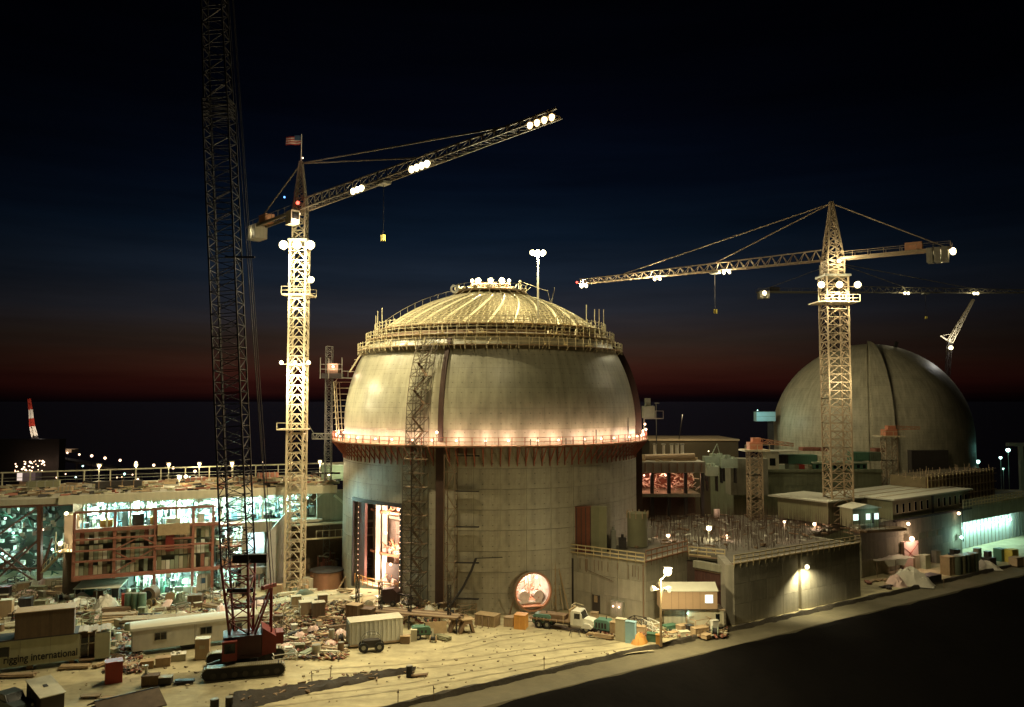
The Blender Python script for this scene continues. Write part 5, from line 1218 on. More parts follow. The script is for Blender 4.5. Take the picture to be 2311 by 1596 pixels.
# deck stores
rl = [(RUST,'rust-red'),(WOOD,'plywood'),(STEEL_D,'black'),(TAN,'tan'),(OLIVE,'olive'),(CREAM,'cream'),(BLUED,'blue'),(ORANGE,'orange')]
def DW(x, y, z=ZD): return Vector((f0.x + DF.x*x - DF.y*y, f0.y + DF.y*x + DF.x*y, z))
gs = [MB() for _ in rl[:6]]
for k in range(620):
    x, y = ru(-12,42), ru(.8,19); p = DW(x,y)
    if math.hypot(p.x-C1.x,p.y-C1.y) < 26: continue
    gs[k % 6].cbox(p.x,p.y,ZD+ru(.05,.4),ru(.2,2.2),ru(.08,.3),ru(.08,.4),rf+ru(-.5,.5),0,ru(-.1,.1))
for g, (m_, nm) in zip(gs, rl): o = g.part('deck_materials', m_); o['kind'] = 'stuff'; o['label'] = f'{nm} bars, planks and offcuts strewn over the turbine hall deck'; o['category'] = 'building materials'
bigs = [(-6,14,4.5,1.8,1.1,OLIVE,'drab covered stack'),(5,9,6.5,1.6,1.2,STEEL_D,'long black covered stack'),(16,15,3.5,1.4,.8,RUST,'rust-red beam stack'),(23.5,12,3.0,1.4,.9,WOOD_D,'dark timber crate'),(28,16,3.5,1.2,1.1,RUST,'red cable frame'),(32,10,4,1.3,.7,TAN,'tan formwork stack'),(39,14,3,1.2,.9,OLIVE,'olive tool chest'),(-2,6,2,1.2,.9,WOOD,'plywood crate')]
for k, (x,y,lx,ly,h,m_,nm) in enumerate(bigs):
    p = DW(x,y); t = thing('covered_stack' if 'stack' in nm else 'crate', f'{nm} on the turbine hall deck {["near its left end","left of the crawler crane boom","just left of the dark boom","behind the dark boom","right of the dark boom","left of the cream tower crane","right of the cream tower crane","at its near left edge"][k]}', 'stack', p, rf)
    MB().box(-lx/2,lx/2,-ly/2,ly/2,.2,h).part('load', m_, t); 
    for j in range(4): MB().box(-lx/2+lx*(j+.3)/4-.08,-lx/2+lx*(j+.3)/4+.08,-ly/2-.04,ly/2+.04,0,h+.04).part('strap', STEEL_G if m_ is not STEEL_D else WOOD_D, t)
# deck lamps
dl = [((224,1051),'sodium lamp on the deck fence, first on the left'),((307,1050),'sodium lamp on the deck fence, second from the left'),((381,1048),'sodium lamp on the deck fence, third from the left'),((450,1047),'sodium lamp on the deck fence just left of the dark boom'),((524,1046),'sodium lamp seen through the dark crane boom'),((656,1044),'sodium lamp seen through the foot of the cream tower crane'),((722,1042),'sodium lamp between the cream tower crane and the main dome')]
for (xy, l) in dl: p = V3(*xy, 140 if xy[0] > 300 else 136); post_lamp((p.x,p.y,ZD), p.z-ZD, l, 520, E_SOD, SODIUM, .30, aimoff=(0,-.4,-.3))
p = V3(405,1077,128); t = post_lamp((p.x,p.y,ZD), max(p.z-ZD,.9), 'bright double work lamp low on the turbine hall deck left of the dark boom', 700, E_WARM, WARM, .33); inst('lamp_globe', globe_mesh(.27,E_WARM), t, (1.0,0,max(p.z-ZD,.9)+.1))
p = V3(762,1052,138); t = thing('site_cabin', 'small green lit cabin on the deck right beside the main dome wall', 'cabin', (p.x,p.y,ZD)); MB().box(-2.8,2.6,0,2,0,2.6).part('cabin_body', GREENL, t); MB().box(-3,2.8,-.2,2.2,2.6,2.75).part('cabin_roof', WHITEP, t)
for x in (-1.4,1.9): inst('lamp_globe', globe_mesh(.2,E_WARM), t, (x,-.5,1.0)); 
light(t, (.2,-2,1.6), 220, (.9,1,.6), .2)
# left: braced steel bay with stair tower
LB_ = thing('steel_bay', 'rust-red cross-braced steel bay at the left picture edge', 'steel frame', U(90,1310))
o_ = LB_.location
def lv(px, py, dy=0): p = V3(px, py, o_.y+dy); return p - o_
for a, b, w_ in (((90,1140),(90,1325),.62),((-60,1146),(182,1136),.5),((-60,1283),(90,1283),.22)): MB().bar(lv(*a), lv(*b), w_).part('frame_member', RUST, LB_)
for a, b in (((90,1142),(-10,1212)),((-30,1215),(70,1290)),((90,1215),(-10,1310)),((60,1235),(-10,1290)),((-10,1250),(90,1320)),((118,1215),(90,1300))): MB().bar(lv(*a), lv(*b), .24).part('brace', RUST, LB_)
MB().box(-12,3.4,7,7.5,0,12).part('rear_wall', mat('bay_dark', (.09,.09,.06), .9, .4, .6), LB_); MB().box(-12,3.4,-1,8,12.2,12.7).part('bay_roof', CONC_D, LB_)
gs = [MB() for _ in range(4)]
for k in range(260):
    g = gs[k%4]; x, y, z = ru(-12,2.4), ru(1,6.5), ru(0,11)
    if k % 2: g.bar((x,y,z),(x+ru(-2,2),y,min(12,z+ru(-.6,1.6))),ru(.07,.2))
    else: g.cbox(x,y,min(z,11),ru(.2,.9),ru(.2,.8),ru(.2,.9),ru(0,3))
for g, m_ in zip(gs, (WHITEP, STEEL_D, STEEL_G, GREEN)): g.part('bay_equipment', m_, LB_, stuff=True)
for k, (x, y, em, c_, w_) in enumerate(((30,1203,E_CYAN,CYAN,500),(5,1250,E_CYAN,CYAN,420),(50,1275,E_CYAN,CYAN,260),(12,1170,E_CYAN,CYAN,350),(95,1196,E_PINK,PINK,300),(118,1240,E_CYAN,CYAN,240))):
    p = lv(x,y,.8); inst('bay_lamp', globe_mesh(.24 if k in (4,) else .18, em), LB_, p); light(LB_, p+Vector((0,.6 if k != 4 else -.6,0)), w_, c_, .2)
STW = thing('stair_tower', 'dark boxed stair tower with an outside stair and glowing lamps, beside the turbine hall', 'stair tower', U(160,1345,0)); o_ = STW.location
w0_, w1_ = lv(141,1230), lv(184,1230); top_ = lv(150,1163).z
MB().box(w0_.x,w1_.x,.3,5,0,top_).part('tower_shell', mat('dark_panelling', (.10,.072,.045), .85, .3, .8), STW)
MB().box(w0_.x-.1,w1_.x+.15,.2,5.1,top_,top_+.2).part('tower_roof', CREAM, STW); MB().box(w1_.x,w1_.x+.12,.1,.3,0,top_).part('corner_trim', CREAM, STW)
st = MB().bar(lv(96,1292,-1.4),lv(146,1240,-1.4),1.1,.15).part('stair_flight', STEEL_Y, STW); g = MB()
for off in (1.0,): g.bar(lv(96,1292,-1.9)+Vector((0,0,off)),lv(146,1240,-1.9)+Vector((0,0,off)),.08)
for k in range(7): q = lv(96,1292,-1.9).lerp(lv(146,1240,-1.9),k/6); g.bar(q,q+Vector((0,0,1.0)),.06)
g.part('stair_rail', STEEL_Y, st)
pz = lv(150,1240).z; MB().box(lv(142,1240).x,lv(176,1240).x,-2.0,.3,pz-.1,pz).part('landing', STEEL_Y, STW); g = MB()
for k in range(6): x = lv(142,1240).x + k*.42; g.bar((x,-2,pz),(x,-2,pz+1.1),.06)
g.bar((lv(142,1240).x,-2,pz+1.1),(lv(176,1240).x,-2,pz+1.1),.06).bar((lv(142,1240).x,-2,pz+2.9),(lv(142,1240).x,-2,pz),.12); g.part('landing_rail', STEEL_Y, STW)
for (x, y, r_, w_) in ((150,1159,.26,380),(136,1227,.34,800),(172,1157,.16,120),(174,1226,.2,200)):
    p = lv(x,y,-.5); inst('tower_lamp', globe_mesh(r_, E_WARM), STW, p); light(STW, p+Vector((0,-.5,0)), w_, (1,.82,.5), .15)
# ================================================================ FAR SHORE: trestle, lights, ship-like rig crane
TR = thing('sea_trestle', 'long dark sea trestle with a string of lamps at the left horizon', 'pier', (-93, 236, -9))
pa = Vector((-88, 231, 5.2)); pb = Vector((-262, 405, 5.2))
MB().bar(pa, pb, 4, .7).part('trestle_deck', STEEL_D, TR, world=True)
for k in range(16): q = pa.lerp(pb, k/15); MB().bar((q.x,q.y,-9),(q.x,q.y,5),.7).part('pile', STEEL_D, TR, world=True)
ls = [(440,1064),(391,1056),(347,1050),(307,1044),(271,1039),(237,1034),(207,1029),(179,1026),(152,1022),(126,1019),(105,1014),(62,1009),(44,1008),(26,1003),(10,1000)]
for k, (x, y) in enumerate(ls):
    f = k/(len(ls)-1); Yd = 232 + (392-232)*f**1.15; p = V3(x,y,Yd); r_ = (.42,.40,.42,.42,.42,.46,.48,.38,.36,.2,.5,.25,.9,.35,.5)[k]
    inst('pier_lamp', globe_mesh(r_, E_FAR), TR, p - TR.location); MB().bar((p.x,p.y,5),(p.x,p.y,p.z-r_*.8),.14).part('lamp_post', STEEL_D, TR, world=True)
RG = thing('harbour_crane', 'distant red and white crane boom raised over the lit pier head at the left horizon', 'crane', V3(90,1050,372)); o_ = RG.location
kk = [(84,1006),(78,985),(73,963),(71,945),(69,925),(66,900)]
for i in range(5):
    a, b = V3(*kk[i],372)-o_, V3(*kk[i+1],372)-o_; MB().lattice(tuple(a), tuple(b), 1.9-.25*i, 1.7-.25*i, 2, .34, .22, 'X').part('boom_section', [STEEL_D, WHITEP, RED, WHITEP, RED][i], RG)
light(RG, V3(92,975,362)-o_, 9000, (1,.85,.7), .5); MB().bar(V3(92,1008,372)-o_, V3(94,1050,372)-o_, .5).part('lamp_mast', STEEL_D, RG)
inst('crane_lamp', globe_mesh(1.25, E_FAR), RG, V3(90,1008,368)-o_); light(RG, V3(92,1010,364)-o_, 4200, PINK, .5); inst('crane_lamp', globe_mesh(.7, E_FAR), RG, V3(49,1006,368)-o_)
MB().box(-16,16,-3,3,6,7.4).part('platform', TAN, RG); g = MB()
RGB = thing('pier_building', 'small cluster of lit buildings with window dots at the far left shore', 'building', V3(55,1090,300)); o_ = RGB.location
def rbox(nm, m_, x0, x1, y0, y1, d=0): a = V3(x0,y1,300+d)-o_; b = V3(x1,y0,300+d)-o_; return MB().box(a.x,b.x,d,d+4,a.z,b.z).part(nm, m_, RGB)
rbox('white_block', emit('lit_facade', (1,.80,.68), .9), 38,49,1067,1085); rbox('grey_block', mat('blue_grey', (.30,.28,.36), .8, .2, .5), 50,80,1066,1087); rbox('lower_block', TAN, 43,62,1087,1104,.5); rbox('dark_block', STEEL_D, 20,115,1062,1110,5)
for k in range(34):
    x, y = ru(34,104), ru(1040,1066); p = V3(x,y,300)-o_; inst('window_light', globe_mesh(random.choice((.16,.25,.34)), E_FAR), RGB, p)
light(RGB, V3(60,1070,292)-o_, 800, PINK, .5)
MB().box(-14,10,4.5,9,0,16).part('dark_frame', STEEL_D, RGB)
fs = [(171,1077),(148,1070),(128,1078),(187,1052),(264,1078),(275,1077),(281,1070),(299,1071),(311,1082),(428,1078),(592,1043),(585,1070),(667,1072),(502,1068),(590,1080),(218,1094)]
for k, (x, y) in enumerate(fs):
    p = V3(x,y,215+ru(-12,12)); t = thing('shore_lamp', 'tiny far lamp in the dark beyond the turbine hall deck', 'lamp', (p.x,p.y,0 if p.z > 0.5 else p.z-1), group='tiny lamps beyond the turbine hall deck'); h = p.z-t.location.z; MB().bar((0,0,0),(0,0,h),.1).part('post', STEEL_D, t); inst('lamp_globe', globe_mesh(ru(.16,.3), E_FAR if k % 3 else E_CYAN), t, (0,0,h))
# coloured boat lights in the far haze: four faint dots in the sky are reflections in the lens and are left out
# ================================================================ YARD
YARD = []
# --- long trailer with lettering
ta = U(-40, 1527).xy; tb = U(247, 1491).xy; Dt = (tb-ta).normalized(); rt = math.atan2(Dt.y, Dt.x); Lt = (tb-ta).length
T = thing('office_trailer', 'long pale green trailer lettered rigging international, at the lower left', 'trailer', (tb.x,tb.y,0), rt)
MB().box(-Lt,-3.0,0,3.0,.5,3.3).part('trailer_body', mat('trailer_green', (.44,.44,.29), .6, .12, 1, streak=.1), T)
MB().box(-Lt-.1,-2.9,-.12,3.1,3.3,3.42).part('trailer_roof', ROOF_D, T); MB().box(-1.5,0,.1,2.8,.3,3.1).part('annex', MATS['trailer_green'], T); MB().box(-3,-1.5,.9,2.6,.3,3.2).part('porch_wall', BROWN, T)
d_ = MB().box(-2.9,-2.2,.75,.88,.5,2.6).part('door', GLASS_D, T); 
for x in (-2.95,-2.15,-1.5): MB().box(x-.05,x+.05,.7,.76,.4,2.9).part('door_frame', WHITEP, T)
MB().box(-2.95,-1.5,.7,.76,1.9,2.0).part('door_frame', WHITEP, T); MB().box(-2.1,-1.55,.78,.88,2.1,2.6).part('window', GLASS_D, T); MB().box(-3.0,-1.5,-.3,.7,.3,.45).part('porch_step', WOOD_D, T)
w_ = MB().box(-11.2,-9.6,-.05,0,1.7,2.7).part('window', STEEL_D, T); MB().box(-11.1,-9.7,-.07,-.05,1.8,2.6).part('pane', GLASS_D, w_)
for x in (-5.8,-8.6,-12): MB().box(x-.02,x+.02,-.03,0,.5,3.3).part('wall_seam', STEEL_G, T)
for x in (-12,-8,-4): MB().box(x,x+.5,.3,2.6,0,.5).part('support_block', WOOD_D, T)
g = MB()
for k in range(7): g.cbox(-2.9+.45*k,1.4,3.2+ru(0,.3),.5,2.6,.08,0,0,ru(-.2,.3))
g.part('roof_sheets', TAN, T)
fc = bpy.data.curves.new('lettering', 'FONT'); fc.body = 'rigging international'; fc.size = 1.12; fc.extrude = .012; fc.align_x = 'RIGHT'; fc.space_character = 1.02; fc.offset = .02
fo = bpy.data.objects.new('lettering_tmp', fc); COL.objects.link(fo); bpy.context.view_layer.update()
me = bpy.data.meshes.new_from_object(fo.evaluated_get(bpy.context.evaluated_depsgraph_get())); bpy.data.objects.remove(fo); me.materials.clear(); me.materials.append(mat('black_paint', (.012,.012,.012), .6, .1, 2))
xs_ = [v.co.x for v in me.vertices]; sc_ = 6.9/(max(xs_)-min(xs_))
o = inst('lettering', me, T, (-3.15,-.03,1.0), rot=(PI/2,0,0)); o.scale = (sc_,sc_*1.3,1)
# lower and upper brown cabin resting on the trailer
p = Vector((tb.x,tb.y,3.42)) + Vector((Dt.x*-5.6, Dt.y*-6.6, 0)) + Vector((-Dt.y, Dt.x, 0))*.35
T = thing('container', 'dark brown wooden container resting on the roof of the lettered trailer', 'container', p, rt)
MB().box(-3.4,2.2,0,2.4,0,2.7).part('container_body', BROWN, T); MB().box(-3.5,2.3,-.1,2.5,2.7,2.8).part('container_roof', TAN, T); bm2 = MB().box(.01,.34,-.04,0,0,2.68).mesh('cladding_board', BROWN)
for k in range(16): inst('cladding_board', bm2, T, (-3.4+.35*k,0,0))
MB().box(-3.46,-3.42,.9,1.3,1.2,2.1).part('vent', STEEL_D, T)
# --- white office trailer
ta = U(297, 1484).xy; tb = U(580, 1446).xy; Dt = (tb-ta).normalized(); rt = math.atan2(Dt.y, Dt.x); Lt = (tb-ta).length
T = thing('office_trailer', 'long white office trailer with round-edged pale roof, left of the crawler crane', 'trailer', (ta.x,ta.y,0), rt)
MB().box(0,Lt,0,3.0,.55,2.95).part('trailer_body', WHITEP, T)
MB().prism([(-.08,2.85),(3.08,2.85),(3.02,3.1),(2.6,3.3),(1.5,3.38),(.4,3.3),(-.02,3.1)], -.2, Lt+.1, ax='x').part('trailer_roof', ROOF_L, T, smooth=30)
for x in (2.3,7.2,10.6):
    w_ = MB().box(x,x+1.35,-.05,0,1.5,2.4).part('window', STEEL_G, T); MB().box(x+.08,x+.62,-.07,-.05,1.58,2.32).box(x+.7,x+1.27,-.07,-.05,1.58,2.32).part('pane', GLASS_D, w_)
MB().box(-.05,0,.9,1.8,.6,2.6).part('door', GREENL, T)
for x in (.05, 6.6, 6.75): MB().box(x-.02,x+.02,-.02,0,.55,2.95).part('wall_seam', STEEL_G, T)
MB().box(5.2,6.9,.3,2.7,.1,.54).part('wheel_housing', BLACK, T); MB().box(.4,1.0,.4,2.6,0,.54).part('support_block', STEEL_D, T); MB().box(11,11.6,.4,2.6,0,.54).part('support_block', STEEL_D, T)
# --- generic yard builders
def crate(px, py, sx, sy, h, rz, m_, label, battens=3, lid=None, z=None, group=None):
    p = U(px, py); p.z = gz(p.x, p.y) if z is None else z
    t = thing('crate', label, 'crate', p, rz, group)
    MB().box(-sx/2,sx/2,-sy/2,sy/2,0,h).part('crate_body', m_, t)
    if battens:
        bmx = cached(('bat', round(sx,2), round(sy,2), round(h,2), m_.name), lambda: MB().box(-.05,.05,-sy/2-.05,-sy/2,0,h).mesh('batten', m_))
        for k in range(battens): inst('batten', bmx, t, (-sx/2+.08+(sx-.16)*k/(battens-1),0,0))
        for k in (0, battens-1): inst('batten', bmx, t, (-sx/2+.08+(sx-.16)*k/(battens-1),0,0), PI)
    MB().box(-sx/2-.04,sx/2+.04,-sy/2-.04,sy/2+.04,h,h+.06).part('lid', lid or m_, t); return t
def heap(px, py, sx, sy, h, m_, name, label, cat, seed=0, n=14, grp=None):
    p = U(px, py); t = thing(name, label, cat, (p.x,p.y,gz(p.x,p.y)), ru(0,3), grp); g = MB(); R_ = random.Random(seed+px)
    for j in range(n+1):
        for i in range(n+1):
            x, y = -1+2*i/n, -1+2*j/n; d = max(abs(x),abs(y))*.45+math.hypot(x,y)*.55; z_ = max(0, 1-d**2.2)
            g.v.append((x*sx/2*(1+R_.uniform(-.07,.07)), y*sy/2*(1+R_.uniform(-.07,.07)), h*z_*(.75+.5*R_.random())-.04))
    for j in range(n):
        for i in range(n): a = j*(n+1)+i; g.f.append((a,a+1,a+n+2,a+n+1))
    g.part('sheet', m_, t, smooth=True); return t
def planks(px, py, L, n, rz, m_, label, layers=2, pipe=False, cat='planks', name='plank_stack', grp=None, r=.12, pz=0):
    p = U(px, py, pz); t = thing(name, label, cat, (p.x,p.y,pz or gz(p.x,p.y)), rz, grp)
    for b_ in (-L*.3, L*.3): MB().box(b_-.08,b_+.08,-n*r*1.1,n*r*1.1,0,.14).part('bearer', WOOD_D, t)
    me = cached(('pl', round(L,1), m_.name, pipe, r), lambda: (MB().tube((-L/2,0,r),(L/2,0,r),r,8) if pipe else MB().box(-L/2,L/2,-r,r,0,r*.9)).mesh('pipe' if pipe else 'plank', m_, 30 if pipe else False))
    for l in range(layers):
        for k in range(n-l):
            inst('pipe' if pipe else 'plank', me, t, (ru(-.15,.15), (k-(n-l-1)/2)*r*2.08, .14+l*r*(1.75 if pipe else 1.0)), ru(-.02,.02))
    return t
def drum(px, py, r, h, m_, label, name='drum', grp=None, ribs=2, dx=0):
    p = U(px, py); t = thing(name, label, 'drum', (p.x+dx,p.y,gz(p.x,p.y)), 0, grp); MB().tube((0,0,0),(0,0,h),r,16).part('drum_body', m_, t, smooth=30)
    for k in range(ribs): MB().tube((0,0,h*(k+1)/(ribs+1)-.03),(0,0,h*(k+1)/(ribs+1)+.03),r*1.04,16).part('hoop', m_, t)
    MB().tube((0,0,h),(0,0,h+.05),r*.9,16).part('drum_lid', STEEL_G, t); return t
def wheels(t, pts, r, w=.3):
    me = cached(('tyre', r, w), lambda: MB().tube((0,-w/2,0),(0,w/2,0),r,14).mesh('tyre', BLACK, 30)); hm = cached(('hub', r, w), lambda: MB().tube((0,-w/2-.02,0),(0,w/2+.02,0),r*.45,10).mesh('rim', STEEL_G))
    for p in pts: o = inst('wheel', me, t, p); inst('rim', hm, o)
def trailer_gen(px, py, L, W_, h, rz, m_, label):
    p = U(px,py); t = thing('generator_trailer', label, 'generator', (p.x,p.y,0), rz)
    MB().prism([(-L/2,.6),(L/2,.6),(L/2,h-.2),(L/2-.25,h),(-L/2+.25,h),(-L/2,h-.2)], -W_/2, W_/2).part('housing', m_, t); 
    for k in range(4): MB().box(-L/2+.2+k*L*.2,-L/2+.2+k*L*.2+.25,-W_/2-.03,-W_/2,.8,h-.35).part('louvre', STEEL_D, t)
    MB().bar((-L/2,0,.55),(-L/2-1.2,0,.45),.12).part('drawbar', STEEL_G, t); MB().box(-L/2,L/2,-W_/2+.1,W_/2-.1,.48,.6).part('chassis', STEEL_D, t); wheels(t, [(-L*.15,-W_/2,.36),(-L*.15,W_/2,.36)], .36, .22); MB().tube((L*.2,0,h),(L*.2,0,h+.35),.07,8).part('exhaust', STEEL_D, t); return t
# --- lower left foreground
crate(256, 1538, 1.6, 1.4, 2.1, .5, RED, 'tall red box standing alone in the lower left yard', 2)
t = crate(457, 1486, 1.5, 1.2, 2.25, .25, TAN, 'tall tan cabinet in front of the white office trailer', 0, CREAM); MB().box(-.3,.3,-.63,-.6,1.2,1.6).part('label_plate', CREAM, t)
crate(332, 1508, 1.3, 1.0, .8, .35, WOOD, 'low plywood crate below the left end of the white trailer', 3); crate(368, 1502, 1.5, 1.1, .9, .35, TAN, 'low tan crate, middle of three below the white trailer', 3)
t = crate(402, 1490, 1.6, 1.1, .7, .35, CREAM, 'open pale box with bright contents below the white trailer', 2, WHITEP); 
for k in range(5): MB().cbox(ru(-.5,.5),ru(-.3,.3),.82,.35,.3,.15,ru(0,2)).part('content', WHITEP, t)
crate(340, 1546, 1.6, 1.0, 1.0, .2, WOOD_D, 'dark timber bench crate with a pump on top, in the lower left yard', 3)
t = thing('pump', 'white pump head standing on the dark timber bench crate', 'pump', U(326,1546)+Vector((.1,.1,1.05))); MB().tube((0,0,0),(0,0,.7),.16,10).part('pump_body', WHITEP, t); MB().tube((0,0,.62),(-.45,0,.75),.1,8,.16).part('spout', WHITEP, t); MB().tube((0,0,.7),(0,0,.85),.22,10).part('pump_head', WHITEP, t)
crate(374, 1543, 1.2, .9, .7, .15, STEEL_D, 'dark low box right of the pump bench', 2, CREAM); planks(416, 1541, 1.9, 4, .15, STEEL_D, 'short stack of dark steel plates beside the left crawler track', 2, cat='plates')
planks(206, 1573, 1.8, 3, .1, WOOD, 'left one of two small plank bundles at the bottom edge', 1); planks(256, 1577, 2.2, 3, .1, WOOD, 'right one of two small plank bundles at the bottom edge', 1)
planks(168, 1508, 3.0, 5, .1, WOOD, 'plank stack lying just below the word international', 2); planks(40, 1519+8, 3.6, 4, .1, TAN, 'plank stack on the ground under the lettered trailer window', 2)
planks(232, 1502, 2.2, 3, 1.1, WOOD, 'small plank bundle between the lettered trailer and the red box', 2)
# wedge shaped bin, pickup, shed roof
p = U(100, 1600); t = thing('skip_bin', 'large dark steel bin with a pale slanted lid at the bottom left', 'skip', (p.x,p.y,0), -.75)
MB().prism([(-1.9,0),(2.2,0),(2.2,1.7),(-1.9,2.3)], -1.0, 1.0).part('bin_body', mat('bin_dark', (.045,.033,.022), .7, .3, 1), t); MB().prism([(-2.0,2.31),(2.3,1.7),(2.3,1.78),(-2.0,2.4)], -1.1, 1.1).part('lid', CREAM, t); MB().cbox(.1,0,2.12,.5,.35,.08,0,0,.15).part('hatch', STEEL_D, t)
for k in range(5): MB().box(-1.7+.85*k,-1.6+.85*k,-1.05,-1,0,1.7).part('rib', STEEL_D, t)
def pickup(p, rz, m_, label, s=1.0):
    t = thing('pickup_truck', label, 'pickup truck', p, rz)
    MB().prism([(-2.6,.55),(2.5,.55),(2.6,.8),(2.5,1.05),(1.3,1.15),(.75,1.15),(-2.6,1.1)], -.92, .92).part('body', m_, t)
    c = MB().prism([(-1.0,1.12),(1.15,1.12),(.6,1.75),(-.85,1.78)], -.8, .8).part('cab', m_, t); MB().prism([(-.8,1.2),(1.02,1.2),(.55,1.66),(-.72,1.68)], -.82, .82).part('side_window', GLASS_D, c)
    MB().prism([(1.18,1.16),(1.22,1.16),(.66,1.72),(.62,1.72)], -.72, .72).part('windscreen', GLASS_D, c)
    MB().box(-2.5,-1.05,-.75,.75,1.1,1.14).part('load_bed', STEEL_D, t); MB().box(2.55,2.7,-.9,.9,.45,.65).part('bumper', STEEL_G, t)
    for y in (-.65,.65): inst('headlight', cached('hl', lambda: MB().tube((0,0,0),(.06,0,0),.13,10).mesh('headlight', WHITEP)), t, (2.56,y,.82))
    wheels(t, [(x,y,.38) for x in (-1.7,1.65) for y in (-.85,.85)], .38, .22); return t
pickup(Vector((U(22,1604).x, U(22,1604).y, 0)), -.55, mat('car_paint_dark', (.06,.075,.075), .35, .1, 2), 'dark pickup truck cut off by the bottom left corner')
p = U(285, 1640); t = thing('shed', 'low shed with a brown ridged roof cut off by the bottom edge', 'shed', (p.x,p.y,0), .72)
MB().box(-2.4,2.4,-2.0,2.0,0,1.8).part('shed_wall', BROWN, t); MB().prism([(-2.3,1.8),(0,2.7),(2.3,1.8),(2.3,1.9),(0,2.82),(-2.3,1.9)], -2.7, 2.7, ax='x').part('shed_roof', BROWN, t); MB().box(-2.72,2.72,-.06,.06,2.8,2.86).part('ridge_cap', STEEL_D, t)
# --- flatbed trailer with pipes, stack of pipes
p = U(372, 1416); t = thing('flatbed_trailer', 'long flatbed trailer loaded with boards behind the white office trailer', 'flatbed trailer', (p.x,p.y,0), .18)
MB().box(-5.2,4.6,-1.2,1.2,1.0,1.25).part('bed', WOOD_D, t); MB().box(-5.2,4.6,-1.22,1.22,.85,1.0).part('chassis', STEEL_D, t); wheels(t, [(x,y,.5) for x in (1.6,2.7,3.8) for y in (-1.0,1.0)], .5, .35)
for x in (-5,-3.6,4.4): MB().box(x,x+.15,-1.1,-.95,0,1.0).part('leg', STEEL_G, t)
me = MB().box(-1.5,1.5,-.15,.15,0,.08).mesh('board', WOOD)
for k in range(18): inst('board', me, t, (-3.4+3.1*(k%3),-.95+.33*(k//3),1.25+.002*k), ru(-.02,.02))
planks(268, 1400, 4.2, 6, .2, TAN, 'stack of long pale pipes at the left end of the flatbed trailer', 3, True, 'pipes', 'pipe_stack', r=.16); planks(262, 1380, 3.6, 7, .25, WOOD_D, 'timber baulk stack left of the three green tanks', 4, name='timber_stack')
for k in range(3):
    drum(290+15*k, 1377, .55, 2.3, mat('tank_green', (.12,.20,.14), .55, .2, 1.5), ['left one of three upright green tanks behind the flatbed trailer','middle one of three upright green tanks behind the flatbed trailer','right one of three upright green tanks behind the flatbed trailer'][k], 'upright_tank')
p = U(339,1358); t = thing('mixer_drum', 'round dark mixer drum with its mouth towards the viewer, beyond the green tanks', 'mixer', (p.x,p.y,0)); MB().tube((0,-.8,1.1),(0,.9,1.1),1.05,18).part('drum_body', BROWN, t, smooth=30); MB().tube((0,-.86,1.1),(0,-.8,1.1),.6,16).part('drum_mouth', BLACK, t); MB().box(-.8,.8,-.5,.5,0,.4).part('cradle', STEEL_D, t)
crate(441, 1364, 1.9, 1.5, 1.35, .2, mat('crate_brown', (.16,.105,.06), .8, .3, 1.5), 'brown crate nearest the turbine hall foot, left of the dark boom', 4); t = heap(405, 1371, 2.6, 2.0, 1.8, TARP_G, 'tarpaulin_heap', 'dark green covered heap between the mixer drum and the brown crate', 'tarpaulin')
crate(15, 1391, 1.4, 1.2, 2.2, .3, TAN, 'tall tan cabinet at the left picture edge above the lettered trailer', 0, CREAM)
crate(58, 1378, 1.6, 1.3, 1.7, .3, STEEL_D, 'dark machine box right of the tall tan cabinet at the left edge', 3); crate(92, 1380, 1.5, 1.2, 1.5, .2, OLIVE, 'olive machine box above the brown rooftop container', 3); crate(10, 1346, 1.5, 1.2, 1.4, .2, STEEL_D, 'black crate with a red lid at the far left edge', 2, RED)
p = U(230,1352); t = thing('awning', 'open awning with a pale sloping roof on thin legs in the left yard', 'awning', (p.x,p.y,0), .12); MB().prism([(-2.2,1.9),(1.6,2.5),(1.6,2.58),(-2.2,1.98)], -3.2, 3.2, ax='x').part('awning_roof', ROOF_L, t)
for x in (-3,0,3):
    for y in (-2,1.5): MB().bar((x,y,0),(x,y,2.0 if y < 0 else 2.45),.1).part('leg', STEEL_G, t)
crate(282,1372, .9,.8,1.9,.4, RED, 'narrow red cabinet right of the pale awning', 0); crate(225,1350,1.4,1.2,1.1,.1, WOOD_D, 'dark crate in the shade under the pale awning', 3); crate(262,1352,.9,.9,1.6,.1,STEEL_D,'black drum crate under the right end of the awning', 2)
heap(238, 1372, 3.4, 2.6, 1.7, TARP_W, 'tarpaulin_heap', 'peaked pale tarpaulin heap below the awning', 'tarpaulin', 3); heap(175, 1368, 4.0, 2.2, 1.0, TARP_W, 'tarpaulin_heap', 'flat whitish tarpaulin heap left of the peaked one', 'tarpaulin', 4)
heap(60, 1345, 4.2, 3.0, .9, TARP_P, 'tarpaulin_heap', 'pinkish sheeted heap in the bright yard at far left', 'tarpaulin', 5); crate(225,1330,1.6,1.4,1.5,.1,CREAM,'cream crate behind the pale awning', 3); crate(205,1345,1.3,1.1,1.7,.2,GREEN,'dark green cabinet at the left leg of the awning', 2)
p = U(162,1290); 
for k, (x, y, m_, nm) in enumerate(((168,1328,TAN,'tan'),(142,1338,WOOD,'plywood'),(120,1322,CREAM,'cream'),(52,1332,WOOD,'weathered'),(86,1340,OLIVE,'olive'))): crate(x,y,ru(1.6,2.4),1.3,ru(.8,1.4),ru(0,.6),m_,f'low {nm} crate at the foot of the stair tower and steel bay', 3)
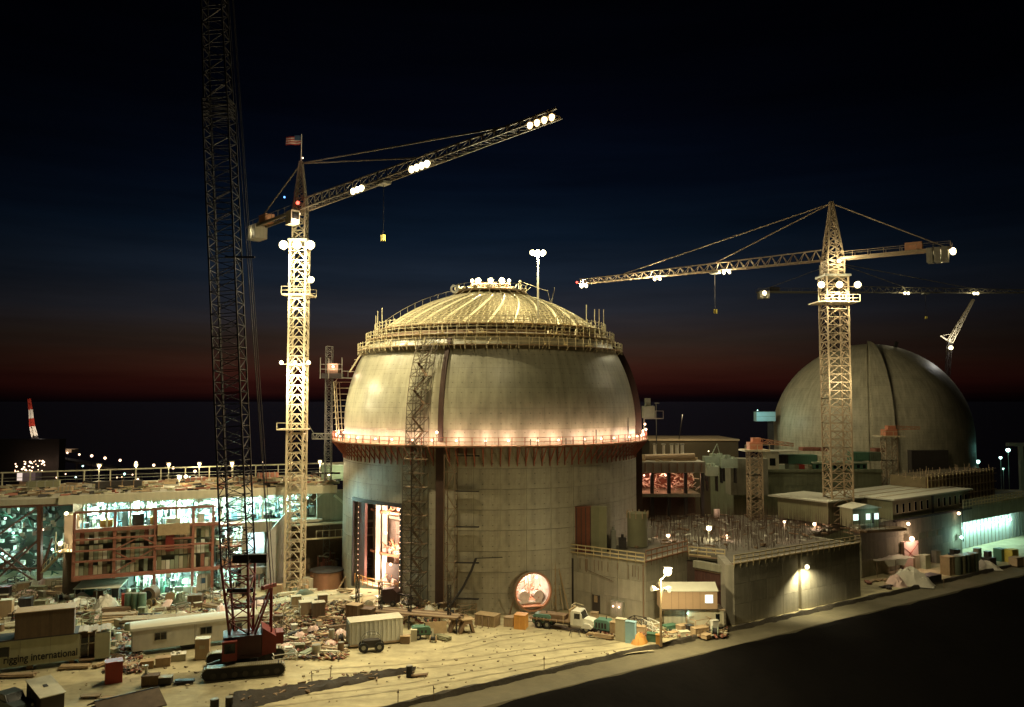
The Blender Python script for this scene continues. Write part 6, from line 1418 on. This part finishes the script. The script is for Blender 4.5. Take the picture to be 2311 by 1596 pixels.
# --- between crane and container: named things
cpos = [(668,1371,1.3,1.5,WOOD,'leftmost plywood crate of the cluster on the bright dirt'),(692,1387,1.9,1.7,TAN,'large tan crate in front of the plywood cluster'),(718,1394,1.6,2.0,BROWN,'tall dark brown crate at the right of the plywood cluster'),(700,1371,1.7,1.2,CREAM,'cream crate at the back of the plywood cluster'),(728,1366,1.2,1.4,WOOD_D,'old timber crate behind the tall dark brown one')]
for (x,y,s_,h,m_,l) in cpos: crate(x,y,s_,s_*.8,h,.35,m_,l,4 if s_ > 1.5 else 3, CREAM)
crate(800,1398,1.8,1.4,1.9,-.4,WOOD_D,'dark crate under the left end of the pipe rack',4,WOOD); crate(830,1402,1.6,1.3,1.6,-.3,BROWN,'brown crate under the pipe rack beside the white container',4)
# white corrugated container
ta = U(790,1465).xy; tb = U(909,1451).xy; Dt = (tb-ta).normalized(); rt = math.atan2(Dt.y, Dt.x); Lt = (tb-ta).length
T = thing('shipping_container', 'white corrugated shipping container in the middle of the yard', 'container', (ta.x,ta.y,0), rt)
MB().box(0,Lt,0,2.4,.35,2.85).part('container_body', WHITEP, T); MB().box(-.05,Lt+.05,-.08,2.48,2.85,2.95).part('container_roof', CREAM, T); MB().box(-.06,Lt+.06,-.1,2.5,.15,.35).part('base_frame', TAN, T)
me = MB().box(-.07,.07,-.09,0,.4,2.82).mesh('corrugation', WHITEP)
for k in range(12): inst('corrugation', me, T, (Lt*(k+.5)/12,0,0))
for y in (.3,1.3): MB().box(-.08,0,y,y+.85,.45,2.75).part('door', CREAM, T)
for y in (.6,1.15,1.6,2.0): MB().bar((-.12,y,.5),(-.12,y,2.7),.05).part('lock_rod', STEEL_G, T)
p = U(838,1470); t = thing('compressor', 'dark wheeled machine with curved guard bars in front of the white container', 'compressor', (p.x,p.y,0), .2)
MB().box(-.9,.9,-.5,.5,.5,1.3).part('machine_body', STEEL_D, t); wheels(t, [(-.9,-.55,.55),(.9,-.55,.55),(-.9,.55,.55),(.9,.55,.55)], .55, .25)
g = MB()
for y in (-.6,.6):
    for i in range(7): a_, b_ = PI*i/7, PI*(i+1)/7; g.bar((-1.2*math.cos(a_),y,1.0+1.1*math.sin(a_)),(-1.2*math.cos(b_),y,1.0+1.1*math.sin(b_)),.07)
for x in (-.6,0,.6): g.bar((x,-.6,1.9),(x,.6,1.9),.06)
g.part('guard_bar', STEEL_G, t)
# pipe rack / steel frame platform
p = U(905,1404); t = thing('pipe_rack', 'long low pipe rack with upright posts spread before the main dome', 'pipe rack', (p.x,p.y,0), -.28)
for k in range(6): MB().bar((-8+3.2*k,-1.2,0),(-8+3.2*k,-1.2,1.6),.16).bar((-8+3.2*k,1.2,0),(-8+3.2*k,1.2,1.6),.16).bar((-8+3.2*k,-1.3,1.6),(-8+3.2*k,1.3,1.6),.18).part('rack_frame', STEEL_D, t)
for k in range(7): MB().tube((-8.6+ru(0,1.6),-1.1+.36*k,1.82),(8.4-ru(0,2.5),-1.1+.36*k,1.82),ru(.09,.17),8).part('pipe', [WOOD_D,TAN,REBAR][k%3], t, smooth=30)
for x, h in ((-6.2,5.4),(-2.9,4.4),(6.6,4.6),(1.2,3.0)): MB().lattice((x,0,1.7),(x,0,h+1),.35,.35,6,.07,.04).part('rack_post', STEEL_D, t)
MB().bar((-8.6,-1.2,2.6),(-3.5,-1.2,2.6),.06).bar((-8.6,-1.2,2.6),(-8.6,-1.2,1.6),.07).bar((-8.8,-1.0,0),(-8.2,1.0,2.4),.12).part('rack_rail', TAN, t)
p = U(880,1366); t = thing('loader', 'dark boxy machine silhouetted before the bright tall doorway', 'machine', (p.x,p.y,gz(p.x,p.y)), -.3); MB().prism([(-1.1,.4),(1.2,.4),(1.3,1.9),(.7,2.4),(-1.0,2.1)], -.7, .7).part('machine_body', mat('machine_dark', (.05,.022,.018), .6, .3, 1), t); wheels(t, [(-.8,-.7,.4),(.8,-.7,.4)], .4, .3); MB().bar((1.2,0,1.6),(3.6,-.4,1.3),.2).part('arm', STEEL_D, t)
trailer_gen(950,1441, 2.3,1.3,1.5,.15, GREEN, 'dark green low generator right of the white container'); crate(934,1446,.7,.7,1.3,.1,CREAM,'narrow cream crate left of the dark green generator', 2)
p = U(984,1440); t = thing('site_board', 'leaning pale board with a dark lower sign, right of the dark green generator', 'board', (p.x,p.y,0), .2); MB().cbox(0,0,1.2,2.6,.12,1.4,0,-.2).part('board', WOOD, t); MB().cbox(-.8,-.25,.6,1.0,.1,1.1,0,-.2).part('sign', CREAM, t); MB().cbox(-.8,-.32,.75,.5,.04,.3,0,-.2).part('sign_mark', STEEL_D, t)
for x in (-1,1): MB().bar((x,.1,0),(x,.5,1.6),.08).part('strut', WOOD_D, t)
for k, (x, y) in enumerate(((1029,1426),(1052,1428))):
    p = U(x,y); t = thing('trestle', ['left dark trestle stand in the open yard before the dome','right dark trestle stand in the open yard before the dome'][k], 'trestle', (p.x,p.y,0), .3); MB().prism([(-1.0,0),(-.4,1.5),(.6,1.5),(1.0,0),(.7,0),(.4,1.1),(-.2,1.1),(-.7,0)], -.6, .6).part('trestle_frame', WOOD_D, t); MB().cbox(.1,0,1.6,1.6,1.3,.12,.1).part('trestle_top', WOOD, t)
t = crate(1100,1410,2.9,1.7,1.35,-.45,WOOD,'big low timber crate left of the orange-brown boxes by the hatch',6)
for k in range(3): MB().bar((-1.2+.9*k,-.9,1.4),(-.9+.9*k,-1.4,0),.12).part('skid', WOOD_D, t)
for k,(x,y,s_,h,l) in enumerate(((1176,1417,1.5,1.7,'square orange-brown box directly below the round hatch, right one'),(1150,1412,1.2,1.1,'smaller orange-brown box left of the square one below the hatch'))): crate(x,y,s_,s_,h,-.3,ORANGE if k == 0 else TAN,l,3)
g_t = thing('timber_tripod', 'leaning timber poles tied in a tripod left of the round hatch', 'tripod', U(1160,1394)); 
for a_ in (0,2,4): MB().bar((math.cos(a_)*1.3,math.sin(a_)*1.3,0),(0,0,2.6),.1).part('leg', WOOD_D, g_t)
trailer_gen(1226,1416, 2.4,1.3,1.7,-.35, mat('teal_green', (.10,.22,.17), .55, .2, 1.5), 'green trailer generator between the round hatch and the white truck')
# drums and tools at the foot of the dome
for k,(x,m_,nm) in enumerate(((1068,CREAM,'cream'),(1080,STEEL_D,'black'),(1098,BLUED,'dark blue left'),(1111,BLUED,'dark blue middle'),(1125,GREEN,'dark green'))): drum(x,1372,.75,2.0 if k != 1 else 2.9,m_,f'{nm} upright drum at the foot of the reactor wall left of the hatch')
for k in range(9):
    x = 990+ru(0,66); crate(x, ru(1358,1378), ru(.6,1.4), ru(.6,1.0), ru(.5,1.2), ru(0,2), random.choice((WOOD_D,BROWN,STEEL_D)), 'small dark box below the second scaffold tower', 0, group='small dark boxes below the second scaffold tower')
t = thing('suction_hose', 'dark flexible hose hanging down the reactor wall left of the round hatch', 'hose', C1 + cyl(-3, 24.6, 7.6)); g = MB(); L_ = [Vector((0,0,0)),Vector((-.6,-.2,-1.6)),Vector((-1.6,-.5,-3.6)),Vector((-3.0,-.9,-5.6)),Vector((-4.4,-1.2,-7.3))]
for a_, b_ in zip(L_, L_[1:]): g.tube(a_, b_, .17, 8)
g.bar((0,0,0),(3.6,.2,.1),.1); g.part('hose', STEEL_D, t)
# hatch lattice frame
p = U(1252,1376); t = thing('lattice_frame', 'rusty lattice A-frame mast standing right of the round hatch', 'mast', (p.x,p.y,0)); MB().lattice((-.5,0,0),(-.35,0,8.4),1.3,.7,9,.13,.07,'X').part('mast', WOOD, t); MB().bar((1.9,-.5,0),(0,0,8.0),.16).bar((1.2,-.5,0),(.2,0,5.4),.1).part('stay', WOOD, t)
MB().bar((-.4,0,6.8),(-6.3,-.2,1.2),.05).part('cable', STEEL_D, t)
# --- boom truck
p = U(1296,1422); t = thing('flatbed_truck', 'white cabbed flatbed truck parked before the concrete wall right of the hatch', 'truck', (p.x,p.y,0), -.42)
MB().box(-5.6,1.1,-.45,.45,.62,.85).part('chassis', STEEL_D, t); MB().box(-5.7,-.3,-1.15,1.15,1.05,1.22).part('flatbed', WOOD_D, t)
for k in range(6): MB().box(-5.6+.9*k,-5.52+.9*k,-1.2,-1.12,.95,1.9 if k % 5 == 0 else 1.3).part('stake', WOOD, t)
MB().box(-.35,-.2,-1.15,1.15,1.2,2.7).part('headboard', WOOD, t); MB().cbox(-2.8,0,1.5,3.6,1.4,.5).part('cargo', WOOD_D, t)
c = MB().prism([(-.15,.8),(1.45,.8),(1.5,1.75),(1.1,2.55),(.0,2.6),(-.15,2.4)], -1.02, 1.02).part('cab', WHITEP, t)
MB().prism([(1.535,1.72),(1.56,1.72),(1.17,2.46),(1.13,2.46)], -.85, .85).part('windscreen', GLASS_D, c); MB().box(.35,1.1,-1.045,-1.02,1.65,2.3).part('side_window', GLASS_D, c); MB().box(.2,1.35,-1.04,-1.02,.85,1.6).part('door', WHITEP, c)
MB().prism([(1.45,.75),(2.75,.75),(2.85,1.0),(2.8,1.45),(2.5,1.6),(1.5,1.72)], -.78, .78).part('bonnet', WHITEP, t); MB().box(2.84,2.9,-.55,.55,.85,1.4).part('grille', STEEL_D, t); MB().box(2.85,3.05,-1.05,1.05,.5,.75).part('bumper', STEEL_D, t)
for y in (-.92,.92):
    MB().prism([(1.25,.6),(2.6,.6),(2.75,.8),(2.3,1.15),(1.6,1.15)], y-.2, y+.2).part('mudguard', WHITEP, t); inst('headlight', cached('hl2', lambda: MB().tube((0,0,0),(.06,0,0),.15,10).mesh('headlight', WHITEP)), t, (2.8,y*.8,1.15))
wheels(t, [(1.95,-.92,.5),(1.95,.92,.5),(-3.3,-.95,.5),(-3.3,.95,.5),(-4.5,-.95,.5),(-4.5,.95,.5)], .5, .32)
g = MB()
for y in (-.6,.6): g.bar((-.1,y,2.6),(-.1,y,3.2),.06).bar((-.1,y,3.2),(1.1,y,3.0),.06)
g.bar((-.1,-.6,3.2),(-.1,.6,3.2),.06); g.part('roof_rack', STEEL_Y, t); MB().bar((1.55,-1.15,2.0),(1.55,-1.3,2.0),.12,.3).part('mirror', STEEL_D, t)
# --- along the block wall
trailer_gen(1362,1430, 2.0,1.4,1.8,-.5, mat('teal_green',(.1,.2,.17)), 'dark green box generator right of the white truck'); crate(1342,1405,.9,.8,1.3,-.4,TAN,'tan box between the truck bonnet and the green generator',2)
crate(1381,1433,1.3,.9,1.6,-.5,WOOD,'plywood crate left of the cream panel by the block wall',3)
t = crate(1402,1446,1.2,.8,2.6,-.45,CREAM,'tall cream panel crate beside the pale blue one',0); t = crate(1424,1451,1.2,.7,2.5,-.45,BLUE,'tall pale blue panel crate beside the cream one',0)
heap(1443,1452,2.3,1.5,1.2,ORANGE,'tarpaulin_heap','rounded orange sheet heap right of the pale blue panel','tarpaulin',9)
crate(1445,1432,1.3,.9,1.0,-.4,WOOD,'low plywood box behind the orange sheet heap',2); crate(1472,1447,1.2,.9,.9,-.3,GREEN,'low green crate just left of the lamp pole',2); crate(1487,1458,.7,.6,1.3,-.2,ORANGE,'small orange crate touching the foot of the lamp pole',0); drum(1459,1421,.3,1.0,WHITEP,'white bottle-shaped drum against the block corner')
crate(1512,1425,1.8,1.0,.8,.5,GREEN,'long low green skip right of the lamp pole',2); crate(1541,1429,1.4,1.0,1.0,.5,WOOD,'plywood crate below the cream shed, left one',3); crate(1578,1434,2.0,1.2,1.0,.4,WOOD,'wide plywood crate below the cream shed, middle one',5)
crate(1556,1432,.8,.8,1.1,.4,STEEL_D,'black box between two plywood crates below the cream shed',0); t = crate(1613,1428,.9,.5,1.5,.4,WHITEP,'small white step ladder frame right of the plywood crates',0); 
p = U(1297,1437); t = thing('sawhorse', 'lone small sawhorse on the open yard in front of the truck', 'sawhorse', (p.x,p.y,0), .3); MB().bar((-.6,0,.8),(.7,0,.8),.14).bar((-.5,0,.8),(-.6,-.35,0),.06).bar((-.5,0,.8),(-.6,.35,0),.06).bar((.5,0,.8),(.6,-.35,0),.06).bar((.5,0,.8),(.6,.35,0),.06).part('sawhorse_frame', STEEL_D, t)
# stacked cabins
p = U(1560,1424); rz = .30; t = thing('site_cabin', 'cream site cabin carrying a longer tan cabin on its roof, right of the lamp pole', 'cabin', (p.x,p.y,0), 0)
sa = U(1553,1418); MB().box(-.4,4.2,.2,2.8,0,2.45).part('cabin_body', mat('cream_warm', (.55,.50,.36), .6, .15, 1, streak=.1), t); MB().box(-.55,4.35,.05,2.95,2.45,2.55).part('cabin_roof', TAN, t)
MB().box(3.0,3.8,.14,.2,.1,2.2).part('door', CREAM, t); MB().box(3.15,3.65,.1,.14,1.1,2.0).part('door_window', GLASS_D, t); MB().box(-3.2,-.5,1.2,1.35,0,2.3).part('side_fence', CREAM, t)
me = MB().box(.02,.32,1.12,1.2,0,2.3).mesh('fence_board', CREAM)
for k in range(9): inst('fence_board', me, t, (-3.2+.3*k,0,0))
inst('indicator_lamp', globe_mesh(.1, E_CYAN), t, (-.4,.1,2.1)); light(t, (-.4,-.3,2.0), 15, CYAN, .1)
t2 = thing('site_cabin', 'tan gabled cabin with one lit window stacked on top of the cream cabin', 'cabin', (p.x-.9,p.y-.2,2.56), 0)
tanm = mat('cabin_tan', (.42,.28,.17), .7, .12, 1); MB().prism([(.0,0),(2.9,0),(2.9,2.35),(1.45,3.05),(0,2.35)], -2.9, 4.2, ax='x').part('cabin_body', tanm, t2); MB().prism([(-.15,2.33),(1.45,3.1),(3.05,2.33),(3.05,2.43),(1.45,3.2),(-.15,2.43)], -3.0, 4.3, ax='x').part('cabin_roof', ROOF_L, t2)
w_ = MB().box(2.6,3.7,-.05,.0,.85,1.95).part('window', WHITEP, t2); MB().box(2.7,3.6,-.08,-.05,.92,1.88).part('pane', emit('window_white', (.95,.97,1), 2.2), w_); MB().box(-2.9,4.2,-.04,0,.0,.12).part('skirt', STEEL_D, t2)
for k in range(5): MB().box(-1.6+.9*k,-1.57+.9*k,-.02,0,.12,2.3).part('wall_seam', BROWN, t2)
# lamp pole with horn loudspeakers
p = U(1492,1460); t = thing('lamp_pole', 'wooden pole with a blazing lamp and two white horn loudspeakers, right of centre', 'lamp pole', (p.x,p.y,0)); lz = V3(1507,1290,p.y).z
MB().tube((0,0,0),(0,0,lz-.9),.16,10,.12).part('pole', WOOD, t); MB().bar((0,0,lz-1.1),(.8,0,lz-.1),.09).part('lamp_arm', STEEL_G, t); MB().cbox(.85,0,lz+.45,.9,.8,.15).part('lamp_hood', STEEL_G, t)
inst('lamp_globe', globe_mesh(.5, E_WARM), t, (.85,-.1,lz)); light(t, (.85,-.75,lz-.2), 6500, (1,.86,.48), .35)
zs = V3(1507,1330,p.y).z
MB().tube((-.3,-.05,zs),(-1.1,-.35,zs+.15),.07,12,.36).part('horn_speaker', WHITEP, t); MB().tube((.45,.0,zs+.1),(.95,-.55,zs+.1),.1,12,.42).part('horn_speaker', WHITEP, t); MB().bar((-.4,0,zs),(.6,0,zs),.09).bar((.5,0,zs-.1),(0,0,zs-.8),.08).part('horn_bracket', STEEL_G, t)
# barrel at the trench end
drum(924,1528,.34,1.15,BLACK,'lone black barrel at the end of the muddy trench'); planks(950,1526,1.6,2,.3,WOOD_D,'few dark planks right of the lone black barrel',1)
drum(517,1598,.35,1.0,STEEL_D,'dark drum at the bottom edge right one of two below the front crawler track'); drum(484,1600,.4,.9,STEEL_D,'dark drum at the bottom edge left one of two below the front crawler track')
# near the tower crane foot
crate(696,1331,1.6,1.3,1.8,.1,CREAM,'cream slatted compressor box at the foot of the cream tower crane',5)
p = U(737,1326); t = thing('tank', 'low round brown tank pit around the foot of the hoist mast', 'tank', (p.x,p.y,0)); MB().tube((0,0,0),(0,0,2.6),2.5,28).part('tank_body', mat('tank_brown', (.26,.13,.075), .7, .3, 1), t, smooth=30); MB().tube((0,0,2.6),(0,0,2.75),2.65,28).part('tank_rim', STEEL_D, t, smooth=30); MB().bar((2.2,-2.4,0),(3.8,-1,3),.15).part('ladder', TAN, t)
crate(627,1343,1.3,1.0,1.5,.1,TAN,'tan upright box on the bright dirt left of the cream tower crane',2); crate(759,1325,1.2,1,2.2,.1,CREAM,'cream tall cabinet between the brown tank and the reactor wall',0)
# right-hand yard strip
p = U(2045,1281); t = thing('tarpaulin_box', 'tall pink sheeted box with a lamp on top against the right-hand wall', 'tarpaulin', (p.x,p.y,0), .5)
MB().box(-1.9,1.9,-1.1,1.1,0,4.6).part('sheeting', TARP_P, t); MB().bar((-1.9,-1.15,3.6),(1.9,-1.15,1.2),.06).bar((-1.9,-1.15,1.4),(1.9,-1.15,4.2),.06).part('rope', RED, t); inst('lamp_globe', globe_mesh(.42, E_PINK), t, (-.2,-1.4,5.1)); light(t, (-.2,-2.6,5.1), 480, PINK, .2); MB().bar((-.2,-1.1,4.6),(-.2,-1.4,4.8),.1).part('lamp_arm', STEEL_G, t)
p = U(2008,1296); t = thing('canopy', 'torn pale tarpaulin canopy stretched between poles, left of the pink box', 'canopy', (p.x,p.y,0), .3); g = MB(); n = 10
for j in range(n+1):
    for i in range(n+1): x, y = -4+8*i/n, -1.6+3.2*j/n; g.v.append((x, y, 2.7-.9*(1-abs(y)/1.6)*math.cos(x*.4)*.4+ru(-.1,.1)-(1.0 if (y < -1 and abs(x) < 2.2) else 0)))
for j in range(n):
    for i in range(n): a = j*(n+1)+i; g.f.append((a,a+1,a+n+2,a+n+1))
g.part('sheet', TARP_W, t, smooth=True)
for x in (-3.8,0,3.8): MB().bar((x,1.5,0),(x,1.5,2.9),.1).bar((x,-1.4,0),(x,-1.4,2.5),.08).part('pole', WOOD_D, t)
heap(2056,1318,6.5,3.4,2.3,TARP_W,'tarpaulin_heap','large lumpy whitish sheeted pile below the pink box','tarpaulin',11); heap(2022,1322,3.2,2.2,1.6,TARP_P,'tarpaulin_heap','small pinkish sheeted pile at the left foot of the large whitish one','tarpaulin',12)
crate(2099,1313,3.2,1.8,1.1,.5,STEEL_D,'dark flat wreck box right of the large whitish pile',3); crate(2066,1282,1.5,1.2,2.2,.5,CREAM,'cream cabinet right beside the pink sheeted box',0); crate(2089,1283,1.4,1.0,2.3,.5,GREENL,'pale green cabinet standing alone by the right-hand wall',0)
crate(2141,1297,1.9,1.6,3.0,.5,WOOD,'tall tan crate left of the row of wrapped drums',3)
for k in range(5): drum(2158+9.5*k,1296-2*k,.9,3.0,OLIVE if k % 2 else TARP_G,['first','second','third','fourth','fifth'][k]+' from the left in the row of five tall wrapped drums beside the path','wrapped_drum',ribs=3)
for k,(x,y,m_,nm) in enumerate(((2232,1277,STEEL_D,'black'),(2258,1266,GREEN,'green'),(2283,1268,YELLOW,'yellow'),(2294,1276,TAN,'tan'))): crate(x,y,ru(1.6,2.2),1.4,2.2 if k in (1,2) else 1.4,.5,m_,f'{nm} machine box in the cyan light at the right edge',2)
heap(2215,1283,6,2.2,1.3,TARP_W,'tarpaulin_heap','pale sheeted heap in the cyan light between wrapped drums and black box','tarpaulin',14)
for k in range(8): 
    x, y = ru(1950,2015), ru(1306,1332); planks(x,y,ru(1.4,3.2),random.choice((2,3)),ru(0,1.5),random.choice((WOOD,TAN,STEEL_D,RUST)),'scrap bundle lying below the torn canopy beside the path',1,rnd()<.4,'scrap','scrap_bundle','scrap bundles below the torn canopy')
for k in range(6): crate(ru(2100,2230),ru(1262,1272),ru(.8,1.5),ru(.8,1.2),ru(1,2.6),ru(0,1),random.choice((STEEL_D,BLUED,STEEL_G)),'dark machine box in shade along the right-hand wall',0,group='dark boxes along the right-hand wall')
# --- procedural clutter: every item its own thing
def free(px, py, used, d):
    p = U(px, py)
    if any((p.x-a)**2+(p.y-b)**2 < d*d for a, b in used): return False
    used.append((p.x,p.y)); return True
used = [(o.location.x,o.location.y) for o in THINGS if o.location.z < 1.2 and o['category'] in ('crate','drum','tarpaulin','planks','generator','pipes')]
cols_ = [(WOOD,'plywood-brown'),(TAN,'tan'),(CREAM,'cream'),(WHITEP,'white'),(WOOD_D,'dark timber'),(STEEL_D,'black'),(OLIVE,'olive'),(BROWN,'brown'),(STEEL_G,'grey'),(GREENL,'pale green')]
LAND = [('the white shipping container',U(850,1455)),('the crawler crane',U(550,1520)),('the white office trailer',U(440,1460)),('the tall doorway',U(865,1330)),('the round hatch',U(1200,1385)),('the flatbed trailer',U(372,1410)),('the turbine hall',U(400,1340)),('the pale awning',U(230,1345)),('the cream tower crane',U(665,1316)),('the steel bay',U(80,1320)),('the lettered trailer',U(120,1500)),('the lamp pole',U(1492,1460)),('the green tanks',U(305,1377)),('the plywood crate cluster',U(700,1385)),('the pipe rack',U(900,1400)),('the white truck',U(1296,1420))]
def where(p):
    nm, q = min(LAND, key=lambda l: (l[1].x-p.x)**2 + ((l[1].y-p.y)*1.3)**2); dx, dy = p.x-q.x, p.y-q.y
    return (('right of' if dx > 0 else 'left of') if abs(dx) > abs(dy) else ('behind' if dy > 0 else 'in front of')) + ' ' + nm
def clutter(n, fn):
    k = 0; tries = 0
    while k < n and tries < n*12:
        tries += 1; px, py = fn()
        if not free(px, py, used, 1.25): continue
        p = U(px, py); m_, cn = random.choice(cols_ + [cols_[0],cols_[1],cols_[2],cols_[2],cols_[3]]); r_ = rnd(); w_ = where(p); k += 1
        if r_ < .30: crate(px,py,ru(.5,1.25),ru(.4,.9),ru(.25,.9),ru(-.6,.9),m_,f'{cn} box {w_}',3 if rnd() < .5 else 0,random.choice((None,CREAM,WOOD)))
        elif r_ < .52: planks(px,py,ru(1.6,3.8),random.choice((3,4,5)),ru(-.7,1.4),m_,f'stack of {cn} planks {w_}',random.choice((1,2,3)))
        elif r_ < .64: planks(px,py,ru(2.0,4.5),random.choice((2,3,4)),ru(-.5,.8),m_,f'bundle of {cn} pipes {w_}',random.choice((1,2)),True,'pipes','pipe_bundle')
        elif r_ < .72: drum(px,py,ru(.3,.5),ru(.8,1.3),m_,f'{cn} drum {w_}')
        elif r_ < .82: heap(px,py,ru(1.5,3),ru(1.2,2),ru(.5,1.1),random.choice((TARP_W,TARP_P,TARP_W,TARP_G)) if m_ is not BROWN else TARP_G,'tarpaulin_heap',f'sheeted heap {w_}','tarpaulin',int(px),9)
        elif r_ < .90:
            t = thing('cable_reel', f'{cn} cable reel {w_}', 'cable reel', (p.x,p.y,gz(p.x,p.y)), ru(0,3)); R_ = ru(.4,.7)
            for y in (-.35,.35): MB().tube((0,y-.04,R_),(0,y+.04,R_),R_,16).part('flange', m_, t)
            MB().tube((0,-.3,R_),(0,.3,R_),R_*.6,12).part('cable_coil', BLACK, t)
        else:
            t = thing('open_stand', f'{cn} steel frame {w_}', 'frame', (p.x,p.y,gz(p.x,p.y)), ru(0,3)); a_, b_, h_ = ru(.6,1.4), ru(.5,.9), ru(.9,1.9)
            for x in (-a_,a_):
                for y in (-b_,b_): MB().bar((x,y,0),(x,y,h_),.09).part('leg', m_, t)
            for zz in (h_*.5,h_): MB().bar((-a_,-b_,zz),(a_,-b_,zz),.08).bar((-a_,b_,zz),(a_,b_,zz),.08).bar((-a_,-b_,zz),(-a_,b_,zz),.08).bar((a_,-b_,zz),(a_,b_,zz),.08).part('frame_rail', m_, t)
            MB().bar((-a_,-b_,0),(a_,-b_,h_),.06).part('brace', m_, t)
clutter(150, lambda: ((lambda x: (x, ru(1398+max(0,(700-x))*.06, 1492-max(0,(x-640))*.12)))(ru(585,775))))
clutter(90, lambda: (ru(0,560), ru(1318,1372)))
clutter(46, lambda: (ru(0,300), ru(1372,1425)))
clutter(26, lambda: (ru(270,600), ru(1345,1395)))
clutter(26, lambda: (ru(770,1060), ru(1372,1412)))
clutter(14, lambda: (ru(250,300), ru(1430,1510)))
clutter(22, lambda: (ru(600,700), ru(1330,1348)))
clutter(10, lambda: (ru(905,1000), ru(1440,1452)))
clutter(12, lambda: (ru(1350,1620), ru(1424,1440)))
g = MB(); gm = [(MB(), WOOD), (MB(), CREAM), (MB(), STEEL_D), (MB(), RUST)]
for k in range(5200):
    x, y = random.choice(((ru(585,780),ru(1395,1490)),(ru(0,580),ru(1310,1400)),(ru(600,1060),ru(1360,1410)),(ru(240,320),ru(1420,1520)),(ru(600,780),ru(1400,1490)),(ru(1330,1640),ru(1418,1440))))
    p = U(x,y); L_ = ru(.15,1.3); gm[k%4][0].cbox(p.x,p.y,gz(p.x,p.y)+ru(.05,.35),L_,ru(.05,.25),ru(.04,.2),ru(0,3),0,ru(-.4,.4))
for (g,m_),nm in zip(gm,('plywood-brown','cream','black','rusty')): o = g.part('yard_scrap', m_); o['kind'] = 'stuff'; o['label'] = f'{nm} scraps and offcuts littering the yard between the larger stores'; o['category'] = 'scrap'
# ---- make labels single things out: number repeated ones by their place from the left / front
from collections import defaultdict
by = defaultdict(list)
for o in THINGS:
    by[o['label']].append(o)
ORD = ['first','second','third','fourth','fifth','sixth','seventh','eighth','ninth','tenth','eleventh','twelfth','thirteenth','fourteenth','fifteenth','sixteenth']
for l, os_ in by.items():
    n = len(os_)
    if n == 1: continue
    os_.sort(key=lambda o: o.location.x/o.location.y)
    for i, o in enumerate(os_): o['label'] = (('left one of two: ' if i == 0 else 'right one of two: ') if n == 2 else f'{ORD[min(i,15)]} from left: ') + l
